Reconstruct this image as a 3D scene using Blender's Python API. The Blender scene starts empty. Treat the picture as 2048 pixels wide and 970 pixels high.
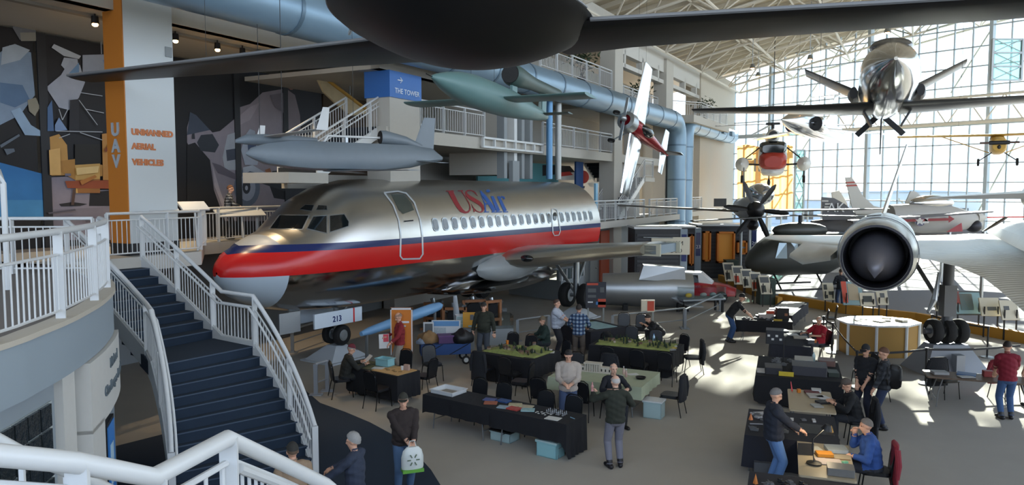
import bpy, bmesh, math, random
import numpy as np
from mathutils import Vector, Matrix, Euler, kdtree
from mathutils.bvhtree import BVHTree
random.seed(7)
SC = bpy.context.scene
COL = SC.collection
# ------------------------------------------------------------------ camera
CAMH, PITCH, FPX = 5.25, math.radians(4.0), 1500.0
cd = bpy.data.cameras.new('camera'); cam = bpy.data.objects.new('camera', cd); COL.objects.link(cam)
cd.sensor_fit = 'HORIZONTAL'; cd.sensor_width = 36.0; cd.lens = 36.0 * FPX / 2048.0
cd.clip_start = 0.1; cd.clip_end = 2000
cam.location = (0, 0, CAMH); cam.rotation_euler = (math.radians(90) - PITCH, 0, 0)
SC.camera = cam
# ------------------------------------------------------------------ world, sun, exposure
wd = bpy.data.worlds.new('world'); SC.world = wd; wd.use_nodes = True
nt = wd.node_tree; nt.nodes.clear()
# bright hazy winter sky: pale at the horizon, bluer above
tcw = nt.nodes.new('ShaderNodeTexCoord'); spw = nt.nodes.new('ShaderNodeSeparateXYZ'); rmp = nt.nodes.new('ShaderNodeValToRGB')
rmp.color_ramp.elements[0].position = 0.0; rmp.color_ramp.elements[0].color = (.80, .90, 1.0, 1)
rmp.color_ramp.elements[1].position = .7; rmp.color_ramp.elements[1].color = (.42, .62, 1.0, 1)
bg = nt.nodes.new('ShaderNodeBackground'); bg.inputs[1].default_value = 1.7
wo = nt.nodes.new('ShaderNodeOutputWorld')
nt.links.new(tcw.outputs['Generated'], spw.inputs[0]); nt.links.new(spw.outputs[2], rmp.inputs[0]); nt.links.new(rmp.outputs[0], bg.inputs[0]); nt.links.new(bg.outputs[0], wo.inputs[0])
sl = bpy.data.lights.new('sun', 'SUN'); sun = bpy.data.objects.new('sun', sl); COL.objects.link(sun)
sl.energy = 14.0; sl.angle = math.radians(0.6); sl.color = (1.0, 0.93, 0.82)
SUNDIR = Vector((0.43 * .94, 0.90 * .94, 0.318)).normalized()
sun.rotation_euler = SUNDIR.to_track_quat('Z', 'Y').to_euler()
sun.location = (30, 60, 40)
SC.view_settings.view_transform = 'Standard'; SC.view_settings.look = 'None'
SC.view_settings.exposure = 1.15; SC.view_settings.gamma = 1.0; SC.view_settings.use_curve_mapping = False
SC.cycles.use_denoising = True
SC.cycles.max_bounces = 8; SC.cycles.diffuse_bounces = 4; SC.cycles.transparent_max_bounces = 24
SC.cycles.sample_clamp_indirect = 6.0
SC.cycles.caustics_reflective = False; SC.cycles.caustics_refractive = False
# ------------------------------------------------------------------ helpers
def _ray(u, v):
    x = (u - 1024) / FPX; y = -(v - 485) / FPX
    c, s = math.cos(PITCH), math.sin(PITCH)
    return Vector((x, c + y * s, -s + y * c))
def PX(u, v, Y):
    d = _ray(u, v); return Vector((0, 0, CAMH)) + d * (Y / d.y)
def FL(u, v, z=0.0):
    d = _ray(u, v); return Vector((0, 0, CAMH)) + d * ((z - CAMH) / d.z)
def lin(h):
    if isinstance(h, str):
        h = h.lstrip('#'); c = [int(h[i:i + 2], 16) / 255 for i in (0, 2, 4)]
    else: c = list(h)
    return tuple((x / 12.92 if x <= .04045 else ((x + .055) / 1.055) ** 2.4) for x in c) + (1.0,)
MATS = {}
def mat(key, col='#888888', rough=.6, metal=0.0, noise=0.0, nscale=8.0, bump=0.0, bscale=40.0, emit=None, estr=1.0, spec=.5, alpha=None):
    if key in MATS: return MATS[key]
    m = bpy.data.materials.new(key); m.use_nodes = True; t = m.node_tree; b = t.nodes['Principled BSDF']
    c = lin(col); b.inputs['Base Color'].default_value = c
    b.inputs['Roughness'].default_value = rough; b.inputs['Metallic'].default_value = metal
    b.inputs['Specular IOR Level'].default_value = spec
    if noise > 0:
        tc = t.nodes.new('ShaderNodeTexCoord'); n = t.nodes.new('ShaderNodeTexNoise'); n.inputs['Scale'].default_value = nscale; n.inputs['Detail'].default_value = 4
        r = t.nodes.new('ShaderNodeMix'); r.data_type = 'RGBA'
        r.inputs[6].default_value = tuple(x * (1 - noise) for x in c[:3]) + (1,); r.inputs[7].default_value = tuple(min(1, x * (1 + noise)) for x in c[:3]) + (1,)
        t.links.new(tc.outputs['Object'], n.inputs['Vector']); t.links.new(n.outputs['Fac'], r.inputs[0]); t.links.new(r.outputs[2], b.inputs['Base Color'])
    if bump > 0:
        tc2 = t.nodes.new('ShaderNodeTexCoord'); n2 = t.nodes.new('ShaderNodeTexNoise'); n2.inputs['Scale'].default_value = bscale
        bp = t.nodes.new('ShaderNodeBump'); bp.inputs['Strength'].default_value = bump; bp.inputs['Distance'].default_value = .02
        t.links.new(tc2.outputs['Object'], n2.inputs['Vector']); t.links.new(n2.outputs['Fac'], bp.inputs['Height']); t.links.new(bp.outputs[0], b.inputs['Normal'])
    if emit: b.inputs['Emission Color'].default_value = lin(emit); b.inputs['Emission Strength'].default_value = estr
    MATS[key] = m; return m
def glassmat(key, tint=(.92, .97, .97), facing=.25, base=.06):
    if key in MATS: return MATS[key]
    m = bpy.data.materials.new(key); m.use_nodes = True; t = m.node_tree; t.nodes.clear()
    o = t.nodes.new('ShaderNodeOutputMaterial'); mx = t.nodes.new('ShaderNodeMixShader'); tr = t.nodes.new('ShaderNodeBsdfTransparent'); gl = t.nodes.new('ShaderNodeBsdfGlossy')
    tr.inputs[0].default_value = (*tint, 1); gl.inputs['Roughness'].default_value = .03
    lw = t.nodes.new('ShaderNodeLayerWeight'); lw.inputs[0].default_value = facing
    ma = t.nodes.new('ShaderNodeMath'); ma.operation = 'MULTIPLY_ADD'; ma.inputs[1].default_value = .5; ma.inputs[2].default_value = base
    t.links.new(lw.outputs['Fresnel'], ma.inputs[0]); t.links.new(ma.outputs[0], mx.inputs[0]); t.links.new(tr.outputs[0], mx.inputs[1]); t.links.new(gl.outputs[0], mx.inputs[2]); t.links.new(mx.outputs[0], o.inputs[0])
    MATS[key] = m; return m
def plaidmat(key, c1, c2, c3, s=14.0):
    if key in MATS: return MATS[key]
    m = bpy.data.materials.new(key); m.use_nodes = True; t = m.node_tree; b = t.nodes['Principled BSDF']; b.inputs['Roughness'].default_value = .9
    tc = t.nodes.new('ShaderNodeTexCoord'); sp = t.nodes.new('ShaderNodeSeparateXYZ'); t.links.new(tc.outputs['Object'], sp.inputs[0])
    outs = []
    for ax in (0, 2):
        mu = t.nodes.new('ShaderNodeMath'); mu.operation = 'MULTIPLY'; mu.inputs[1].default_value = s
        fr = t.nodes.new('ShaderNodeMath'); fr.operation = 'FRACT'; gt = t.nodes.new('ShaderNodeMath'); gt.operation = 'GREATER_THAN'; gt.inputs[1].default_value = .5
        t.links.new(sp.outputs[ax], mu.inputs[0]); t.links.new(mu.outputs[0], fr.inputs[0]); t.links.new(fr.outputs[0], gt.inputs[0]); outs.append(gt)
    ad = t.nodes.new('ShaderNodeMath'); ad.operation = 'ADD'; t.links.new(outs[0].outputs[0], ad.inputs[0]); t.links.new(outs[1].outputs[0], ad.inputs[1])
    dv = t.nodes.new('ShaderNodeMath'); dv.operation = 'MULTIPLY'; dv.inputs[1].default_value = .5; t.links.new(ad.outputs[0], dv.inputs[0])
    cr = t.nodes.new('ShaderNodeValToRGB'); cr.color_ramp.interpolation = 'CONSTANT'
    e = cr.color_ramp.elements; e[0].position = 0; e[0].color = lin(c1); e[1].position = .4; e[1].color = lin(c2); x = e.new(.8); x.color = lin(c3)
    t.links.new(dv.outputs[0], cr.inputs[0]); t.links.new(cr.outputs[0], b.inputs['Base Color']); MATS[key] = m; return m

class MB:
    def __init__(s, M=None): s.v = []; s.f = []; s.m = []; s.M = M or Matrix(); s.mi = 0
    def add(s, vs, fs, mi=None):
        o = len(s.v); s.v += [s.M @ Vector(p) for p in vs]; s.f += [[i + o for i in q] for q in fs]; s.m += [s.mi if mi is None else mi] * len(fs); return s
    def box(s, c, d, R=None, mi=None):
        x, y, z = d[0] / 2, d[1] / 2, d[2] / 2; c = Vector(c)
        vs = [Vector((a * x, b * y, e * z)) for e in (-1, 1) for a, b in ((-1, -1), (1, -1), (1, 1), (-1, 1))]
        if R is not None: vs = [R @ p for p in vs]
        return s.add([p + c for p in vs], [[3, 2, 1, 0], [4, 5, 6, 7], [0, 1, 5, 4], [1, 2, 6, 5], [2, 3, 7, 6], [3, 0, 4, 7]], mi)
    def bx(s, x0, x1, y0, y1, z0, z1, mi=None): return s.box(((x0 + x1) / 2, (y0 + y1) / 2, (z0 + z1) / 2), (abs(x1 - x0), abs(y1 - y0), abs(z1 - z0)), None, mi)
    def path(s, pts, r, n=8, closed=False, mi=None, flat=None, caps=True):
        P = [Vector(p) for p in pts]; k = len(P); rr = r if isinstance(r, (list, tuple)) else [r] * k; vs = []
        up0 = None
        for i, p in enumerate(P):
            a = P[(i - 1) % k] if (i > 0 or closed) else p; b = P[(i + 1) % k] if (i < k - 1 or closed) else p
            d1 = (p - a); d2 = (b - p); d = (d1.normalized() if d1.length > 1e-9 else Vector()) + (d2.normalized() if d2.length > 1e-9 else Vector())
            if d.length < 1e-6: d = d2 if d2.length > 0 else Vector((0, 0, 1))
            d.normalize()
            u = Vector((0, 0, 1)) if abs(d.z) < .95 else (up0 if up0 else Vector((0, 1, 0)))
            x = d.cross(u).normalized(); y = x.cross(d).normalized(); up0 = y
            sc = 1.0
            if d1.length > 1e-9 and d2.length > 1e-9:
                cs = max(.35, math.sqrt(max(0, (1 + d1.normalized().dot(d2.normalized())) / 2))); sc = 1 / cs if cs < .98 else 1
            for j in range(n):
                t = 2 * math.pi * (j + .5) / n; fy = flat if flat else 1
                vs.append(p + x * math.cos(t) * rr[i] * min(sc, 1.5) + y * math.sin(t) * rr[i] * fy)
        fs = []
        for i in range(k if closed else k - 1):
            i2 = (i + 1) % k
            for j in range(n): fs.append([i * n + j, i * n + (j + 1) % n, i2 * n + (j + 1) % n, i2 * n + j])
        if not closed and caps: fs.append(list(range(n))[::-1]); fs.append([(k - 1) * n + j for j in range(n)])
        return s.add(vs, fs, mi)
    def tube(s, a, b, r, r2=None, n=8, mi=None): return s.path([a, b], [r, r if r2 is None else r2], n, mi=mi)
    def lathe(s, prof, n=16, M=None, mi=None, arc=None):
        M = M or Matrix(); vs = []; k = len(prof)
        m = n if arc is None else n + 1
        for (r, z) in prof:
            for j in range(m):
                t = (2 * math.pi if arc is None else arc) * j / n; vs.append(M @ Vector((r * math.cos(t), r * math.sin(t), z)))
        fs = []
        for i in range(k - 1):
            for j in range(n):
                j2 = (j + 1) % n if arc is None else j + 1
                fs.append([i * m + j, i * m + j2, (i + 1) * m + j2, (i + 1) * m + j])
        return s.add(vs, fs, mi)
    def ell(s, c, r, nu=12, nv=8, R=None, mi=None):
        c = Vector(c); vs = []; fs = []
        for i in range(1, nv):
            p = math.pi * i / nv
            for j in range(nu):
                t = 2 * math.pi * j / nu; q = Vector((r[0] * math.sin(p) * math.cos(t), r[1] * math.sin(p) * math.sin(t), r[2] * math.cos(p)))
                vs.append(c + (R @ q if R is not None else q))
        a = Vector((0, 0, r[2])); a = R @ a if R is not None else a; vs += [c + a, c - a]; T = len(vs) - 2
        for i in range(nv - 2):
            for j in range(nu): fs.append([i * nu + j, (i + 1) * nu + j, (i + 1) * nu + (j + 1) % nu, i * nu + (j + 1) % nu])
        for j in range(nu): fs.append([T, j, (j + 1) % nu]); fs.append([T + 1, (nv - 2) * nu + (j + 1) % nu, (nv - 2) * nu + j])
        return s.add(vs, fs, mi)
    def prism(s, poly, h, M=None, mi=None):
        M = M or Matrix(); n = len(poly)
        a = sum(poly[i][0] * poly[(i + 1) % n][1] - poly[(i + 1) % n][0] * poly[i][1] for i in range(n))
        if a < 0: poly = poly[::-1]
        vs = [M @ Vector((x, y, 0)) for x, y in poly] + [M @ Vector((x, y, h)) for x, y in poly]
        fs = [list(range(n))[::-1], list(range(n, 2 * n))] + [[i, (i + 1) % n, n + (i + 1) % n, n + i] for i in range(n)]
        if h < 0: fs = [q[::-1] for q in fs]
        return s.add(vs, fs, mi)
    def loft(s, rings, caps=True, mi=None, closed=True):
        n = len(rings[0]); vs = [p for r in rings for p in r]; fs = []
        for i in range(len(rings) - 1):
            for j in range(n if closed else n - 1): fs.append([i * n + j, i * n + (j + 1) % n, (i + 1) * n + (j + 1) % n, (i + 1) * n + j])
        if caps: fs.append(list(range(n))[::-1]); fs.append([(len(rings) - 1) * n + j for j in range(n)])
        return s.add(vs, fs, mi)
    def build(s, name, mats=None, parent=None, smooth=False, fix=True):
        me = bpy.data.meshes.new(name); me.from_pydata([tuple(p) for p in s.v], [], s.f)
        for m in (mats if isinstance(mats, (list, tuple)) else [mats]):
            if m: me.materials.append(m)
        if len(me.materials) > 1: me.polygons.foreach_set('material_index', s.m)
        if fix:
            bm = bmesh.new(); bm.from_mesh(me); bmesh.ops.remove_doubles(bm, verts=bm.verts, dist=1e-5); bmesh.ops.recalc_face_normals(bm, faces=bm.faces); bm.to_mesh(me); bm.free()
        if smooth:
            me.polygons.foreach_set('use_smooth', [True] * len(me.polygons))
            try: me.set_sharp_from_angle(angle=math.radians(42))
            except Exception: pass
        me.update(); return link(name, me, parent)
def link(name, me, parent=None, loc=None, rot=None, scale=None):
    o = bpy.data.objects.new(name, me); COL.objects.link(o)
    if parent: o.parent = parent
    if loc is not None: o.location = loc
    if rot is not None: o.rotation_euler = rot
    if scale is not None: o.scale = scale
    return o
def T(name, label, cat, loc=(0, 0, 0), rz=0.0, group=None, kind=None):
    o = link(name, None, None, loc, (0, 0, rz)); return tag(o, label, cat, group, kind)
def tag(o, label=None, cat=None, group=None, kind=None):
    if label: o['label'] = label
    if cat: o['category'] = cat
    if group: o['group'] = group
    if kind: o['kind'] = kind
    return o
def copy_tree(o, parent=None):
    c = o.copy(); COL.objects.link(c); c.parent = parent
    for ch in o.children: copy_tree(ch, c)
    return c
def frame(origin, rz): return Matrix.Translation(Vector(origin)) @ Matrix.Rotation(rz, 4, 'Z')
def textmesh(body, size, name, m, parent=None, M=None, depth=.01, align='CENTER', bold=0.0):
    cu = bpy.data.curves.new(name, 'FONT'); cu.body = body; cu.size = size; cu.extrude = depth; cu.align_x = align; cu.offset = bold; cu.resolution_u = 3
    to = bpy.data.objects.new('t', cu); COL.objects.link(to)
    me = bpy.data.meshes.new_from_object(to.evaluated_get(bpy.context.evaluated_depsgraph_get())); bpy.data.objects.remove(to); bpy.data.curves.remove(cu)
    me.name = name; me.materials.clear(); me.materials.append(m)
    if M is not None: me.transform(M)
    return link(name, me, parent)
def plane_M(o, x, y):
    x = Vector(x).normalized(); y = Vector(y); y = (y - x * y.dot(x)).normalized(); z = x.cross(y)
    return Matrix(((x.x, y.x, z.x, o[0]), (x.y, y.y, z.y, o[1]), (x.z, y.z, z.z, o[2]), (0, 0, 0, 1)))
# palette
white = mat('white_paint', '#c9cbcb', .35)
whitewall = mat('white_wall', '#c4c2bc', .8, noise=.04)
cream = mat('cream_wall', '#b9b1a3', .8, noise=.04)
greywall = mat('grey_wall', '#8e9497', .7, noise=.03)
black = mat('black_plastic', '#0d0d0f', .5)
blackcloth = mat('black_cloth', '#101116', .9, bump=.2, bscale=60)
dark = mat('dark_metal', '#1a1a1c', .45, .3)
steel = mat('steel', '#9aa0a4', .3, .9)
chrome = mat('polished_aluminium', '#c3c5c8', .14, 1.0, noise=.06, nscale=1.2, bump=.12, bscale=2.2)
alum = mat('dull_aluminium', '#a7abae', .38, .85, noise=.08, nscale=2)
rubber = mat('tyre_rubber', '#141415', .85)
glass = glassmat('window_glass')
dglass = mat('dark_glass', '#14191c', .06, .0, spec=.8)
orange = mat('orange_paint', '#c2701f', .6)
# ------------------------------------------------------------------ setting: floor, roof, walls
C0 = Vector((20.6, 70, 0)); MF = frame(C0, math.atan2(-.88, -.475)); MW = frame(C0, math.atan2(-.75, .66))
def FW(t, d, z): return MF @ Vector((t, d, z))
def roofz(d): return 13.9 + .22 * d
def S(mb, name, m, label=None, smooth=False):
    o = mb.build(name, m, None, smooth); return tag(o, label, None, None, 'structure')
carpet = mat('grey_carpet', '#a09a90', .95, noise=.06, nscale=1.5, bump=.25, bscale=300)
navy = mat('navy_carpet', '#1b2a3b', .95, noise=.08, nscale=3, bump=.2, bscale=200)
S(MB().bx(-40, 70, -12, 78, -.2, 0), 'floor', carpet, 'grey carpeted gallery floor')
cpts = [FL(u, v) for u, v in ((612, 782), (640, 806), (690, 824), (740, 845), (790, 872), (830, 905), (862, 940), (890, 985), (905, 1030))]
poly = [(p.x, p.y) for p in cpts] + [(-1.6, 9.5), (-8, 9.5), (-8.2, 15), (-6.3, 17.3)]
S(MB().prism(poly, .006), 'floor_carpet', navy, 'navy blue carpet zone at the foot of the stairs')
S(MB().bx(-40, 55, -9.4, -9, 0, 5), 'wall_back', whitewall, 'plain wall behind the viewpoint')
S(MB(MF).bx(-3, 90, -9.6, -9.3, 0, 14), 'wall_left', cream, 'cream wall at the back of the galleries')
S(MB().bx(-40, 140, 79, 400, -1.4, -1.2), 'floor_outside', mat('apron', '#9a9a98', .9), 'pale concrete apron outside the glass')
# roof deck: a slab following the truss slope
deck = mat('roof_deck', '#b8ad98', .8, noise=.08, nscale=.6)
mb = MB(MF); z0, z1 = roofz(-10) + 2.1, roofz(60) + 2.1
mb.add([(-1, -10, z0), (85, -10, z0), (85, 60, z1), (-1, 60, z1), (-1, -10, z0 + .3), (85, -10, z0 + .3), (85, 60, z1 + .3), (-1, 60, z1 + .3)],
       [[3, 2, 1, 0], [4, 5, 6, 7], [0, 1, 5, 4], [1, 2, 6, 5], [2, 3, 7, 6], [3, 0, 4, 7]])
S(mb, 'ceiling', deck, 'beige roof deck above the space frame')
mb = MB(MF)
for i in range(46):
    t = 2 + i * 1.5
    mb.add([(t, -2, roofz(-2) + 1.86), (t + .1, -2, roofz(-2) + 1.86), (t + .1, 40, roofz(40) + 1.86), (t, 40, roofz(40) + 1.86), (t, -2, roofz(-2) + 2.1), (t + .1, -2, roofz(-2) + 2.1), (t + .1, 40, roofz(40) + 2.1), (t, 40, roofz(40) + 2.1)],
           [[3, 2, 1, 0], [0, 1, 5, 4], [1, 2, 6, 5], [2, 3, 7, 6], [3, 0, 4, 7]])
pur = S(mb, 'ceiling_purlins', mat('purlin', '#cfc7b6', .7), 'thin pale roof purlins'); pur['kind'] = 'stuff'
# space frame
tr = T('roof_space_frame', 'white tubular space frame truss under the sloping roof', None, kind='structure')
tmat = mat('truss_paint', '#cfc8ba', .6)
unit = MB().tube((0, 0, 0), (0, 0, 1), 1, n=6).build('strut', tmat); um = unit.data; bpy.data.objects.remove(unit)
mod = 4.6; mem = []
def tn(i, j): return FW(1 + i * mod, .6 + j * mod, roofz(.6 + j * mod))
def tp(i, j): d = .6 + (j + .5) * mod; return FW(1 + (i + .5) * mod, d, roofz(d) + 1.85)
for i in range(13):
    for j in range(9):
        a = tn(i, j)
        mem += [(a, tn(i + 1, j), .085), (a, tn(i, j + 1), .085)]
        p = tp(i, j); mem += [(p, tp(i + 1, j), .07), (p, tp(i, j + 1), .07)]
        mem += [(p, q, .06) for q in (a, tn(i + 1, j), tn(i, j + 1), tn(i + 1, j + 1))]
def pxlen(a, b):
    def pj(p):
        y = p.y - 0; return ((p.x / max(y, .5)), (p.z - CAMH) / max(y, .5))
    if a.y < 5 or b.y < 5: return 0
    A, B = pj(a), pj(b); m = ((A[0] + B[0]) / 2, (A[1] + B[1]) / 2)
    if m[0] < 0.05 or m[0] > .72 or m[1] > .28: return 0
    return math.dist(A, B)
mem.sort(key=lambda s: -pxlen(s[0], s[1]))
for a, b, r in mem[:300]:
    d = b - a; link('strut', um, tr, a, d.to_track_quat('Z', 'Y').to_euler(), (r, r, d.length))
mb = MB()
for a, b, r in mem[300:]: mb.tube(a, b, r, n=5)
tag(mb.build('struts_beyond', tmat, tr), kind='stuff')
# ------------------------------------------------------------------ glass wall
ww = T('window_1', 'tall gridded glass curtain wall at the far end of the gallery', None, kind='structure')
mull = mat('mullion', '#a9b3b9', .5, .2)
def wtop(x): return 13.9 + .206 * x + 1.9
pm = MB().bx(0, 1.22, -.012, .012, 0, 1.4).build('pane', glass); pmd = pm.data; bpy.data.objects.remove(pm)
vm = MB().bx(-.036, .036, -.1, .1, 0, 1).build('m', mull); vmd = vm.data; bpy.data.objects.remove(vm)
rW = (0, 0, math.atan2(-.75, .66)); NX = 23
for i in range(NX + 1):
    x = i * 1.22; th = 3.2 if i in (3, 10, 17) else 1.0
    link('mullion', vmd, ww, MW @ Vector((x, 0, 0)), rW, (th, th, wtop(x)))
zs = [.2 + 1.4 * k for k in range(16)]
for k, z in enumerate(zs):
    x0 = max(0, (z - 15.8) / .206)
    if x0 > NX * 1.22: continue
    hm = MB().bx(x0, NX * 1.22, -.1, .1, z - .04, z + (.3 if k == 7 else .04)).build('transom', mull, ww)
    hm.location = C0; hm.rotation_euler = rW
for i in range(NX):
    for k in range(15):
        if k < 1 or zs[k] + 1.4 > wtop(i * 1.22): continue
        link('pane', pmd, ww, MW @ Vector((i * 1.22, 0, zs[k])), rW)
# top wedge panes and the run of the wall beyond the frame (one part each)
mb = MB(MW)
for i in range(NX):
    x = i * 1.22; k = int((wtop(x) - .2) / 1.4); mb.add([(x, 0, zs[k]), (x + 1.22, 0, zs[k]), (x + 1.22, 0, wtop(x + 1.22)), (x, 0, wtop(x))], [[0, 1, 2, 3]])
mb.add([(NX * 1.22, 0, 0), (58, 0, 0), (58, 0, wtop(58)), (NX * 1.22, 0, wtop(NX * 1.22))], [[0, 1, 2, 3]])
mb.build('glazing_beyond', glass, ww)
mb = MB(MW)
for i in range(int(30 / 1.22)):
    x = (NX + 1 + i) * 1.22; mb.bx(x - .05, x + .05, -.1, .1, 0, wtop(x))
for z in zs + [22.6, 24]: mb.bx(NX * 1.22, 58, -.08, .08, z - .04, z + .04)
tag(mb.build('mullions_beyond', mull, ww), kind='stuff')
# horizontal wind truss and diagonal bracing behind the glass
br = T('trim_1', 'pale steel wind truss and braces standing against the glass', None, kind='structure')
for k in range(12):
    x = 6 + k * 2.44; a = MW @ Vector((x, -.7, 10.1)); b = MW @ Vector((x + 1.22, -.7, 12)); c = MW @ Vector((x + 2.44, -.7, 10.1))
    for p, q in ((a, b), (b, c)): d = q - p; link('brace', um, br, p, d.to_track_quat('Z', 'Y').to_euler(), (.05, .05, d.length))
for z, y, r in ((10.1, -.7, .1), (12, -.7, .1), (10.1, -1.9, .07)):
    p, q = MW @ Vector((4, y, z)), MW @ Vector((34, y, z)); d = q - p; link('chord', um, br, p, d.to_track_quat('Z', 'Y').to_euler(), (r, r, d.length))
for x, z0, z1, dx in ((2, 2, 9.6, 5), (9, 4, .3, 5), (16, 4.6, .6, 5), (14.5, 4.6, .6, 4), (19, 1, 9, 3.5), (24, .5, 9, 3), (24, 9, .5, 3), (6, 12, 17, 3.5), (18, 12.5, 18.5, 3.5), (12, 17, 12.4, 4)):
    p, q = MW @ Vector((x, .5, z0)), MW @ Vector((x + dx, .5, z1)); d = q - p; link('brace', um, br, p, d.to_track_quat('Z', 'Y').to_euler(), (.06, .06, d.length))
# green tinted glass tower strips with braces
gt = glassmat('green_glass', (.55, .85, .8), .3, .1)
for k, (u0, u1, v0, v1, Y) in enumerate(((1588, 1610, 300, 425, 57), (1983, 2046, 78, 160, 44))):
    a, b = PX(u0, v1, Y), PX(u1, v0, Y); t_ = T('glass_shaft', ('narrow green tinted glass shaft with crossed braces beside the orange banner', 'green tinted glass box high on the right glass wall')[k], 'glass shaft', (0, 0, 0))
    MB().bx(a.x, b.x, Y, Y + .06, a.z, b.z).build('pane', gt, t_)
    fr = MB()
    for x in (a.x, b.x): fr.bx(x - .06, x + .06, Y - .06, Y + .12, a.z - (a.z if k == 0 else 0), b.z)
    for j in range(4): z = a.z + (b.z - a.z) * j / 3; fr.bx(a.x, b.x, Y - .05, Y + .1, z - .04, z + .04)
    for j in range(3):
        zA, zB = a.z + (b.z - a.z) * j / 3, a.z + (b.z - a.z) * (j + 1) / 3
        fr.tube((a.x, Y - .04, zA), (b.x, Y - .04, zB), .03, n=5); fr.tube((b.x, Y - .04, zA), (a.x, Y - .04, zB), .03, n=5)
    fr.build('frame', mull, t_)
# far buildings outside
for k, (x, y, w, h, c, lb) in enumerate(((52, 150, 26, 4.5, '#b4b8be', 'low grey hangar far outside the glass wall'), (85, 165, 30, 6, '#c2c0bb', 'pale long hangar far outside the glass, right of the grey one'))):
    b = T('far_hangar', lb, 'building', (x, y, -1.2)); MB().bx(-w / 2, w / 2, -5, 5, 0, h).build('wall', mat('hang%d' % k, c, .8), b)
    MB().prism([(-w / 2 - .5, h), (w / 2 + .5, h), (0, h + .5)], 10.5, Matrix.Translation((0, 5.2, 0)) @ Matrix.Rotation(math.pi / 2, 4, 'X')).build('roof', mat('hroof', '#aab0b8', .7), b)
    for j in range(5): MB().bx(-w / 2 + 2 + j * w / 5.2, -w / 2 + 4.2 + j * w / 5.2, -5.08, -5, .8, 2.6).build('window', dglass, b)
# ------------------------------------------------------------------ balcony building on the left
def FB(name, m, boxes, label=None):
    mb = MB(MF)
    for b in boxes: mb.bx(*b)
    return S(mb, name, m, label)
ccol = mat('concrete_white', '#b7b3aa', .8, noise=.03)
ME = [FW(61.2, -1.3, 0), FW(58.05, -1.3, 0), Vector((-9.3, 22.6, 0)), Vector((-7.6, 26, 0)), FW(46, -4, 0), FW(37.2, -4, 0), FW(37.2, 1.2, 0), FW(22, 1.2, 0), FW(22, -9.3, 0), FW(75, -9.3, 0), FW(75, -1.3, 0)]
S(MB().prism([(p.x, p.y) for p in ME], .35, Matrix.Translation((0, 0, 3.3))), 'floor_second', ccol, 'second level floor slab')
FB('floor_second_carpet', mat('gallery_carpet', '#6f6a66', .95, noise=.05), [(54, 75, -9.3, -5, 3.65, 3.66)], 'grey carpet on the second level')
FB('floor_third', ccol, [(22, 50.2, -9.3, 0, 6.85, 7.3), (50.2, 51.9, -3, 0, 6.85, 7.3)], 'third level balcony slab')
FB('floor_fourth', ccol, [(43, 52.2, -9.3, 0, 9.1, 9.25), (43, 52.2, -.35, 0, 9.1, 10.6), (52.2, 80, -9.3, -2, 9.55, 9.7), (52.2, 80, -2.3, -1.95, 9.55, 10.95), (43, 80, -9.3, -2.2, 10.6, 10.95), (30.6, 41, -9.3, .0, 10.25, 10.8), (20, 30.6, -9.3, -.4, 10.0, 10.4), (9, 20, -5, 1.5, 9.9, 10.4)], 'fourth level balcony slabs and deep white fascia')
FB('wall_gallery_top', whitewall, [(9, 31, -.5, -.1, 13.1, 14.4), (9, 31, -.5, -.1, 12.35, 12.6), (31, 80, -.5, -.1, 13.2, 15)] + [(t, t + .25, -.5, -.1, 12.35, 13.4) for t in (10, 13.2, 16.4, 19.6, 22.8, 26, 29.2)], 'white clerestory band under the roof')
FB('wall_gallery_inner', whitewall, [(9, 43, -5.3, -5, 3.65, 13.4), (26, 45, -5.6, -5, 0, 3.3)], 'cream inner gallery wall')
FB('wall_gallery_end', cream, [(0, 12.4, -1.2, 0, 0, 15), (12.4, 20.3, -2.2, -2, 0, 9.9)], 'tall cream end wall beside the glass')
FB('wall_ground', greywall, [(22, 38, -.4, -.2, 0, 3.25), (45, 60, -6, -5.7, 0, 3.3)], 'pale ground level wall under the walkway')
for k, (t0, t1, d0, d1, z0, z1, lb) in enumerate(((50.1, 51.76, -.9, .05, 3.65, 9.1, 'white square column carrying the blue tower sign'), (30.2, 31.5, -.8, .1, 0, 14, 'white column between the upper balconies'), (20.2, 21.8, -.8, .1, 0, 14, 'white column left of the vertical blue duct'), (25.6, 26.4, -1.2, -.4, 3.65, 10.3, 'slim column behind the far staircase'))):
    tag(MB(MF).bx(t0, t1, d0, d1, z0, z1).build('trim_%d' % (k + 2), ccol), lb, None, None, 'structure')
# elevator tower
ev = T('trim_7', 'white lift tower with grey steel channels', None, kind='structure')
MB(MF).bx(41, 43.6, -3, -.6, 5.9, 10.5).build('shaft', ccol, ev)
for t in (43.5, 42.6, 41.9, 41.1): MB(MF).bx(t - .16, t + .1, -.6, -.25, 5.75, 10.5).build('channel', greywall if t != 42.6 else white, ev)
MB(MF).bx(42.5, 43.1, -.3, -.1, 5.6, 6.5).build('junction_box', greywall, ev)
lf = MB(MF)
for z in (6.9, 7.25): lf.bx(40.7, 46, .1, .2, z, z + .08)
for k in range(7): lf.bx(40.7 + k * .88, 40.78 + k * .88, .1, .2, 6.9, 7.3)
lf.build('lattice_beam', white, ev)
for t, c in ((40.55, '#5d8cb4'), (39.6, '#a8aaa8')):
    p = FW(t, .4, 5.75); MB().tube(p, (p.x, p.y, 10.6), .15, n=10).build('mast', mat('mast' + c, c, .4, .3), ev, True)
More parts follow.
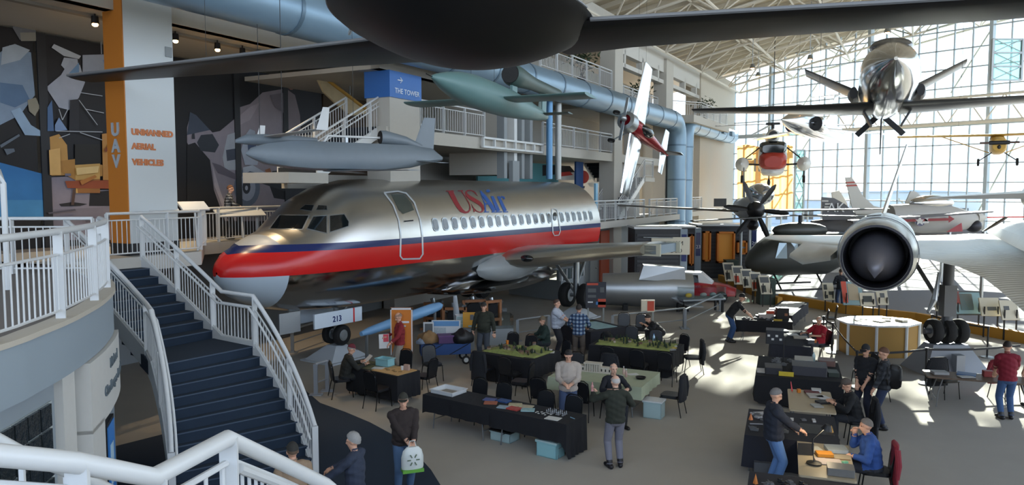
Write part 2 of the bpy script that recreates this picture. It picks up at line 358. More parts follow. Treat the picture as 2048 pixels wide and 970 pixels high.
# banded blue-grey ducts
ductm = mat('duct_blue', '#7d97ab', .38, .35, noise=.06, nscale=1.5); bandm = mat('duct_band', '#5d7384', .4, .4)
def duct(label, pts, r, rings, vents=()):
    o = T('air_duct', label, 'air duct'); MB().path(pts, r, 20).build('duct_pipe', ductm, o, True)
    for a, b in rings:
        MB().path([a, b], r * 1.035, 20).build('duct_band', bandm, o, True)
    for c in vents: MB(MF).box(c, (.9, .3, .4)).build('grille', bandm, o)
    return o
def elbow(p, q, s, r, n=6):
    out = []
    a = q + (p - q).normalized() * r; b = q + (s - q).normalized() * r
    for i in range(n + 1):
        t = i / n; out.append(a * (1 - t) ** 2 + q * 2 * t * (1 - t) + b * t * t)
    return out
A, B, C = FW(66, .75, 9.85), FW(21.4, .75, 9.85), FW(21.4, .75, 0)
duct('long blue spiral duct running under the fourth level and turning down to the floor', [A] + elbow(A, B, C, 1.3) + [C], .63, [(FW(t, .75, 9.85), FW(t - .12, .75, 9.85)) for t in list(np.arange(23.6, 52, 2.9)) + [52.6, 54, 57]] + [(FW(21.4, .75, z), FW(21.4, .75, z - .1)) for z in (8.3, 6, 3.2)])
A, B, C = FW(4, .6, 9.9), FW(18.9, .6, 9.9), FW(18.9, .6, 0)
duct('shorter grey duct by the end wall turning down beside the blue one', [A] + elbow(A, B, C, 1.2) + [C], .6, [(FW(t, .6, 9.9), FW(t + .12, .6, 9.9)) for t in (5.5, 8.2, 11, 14, 16.8)] + [(FW(18.9, .6, z), FW(18.9, .6, z - .1)) for z in (8.3, 6)], [(6.8, 1.22, 9.95), (9.8, 1.22, 9.95)])
# ------------------------------------------------------------------ railings
def railing(name, label, pts, h=1.05, post=1.5, bal=.13, detail=True, rt=.034, mid=None, drop=.1, group=None, m=None, posts_at=None):
    m = m or white; o = T(name, label, 'railing', group=group); pts = [Vector(p) for p in pts]; Z = Vector((0, 0, 1))
    MB().path([p + Z * h for p in pts], rt, 10).build('top_rail', m, o, True)
    MB().path([p + Z * .1 for p in pts], .018, 6).build('bottom_rail', m, o, True)
    MB().path([p + Z * (h - drop - .06) for p in pts], .018, 6).build('upper_rail', m, o, True)
    if mid: MB().path([p + Z * mid[0] + Vector(mid[1]) for p in pts], .024, 8).build('hand_rail', m, o, True)
    L = [0]
    for a, b in zip(pts, pts[1:]): L.append(L[-1] + (b - a).length)
    def at(s):
        for i in range(len(pts) - 1):
            if s <= L[i + 1] + 1e-9: return pts[i].lerp(pts[i + 1], (s - L[i]) / max(1e-9, L[i + 1] - L[i])), pts[i + 1] - pts[i]
        return pts[-1], pts[-1] - pts[-2]
    npo = max(1, round(L[-1] / post)); pb = None
    for i in range(npo + 1):
        p, d = at(L[-1] * i / npo)
        if pb is None: q = MB().bx(-.012, .012, -.055, .055, 0, h).build('post', m, o); pb = q.data
        else: q = link('post', pb, o)
        q.location = p; q.rotation_euler = (0, 0, math.atan2(d.y, d.x))
    nb = int(L[-1] / bal); hb = h - drop - .16; me = None; mb = MB()
    for i in range(1, nb):
        p, d = at(L[-1] * i / nb)
        if detail:
            if me is None: q = MB().tube((0, 0, 0), (0, 0, hb), .0105, n=6).build('baluster', m, o); me = q.data
            else: q = link('baluster', me, o)
            q.location = p + Z * .1
        else: mb.bx(p.x - .012, p.x + .012, p.y - .012, p.y + .012, p.z + .1, p.z + h - drop - .06)
    if not detail and nb > 1: tag(mb.build('balusters', m, o), kind='stuff')
    return o
fx = lambda t, d=-.06, z=0: FW(t, d, z)
railing('balcony_railing', 'white second level railing left of the airliner nose, below the lunar rover mural', [FW(60.6, -1.34, 3.65), FW(58.1, -1.34, 3.65), Vector((-9.26, 22.7, 3.65)), Vector((-7.64, 25.95, 3.65))], post=1.65, bal=.125)
railing('balcony_railing', 'white third level balcony railing right of the tower sign column', [fx(49.95, -.06, 7.3), fx(47.2, -.06, 7.3), fx(45.6, -.06, 7.3)], bal=.16)
railing('balcony_railing', 'white third level balcony railing right of the lift tower', [fx(40.3, -.06, 7.3), fx(31.5, -.06, 7.3)], post=1.75, bal=.16)
railing('balcony_railing', 'white fourth level railing at the top, above the big blue duct', [fx(66, -2.0, 10.95), fx(52.2, -2.0, 10.95)], post=1.7, bal=.16)
railing('balcony_railing', 'white fourth level balcony railing with a leafy plant behind, nearest to the lift tower', [fx(40.6, -.06, 10.8), fx(31.6, -.06, 10.8)], post=1.75, bal=.16)
railing('balcony_railing', 'white fourth level railing between two columns behind the knife-edge stunt plane', [fx(30.2, -.5, 10.4), fx(21.8, -.5, 10.4)], post=1.75, bal=.18, detail=False)
railing('balcony_railing', 'white railing of the small projecting fourth level balcony', [fx(19.8, -.1, 10.4), fx(17.5, 1.4, 10.4), fx(9.2, 1.4, 10.4), fx(9.2, -.1, 10.4)], post=2, bal=.2, detail=False)
railing('balcony_railing', 'white second level walkway railing behind the cut end of the airliner', [fx(37.0, 1.1, 3.65), fx(29.2, 1.1, 3.65)], post=1.6, bal=.16, detail=False)
railing('balcony_railing', 'white walkway railing left of the vertical blue duct', [fx(28.2, 1.1, 3.65), fx(22.4, 1.1, 3.65)], post=1.6, bal=.18, detail=False)
railing('balcony_railing', 'short white walkway railing right of the vertical duct', [fx(18.4, .3, 3.65), fx(12.8, .3, 3.65)], post=1.8, bal=.18, detail=False)
FB('floor_walkway', ccol, [(12.6, 18.6, -2, .5, 3.3, 3.65)], 'short walkway slab behind the ducts')
# gallery staircases (straight)
def straight_stair(label, a, b, w, n, side, sname='staircase'):
    o = T(sname, label, 'staircase', kind='structure'); a, b = Vector(a), Vector(b); d = b - a; hd = Vector((d.x, d.y, 0)); R = Matrix.Rotation(math.atan2(hd.y, hd.x), 3, 'Z'); sd = Vector((-hd.y, hd.x, 0)).normalized() * side
    tr_ = hd.length / n; me = None
    for i in range(n):
        p = a + hd * ((i + .5) / n) + Vector((0, 0, d.z * (i + 1) / n)) + sd * w / 2
        if me is None: q = MB().bx(-tr_ / 2 - .02, tr_ / 2, -w / 2, w / 2, -.17, 0).build('step', mat('dark_step', '#1b222b', .9), o); me = q.data
        else: q = link('step', me, o)
        q.location = p; q.rotation_euler = (0, 0, math.atan2(hd.y, hd.x))
    for k in (0, 1):
        A_, B_ = a + sd * w * k, b + sd * w * k; mb = MB(); nrm = sd.normalized() * .04
        mb.add([A_ - nrm + Vector((0, 0, -.25)), B_ - nrm + Vector((0, 0, -.25)), B_ - nrm + Vector((0, 0, .1)), A_ - nrm + Vector((0, 0, .1)), A_ + nrm + Vector((0, 0, -.25)), B_ + nrm + Vector((0, 0, -.25)), B_ + nrm + Vector((0, 0, .1)), A_ + nrm + Vector((0, 0, .1))], [[0, 1, 2, 3], [7, 6, 5, 4], [0, 4, 5, 1], [1, 5, 6, 2], [2, 6, 7, 3], [3, 7, 4, 0]]); mb.build('stringer', white, o)
    return o, (a, b, sd)
o, (a, b, sd) = straight_stair('white staircase rising behind the grey cruise missile to the third level', FW(54.7, -1.9, 5.75), FW(51.6, -1.9, 7.3), 1.5, 9, -1)
FB('floor_stair_rest', ccol, [(54.3, 55.9, -2.1, -.3, 5.45, 5.75), (50.2, 54.3, -2.2, -1.95, 5.3, 5.75)], 'white half landing of the stair behind the grey missile')
railing('stair_railing', 'white railing on the near side of the stair behind the grey missile', [a + sd * 1.5, b + sd * 1.5, b + sd * 1.5 + (MF.to_3x3() @ Vector((-.7, 0, 0)))], bal=.14, mid=(.75, (0, 0, 0)))
railing('stair_railing', 'white railing on the far side of the stair behind the grey missile', [a, b], bal=.14)
o, (a, b, sd) = straight_stair('far dark staircase rising from the walkway behind the airliner tail end', FW(32.6, -.6, 3.65), FW(28.3, -.6, 6.0), 1.4, 14, -1)
railing('stair_railing', 'near white railing of the far staircase beside the stunt plane wing', [a + sd * 1.4, b + sd * 1.4, b + sd * 1.4 + (MF.to_3x3() @ Vector((-1.6, 0, 0)))], bal=.2, detail=False)
railing('stair_railing', 'back white railing of the far staircase', [a, b, b + (MF.to_3x3() @ Vector((-1.6, 0, 0)))], bal=.2, detail=False)
FB('floor_stair_landing', ccol, [(26.6, 28.4, -2.2, .9, 5.75, 6.0)], 'landing of the far staircase')
o, (a, b, sd) = straight_stair('upper flight of the far staircase doubling back to the third level', FW(28.2, -2.4, 6.0), FW(30.4, -2.4, 7.3), 1.3, 8, 1)
# gallery details: plants, speakers, doors
leafm = mat('plant_leaf', '#2c3b22', .7)
def plant(label, t, d, z):
    p = FW(t, d, z); o = T('potted_plant', label, 'plant', p); MB().lathe([(.0, 0), (.22, 0), (.28, .45), (.24, .45), (.2, .4), (0, .4)], 12).build('pot', mat('pot', '#4a4037', .8), o, True)
    st = MB()
    for k in range(5): a = k * 1.3; st.tube((0, 0, .4), (.2 * math.cos(a), .2 * math.sin(a), 1.1), .02, .012, 5)
    st.build('stem', mat('stem', '#4d3d2a', .8), o)
    lv = MB()
    for k in range(150):
        c = Vector((random.gauss(0, .38), random.gauss(0, .38), 1.35 + random.gauss(0, .28))); R = Euler((random.uniform(-1, 1), random.uniform(-1, 1), random.uniform(0, 6.3))).to_matrix()
        lv.add([c + R @ Vector(q) for q in ((-.17, 0, 0), (0, -.06, .02), (.17, 0, 0), (0, .06, .02))], [[0, 1, 2, 3]])
    lv.build('foliage', leafm, o, fix=False)
plant('dark leafy plant on the fourth level balcony by the lift tower', 34, -.8, 10.8)
plant('leafy plant on the fourth level behind the stunt plane wing tip', 23.6, -1.2, 10.4)
plant('small leafy plant on the projecting fourth level balcony', 12.5, .3, 10.4)
for k, (t, z) in enumerate(((28.5, 12), (36, 6.4))): tag(MB(MF).bx(t - .3, t + .3, -5, -4.7, z - .3, z + .3).build('wall_speaker', white), ('square white wall speaker on the fourth level', 'square white wall speaker on the second level')[k], 'speaker')
dr = T('door_1', 'pale door under the walkway beside an orange panel', None, kind='structure'); MB(MF).bx(33.3, 34.3, -.2, -.14, 0, 2.1).build('leaf', mat('door_grey', '#9aa0a3', .6), dr); MB(MF).bx(33.45, 33.6, -.14, -.05, 1, 1.06).build('handle', steel, dr)
tag(MB(MF).bx(31.6, 32.9, -.2, -.1, 0, 3.0).build('wall_panel', mat('coral_panel', '#c0583a', .7)), 'tall coral orange wall panel beside the grey door', 'panel')
o = T('sky_mural', 'painted mural with a red balloon and white clouds on teal', 'mural'); a = MF @ Vector((0, 0, 0))
MB(MF).bx(32, 41.0, -3.2, -3.1, 3.65, 6.7).build('panel', mat('mural_teal', '#4f8a92', .8), o)
def blob(pts, m, name, dd=-3.09):
    q = [FWP(u, v, dd) for u, v in pts]; mb = MB(); mb.add(q, [list(range(len(q)))]); return mb.build(name, m, o, fix=False)
def FWP(u, v, d):
    r = _ray(u, v); n = Vector((.88, -.475, 0)); oo = C0 + n * d; k = oo.dot(n) / r.dot(n); return Vector((0, 0, CAMH)) + r * k
def ring(cx, cy, rx, ry, n=18): return [(cx + rx * math.cos(6.2832 * i / n), cy + ry * math.sin(6.2832 * i / n)) for i in range(n)]
blob([(1085, 330), (1140, 332), (1150, 344), (1085, 352)], mat('mural_night', '#15161c', .8), 'night_sky'); blob([(1113, 352), (1150, 344), (1190, 345), (1192, 352), (1180, 360), (1113, 360)], mat('mural_white', '#cfd2d2', .8), 'cloud'); blob([(1175, 366), (1205, 362), (1206, 374), (1180, 374)], MATS['mural_white'], 'cloud')
blob(ring(1167, 354, 11, 13), mat('mural_red', '#b5322c', .8), 'balloon', -3.07); blob([(1164, 372), (1170, 372), (1169, 377), (1165, 377)], black, 'basket', -3.07); blob([(1113, 346), (1140, 343), (1146, 350), (1113, 354)], MATS['mural_red'], 'red_wing', -3.07)
tag(MB(MF).bx(32.6, 33.6, -1.4, -1.3, 3.65, 6.8).build('banner_panel', mat('deep_blue', '#123a6b', .7)), 'tall deep blue panel beside the balloon mural', 'panel')
tag(MB(MF).bx(34.4, 34.7, .2, .3, 3.65, 5.6).build('banner_panel', mat('pale_blue', '#7fb6d6', .5)), 'narrow pale blue upright panel by the balloon mural', 'panel')
# ------------------------------------------------------------------ left: curved platform, curved stairs, murals, UAV column
cur = [(-5.15, 2.5), (-5.2, 5.5), (-5.27, 7.62), (-5.35, 8.27), (-5.45, 8.9), (-5.62, 9.62), (-5.95, 10.7), (-6.5, 12.0), (-7.3, 13.3), (-8.3, 14.6), (-9.4, 15.8)]
def smooth_curve(pts, k=5):
    P = [Vector((*p, 0)) if len(p) == 2 else Vector(p) for p in pts]; out = []
    for i in range(len(P) - 1):
        a, b, c, d = P[max(0, i - 1)], P[i], P[i + 1], P[min(len(P) - 1, i + 2)]
        for j in range(k):
            t = j / k; out.append(.5 * (2 * b + (c - a) * t + (2 * a - 5 * b + 4 * c - d) * t * t + (3 * b - a - 3 * c + d) * t ** 3))
    return out + [P[-1]]
CU = smooth_curve(cur)
S(MB().prism([(p.x, p.y) for p in CU] + [(-12.5, 17.2), (-24, 14), (-24, 2.5)], .35, Matrix.Translation((0, 0, 3.3))), 'floor_mezzanine', mat('gallery_carpet'), 'curved second level platform on the left')
def offs(k):
    out = []
    for i, p in enumerate(CU):
        d = (CU[min(i + 1, len(CU) - 1)] - CU[max(i - 1, 0)]).normalized(); out.append(p + Vector((d.y, -d.x, 0)) * k)
    return out
def curved_wall(off, th, z0, z1, i0=0, i1=None):
    A, B = offs(off)[i0:i1], offs(off - th)[i0:i1]; rings = [[Vector((a.x, a.y, z0)), Vector((a.x, a.y, z1)), Vector((b.x, b.y, z1)), Vector((b.x, b.y, z0))] for a, b in zip(A, B)]
    return MB().loft(rings)
S(curved_wall(.06, .25, 3.0, 3.66), 'trim_8', mat('fascia_bluegrey', '#8f9ba3', .6), 'blue grey curved fascia below the platform railing', True)
S(curved_wall(.1, .25, 3.63, 3.69), 'trim_9', cream, 'cream edge strip on top of the curved fascia', True)
S(curved_wall(-.12, .2, 0, 3.0), 'wall_drum', mat('drum_wall', '#8b949a', .7), 'grey curved wall under the platform', True)
# glass block window in the drum wall
gw = T('window_2', 'glass block window with pale joints in the curved wall', None, kind='structure'); OF = offs(-.1)
gbm = mat('glass_block', '#23292c', .12, spec=.8, bump=.5, bscale=14)
MB().loft([[Vector((a.x, a.y, .3)), Vector((a.x, a.y, 2.72)), Vector((b.x, b.y, 2.72)), Vector((b.x, b.y, .3))] for a, b in list(zip(offs(-.1), offs(-.16)))[4:21]]).build('joint', mat('block_joint', '#aab0ae', .6), gw)
arc = OF[4:21]; Ls = [0]
for a, b in zip(arc, arc[1:]): Ls.append(Ls[-1] + (b - a).length)
def arcat(s):
    for i in range(len(arc) - 1):
        if s <= Ls[i + 1]: return arc[i].lerp(arc[i + 1], (s - Ls[i]) / (Ls[i + 1] - Ls[i])), (arc[i + 1] - arc[i]).normalized()
    return arc[-1], (arc[-1] - arc[-2]).normalized()
me = None; nb = int(Ls[-1] / .3)
for i in range(nb):
    p, d = arcat((i + .5) * .3)
    for k in range(8):
        if me is None: q = MB().bx(-.135, .135, -.04, .04, -.135, .135).build('glass_block', gbm, gw); me = q.data
        else: q = link('glass_block', me, gw)
        q.location = (p.x, p.y, .48 + k * .3); q.rotation_euler = (0, 0, math.atan2(d.y, d.x))
# white surround and curved sign panel with raised lettering
S(curved_wall(-.02, .12, 0, 2.98, 21, 25), 'trim_10', whitewall, 'white pier beside the glass block window', True)
sg = T('sign_wall', 'white curved sign wall with raised grey lettering at the foot of the platform', 'sign')
curved_wall(.12, .2, 2.05, 2.99, 25, 36).build('header', whitewall, sg, True); curved_wall(.12, .2, 0, 2.1, 25, 29).build('side_panel', whitewall, sg, True); curved_wall(.02, .12, 0, 2.1, 29, 36).build('recess_panel', mat('recess_grey', '#7f888f', .7), sg, True)
oo = offs(.125); lm = mat('letter_grey', '#5c6870', .5)
def curved_text(s, size, z, s0):
    A = oo[25:37]; L = [0]
    for a, b in zip(A, A[1:]): L.append(L[-1] + (b - a).length)
    x = s0
    for ch in s:
        if ch == ' ': x += size * .35; continue
        k = max(i for i in range(len(L) - 1) if L[i] <= x) if x < L[-1] else len(L) - 2
        p = A[k].lerp(A[k + 1], (x - L[k]) / (L[k + 1] - L[k])); d = (A[k + 1] - A[k]).normalized()
        textmesh(ch, size, 'letter', lm, sg, plane_M((p.x, p.y, z), d, (0, 0, 1)), .012, bold=.004); x += size * (.32 if ch in 'il' else .6)
curved_text('Michael', .2, 2.68, 1.2); curved_text('Challenger Learning', .2, 2.36, .75)
a = offs(.04)[29]; b = offs(.04)[31]; d = (b - a).normalized()
pm_ = T('wall_poster', 'bright blue framed poster in the recess below the curved sign', 'poster', (a.x, a.y, 1.25), math.atan2(d.y, d.x))
MB().bx(-.02, .62, -.05, .02, -.65, .65).build('frame', dark, pm_); MB().bx(.03, .57, -.06, -.03, -.6, .6).build('print', mat('poster_blue', '#2f79c4', .4), pm_); MB().bx(.17, .43, -.066, -.03, -.3, .3).build('figure', mat('poster_pale', '#a9c4d4', .5), pm_)
# platform railing: heavy curved rail
rp = [Vector((p.x, p.y, 3.69)) for p in offs(-.02)[6:41]]
railing('platform_railing', 'thick white curved railing around the near left platform', rp, h=1.06, post=1.55, bal=.125, rt=.042, drop=.22)
railing('platform_railing', 'straight white railing at the back of the left platform below the blue mural', [(-12.4, 13.6, 3.66), (-9.6, 14.2, 3.66), (-8.0, 14.3, 3.66)], h=1.05, post=1.4, bal=.13)
tag(MB().path([(-8.05, 11.9, 3.66), (-8.05, 11.9, 5.35), (-8.12, 11.9, 5.55), (-8.4, 11.9, 5.72)], .045, 8).build('pole', white, None, True), 'white bent pole at the left picture edge', 'pole')
# curved staircase
def lerp3(a, b, t): return Vector(a).lerp(Vector(b), t)
n1, n2, zl = 9, 12, 2.16
def quad(a, b, c, t): return lerp3(lerp3(a, b, t), lerp3(b, c, t), t)
RT = [(-8.47, 17.13), (-7.2, 16.3), (-5.98, 15.35)]; LT = [(-9.4, 15.8), (-8.0, 14.8), (-6.87, 13.95)]
R2 = [(-5.12, 14.72), (-4.15, 14.15), (-3.55, 13.25)]; L2 = [(-6.32, 13.02), (-5.85, 12.6), (-5.55, 11.95)]
v3 = lambda p: Vector((p[0], p[1], 0))
st = T('staircase', 'navy carpeted curved staircase with a half landing', None, kind='structure')
Rp, Lp = [], []
def step(l0, r0, l1, r1, z, z_low, name='step'):
    mb = MB(); q = [l0, r0, r1, l1]; lo = min(z - .26, z_low)
    mb.add([Vector((p.x, p.y, z)) for p in q] + [Vector((p.x, p.y, lo)) for p in q], [[0, 1, 2, 3], [7, 6, 5, 4], [0, 4, 5, 1], [1, 5, 6, 2], [2, 6, 7, 3], [3, 7, 4, 0]]); mb.build(name, navy, st)
    nose = MB().tube((l1.x, l1.y, z - .012), (r1.x, r1.y, z - .012), .014, n=5).build('nosing', mat('nosing', '#3b4a5c', .6), st)
for i in range(n1):
    t0, t1 = i / n1, (i + 1) / n1; z = 3.65 - (i + 1) * (3.65 - zl) / n1
    if i == n1 - 1: break
    step(quad(*map(v3, LT), t0), quad(*map(v3, RT), t0), quad(*map(v3, LT), t1), quad(*map(v3, RT), t1), z, z)
step(v3(LT[2]) + (v3(LT[1]) - v3(LT[2])).normalized() * .3, v3(RT[2]) + (v3(RT[1]) - v3(RT[2])).normalized() * .3, v3(L2[0]), v3(R2[0]), zl, zl, 'landing')
for i in range(n2 - 1):
    t0, t1 = i / (n2 - 1), (i + 1) / (n2 - 1); z = zl - (i + 1) * zl / n2
    step(quad(*map(v3, L2), t0), quad(*map(v3, R2), t0), quad(*map(v3, L2), t1), quad(*map(v3, R2), t1), z, z)
def side(P1, P2):
    out = [quad(*map(v3, P1), i / 8) + Vector((0, 0, 3.65 - i / 8 * (3.65 - zl))) for i in range(9)]
    return out + [quad(*map(v3, P2), i / 9) + Vector((0, 0, zl - i / 9 * zl)) for i in range(10)]
rs, ls = side(RT, R2), side(LT, L2)
for pts in (rs, ls):
    rings = []
    for i, p in enumerate(pts):
        d = (pts[min(i + 1, len(pts) - 1)] - pts[max(0, i - 1)]); nn = Vector((d.y, -d.x, 0)).normalized() * .04
        rings.append([p - nn + Vector((0, 0, -.3)), p - nn + Vector((0, 0, .09)), p + nn + Vector((0, 0, .09)), p + nn + Vector((0, 0, -.3))])
    MB().loft(rings).build('stringer', white, st, True)
railing('stair_railing', 'white outer railing of the navy curved staircase, in front of the airliner nose', rs, h=1.0, post=1.55, bal=.115, rt=.042, drop=.16, mid=(.78, (-.07, -.08, 0)))
railing('stair_railing', 'white inner railing of the navy curved staircase beside the sign wall', ls, h=.98, post=1.7, bal=.12, rt=.042, mid=(.8, (.06, .06, 0)))
# near railings just below the viewpoint
nr = [PX(-60, 905, 2.9), PX(150, 925, 3.2), PX(307, 955, 3.6), PX(455, 877, 4.1), PX(560, 925, 4.9), PX(650, 968, 5.3), PX(700, 1010, 5.6)]
o = T('near_railing', 'thick white stair railing nearest the camera, bent to a peak in the middle', 'railing')
MB().path(nr, [.048] * len(nr), 14).build('top_rail', white, o, True)
MB().path([p + Vector((.0, .04, -.14)) for p in nr], .02, 8).build('upper_rail', white, o, True); MB().path([p + Vector((.03, .08, -.2)) for p in nr[3:]], .03, 8).build('hand_rail', white, o, True)
lowp = [Vector((p.x, p.y, p.z - .95)) for p in nr]; MB().path(lowp, .018, 6).build('bottom_rail', white, o, True)
me = MB().tube((0, 0, 0), (0, 0, .8), .011, n=6).build('baluster', white, o); mm = me.data; first = True
for a, b in zip(nr, nr[1:]):
    nn = max(1, int((b - a).length / .11))
    for i in range(nn):
        p = a.lerp(b, (i + .5) / nn); q = me if first else link('baluster', mm, o); first = False; q.location = (p.x, p.y + .04, p.z - .95)
for p in (nr[3], nr[5], nr[2].lerp(nr[3], .02), nr[1]): MB().bx(p.x - .05, p.x + .05, p.y, p.y + .025, 0, p.z).build('post', white, o)
o = T('near_railing', 'second thinner white rail behind the nearest one at the lower left', 'railing')
n2p = [PX(-40, 862, 4.1), PX(40, 905, 4.3), PX(130, 940, 4.6), PX(230, 985, 5)]
MB().path(n2p, .04, 12).build('top_rail', white, o, True)
for p in n2p[1:]: MB().bx(p.x - .015, p.x + .015, p.y, p.y + .02, 0, p.z).build('post', white, o)
# ------------------------------------------------------------------ murals (flat prints on the gallery wall)
stroke2 = lambda a, b: [(a[0], a[1] - .8), (b[0], b[1] - .8), (b[0], b[1] + .8), (a[0], a[1] + .8)] if abs(b[0] - a[0]) > abs(b[1] - a[1]) else [(a[0] - .8, a[1]), (b[0] - .8, b[1]), (b[0] + .8, b[1]), (a[0] + .8, a[1])]
def mural(label, t0, t1, base, shapes, d=-6.0, z0=3.66, z1=9.5):
    o = T('wall_mural', label, 'mural'); MB(MF).bx(t0, t1, d - .08, d, z0, z1).build('panel', mat('mur' + base, base, .55), o)
    MB(MF).bx(t1 - .12, t1 + .12, d, d + .05, z0, z1).build('frame_strip', mat('mural_frame', '#191b20', .5), o)
    for k, (pts, c) in enumerate(shapes):
        q = [FWP(u, v, d + .012 + k * .003) for u, v in pts]; mb = MB(); mb.add(q, [list(range(len(q)))]); mb.build('print', mat('pr' + c, c, .6, noise=.15, nscale=3), o, fix=False)
    return o
sky_ = '#0e0f15'
mural('mural panel of the blue earth limb with spacecraft parts, leftmost', 59.45, 64, sky_, [
    ([(-60, 312), (0, 325), (83, 347), (92, 436), (-60, 440)], '#2c6da6'), ([(-60, 400), (92, 400), (92, 436), (-60, 436)], '#3f7fae'),
    ([(-20, 120), (20, 90), (62, 105), (70, 190), (40, 230), (0, 250), (-20, 240)], '#7f92a8'), ([(5, 95), (30, 88), (60, 100), (40, 120), (2, 130)], '#a7b2bd'), ([(25, 55), (50, 25), (72, 45), (72, 70), (40, 80)], '#6d6f74'), ([(40, 65), (72, 65), (72, 82), (42, 82)], '#8d8a80'),
    ([(0, 165), (45, 170), (60, 200), (30, 215), (0, 205)], '#55708f'), ([(22, 222), (40, 215), (62, 250), (82, 262), (82, 272), (50, 270)], '#8ea7c0'), ([(55, 200), (72, 195), (80, 215), (70, 232), (58, 222)], '#8b8676'), ([(0, 290), (38, 268), (40, 272), (2, 296)], '#5c6672'), ([(8, 298), (28, 297), (30, 303), (14, 310)], '#5a6470')])
mural('lunar module mural panel with gold foil legs on grey moon ground', 56.2, 59.25, sky_, [
    ([(94, 355), (160, 352), (200, 380), (245, 380), (245, 480), (96, 480)], '#7d7884'), ([(98, 420), (245, 412), (245, 440), (98, 452)], '#6f6b76'), ([(180, 385), (245, 378), (245, 412), (178, 412)], '#16171c'), ([(118, 408), (145, 404), (175, 408), (160, 412), (122, 413)], '#1e1e22'),
    ([(140, 150), (122, 130), (128, 115), (155, 118), (158, 145)], '#a9b0bb'), ([(118, 215), (92, 175), (122, 150), (140, 120), (160, 130), (170, 165), (158, 195), (138, 220)], '#a3a9b6'), ([(135, 150), (158, 125), (158, 155)], '#6d8fb3'), ([(165, 110), (235, 108), (235, 140), (190, 142), (165, 150)], '#98a0ae'), ([(205, 120), (235, 112), (235, 138), (212, 136)], '#7b93b5'),
    ([(103, 95), (108, 88), (162, 112), (158, 118), (128, 112)], '#b8bdc4'), ([(96, 275), (118, 268), (134, 290), (138, 350), (100, 352)], '#b98d4c'), ([(118, 322), (150, 318), (205, 330), (205, 352), (150, 360), (118, 342)], '#a97b3c'), ([(150, 288), (200, 288), (202, 328), (150, 332)], '#1c1b18'), ([(150, 330), (200, 327), (200, 385), (152, 386)], '#c29b58'), ([(152, 360), (200, 358), (200, 386), (156, 386)], '#8d5f30'), ([(204, 268), (245, 262), (245, 360), (206, 360)], '#b58244'), ([(130, 362), (245, 360), (245, 378), (135, 376)], '#8a4528'), ([(146, 378), (152, 378), (148, 410), (142, 410)], '#4a3730'),
    ([(95, 215), (104, 200), (108, 262), (95, 262)], '#4c6a92'), ([(110, 250), (118, 235), (135, 260), (110, 262)], '#7790b4'), ([(140, 200), (158, 198), (158, 265), (138, 265)], '#23242a'), ([(130, 347), (142, 347), (142, 352), (130, 352)], '#6d6a78')] + [(stroke2(a, b), '#aab0b8') for a, b in (((160, 185), (205, 192)), ((158, 200), (195, 250)), ((170, 218), (208, 226)), ((112, 262), (205, 264)), ((118, 218), (125, 240)), ((125, 240), (136, 218)), ((160, 265), (205, 280)), ((118, 276), (140, 268)), ((201, 58), (203, 108)))] + [([(98, 300), (120, 296), (122, 350), (100, 350)], '#d0a665'), ([(152, 336), (198, 332), (196, 345), (154, 350)], '#d9bb80'), ([(160, 362), (190, 350), (194, 354), (164, 370)], '#a56d34'), ([(208, 300), (240, 265), (245, 268), (212, 305)], '#7a3f22'), ([(96, 425), (150, 418), (152, 421), (98, 428)], '#4c4a54'), ([(170, 440), (235, 430), (236, 434), (172, 445)], '#55525c')])
mural('lunar rover mural panel with dark hills, next to the white column', 52.6, 55.6, sky_, [
    ([(374, 255), (382, 225), (400, 240), (425, 265), (440, 262), (476, 232), (478, 442), (430, 442), (400, 330), (374, 285)], '#857f88'), ([(374, 270), (380, 224), (392, 230), (420, 260), (374, 270)], '#3c4656'),
    ([(374, 290), (390, 285), (420, 320), (428, 380), (450, 442), (374, 442)], '#101116'), ([(394, 285), (402, 270), (425, 268), (438, 290), (430, 305), (402, 302)], '#2a3038'), ([(445, 315), (455, 270), (478, 262), (478, 340), (450, 340)], '#9aa0a8'), ([(452, 300), (478, 296), (478, 318), (454, 322)], '#3b4250'), ([(424, 325), (440, 330), (478, 352), (478, 362), (436, 346)], '#5b5660'), ([(425, 330), (440, 380), (462, 440), (455, 440), (428, 370)], '#a39ca2'), ([(384, 268), (389, 266), (390, 278), (384, 278)], '#2a2d34')])
mural('lunar rover mural panel with astronaut and big wheel, above the plaid visitor', 50.3, 52.6, sky_, [
    ([(478, 215), (500, 208), (525, 185), (565, 178), (572, 178), (574, 442), (478, 442)], '#8b838a'), ([(545, 342), (574, 340), (574, 400), (548, 396), (535, 360)], '#17181b'), ([(478, 420), (574, 415), (574, 442), (478, 442)], '#6b6872'),
    (ring(494, 375, 26, 38, 20), '#5d6878'), (ring(494, 375, 17, 27, 20), '#8f97a6'), (ring(493, 374, 8, 14, 14), '#2d3037'), (ring(493, 376, 3, 5, 10), '#9aa0ac'), ([(518, 352), (574, 372), (574, 384), (515, 364)], '#2a2c30'), ([(530, 340), (540, 336), (545, 350), (534, 352)], '#8a5a3a'), ([(555, 348), (574, 352), (574, 360), (556, 358)], '#5c626c'), ([(478, 232), (500, 214), (520, 205), (500, 240), (480, 250)], '#9a9198'), ([(540, 190), (570, 185), (574, 230), (550, 215)], '#6f6870'), ([(486, 335), (505, 330), (530, 345), (525, 350), (500, 342), (486, 350)], '#a5adb8'), ([(492, 268), (500, 258), (510, 262), (512, 280), (520, 300), (515, 330), (490, 330), (482, 300)], '#9ea7b5'), ([(495, 285), (512, 285), (512, 310), (497, 312)], '#41506a')])
mural('narrow last mural panel with moon rocks beside the dark gallery', 48.3, 50.3, '#22242c', [([(576, 180), (590, 190), (600, 230), (602, 265), (590, 300), (576, 320)], '#847a80'), (ring(583, 166, 9, 14, 14), '#9a6f60')])
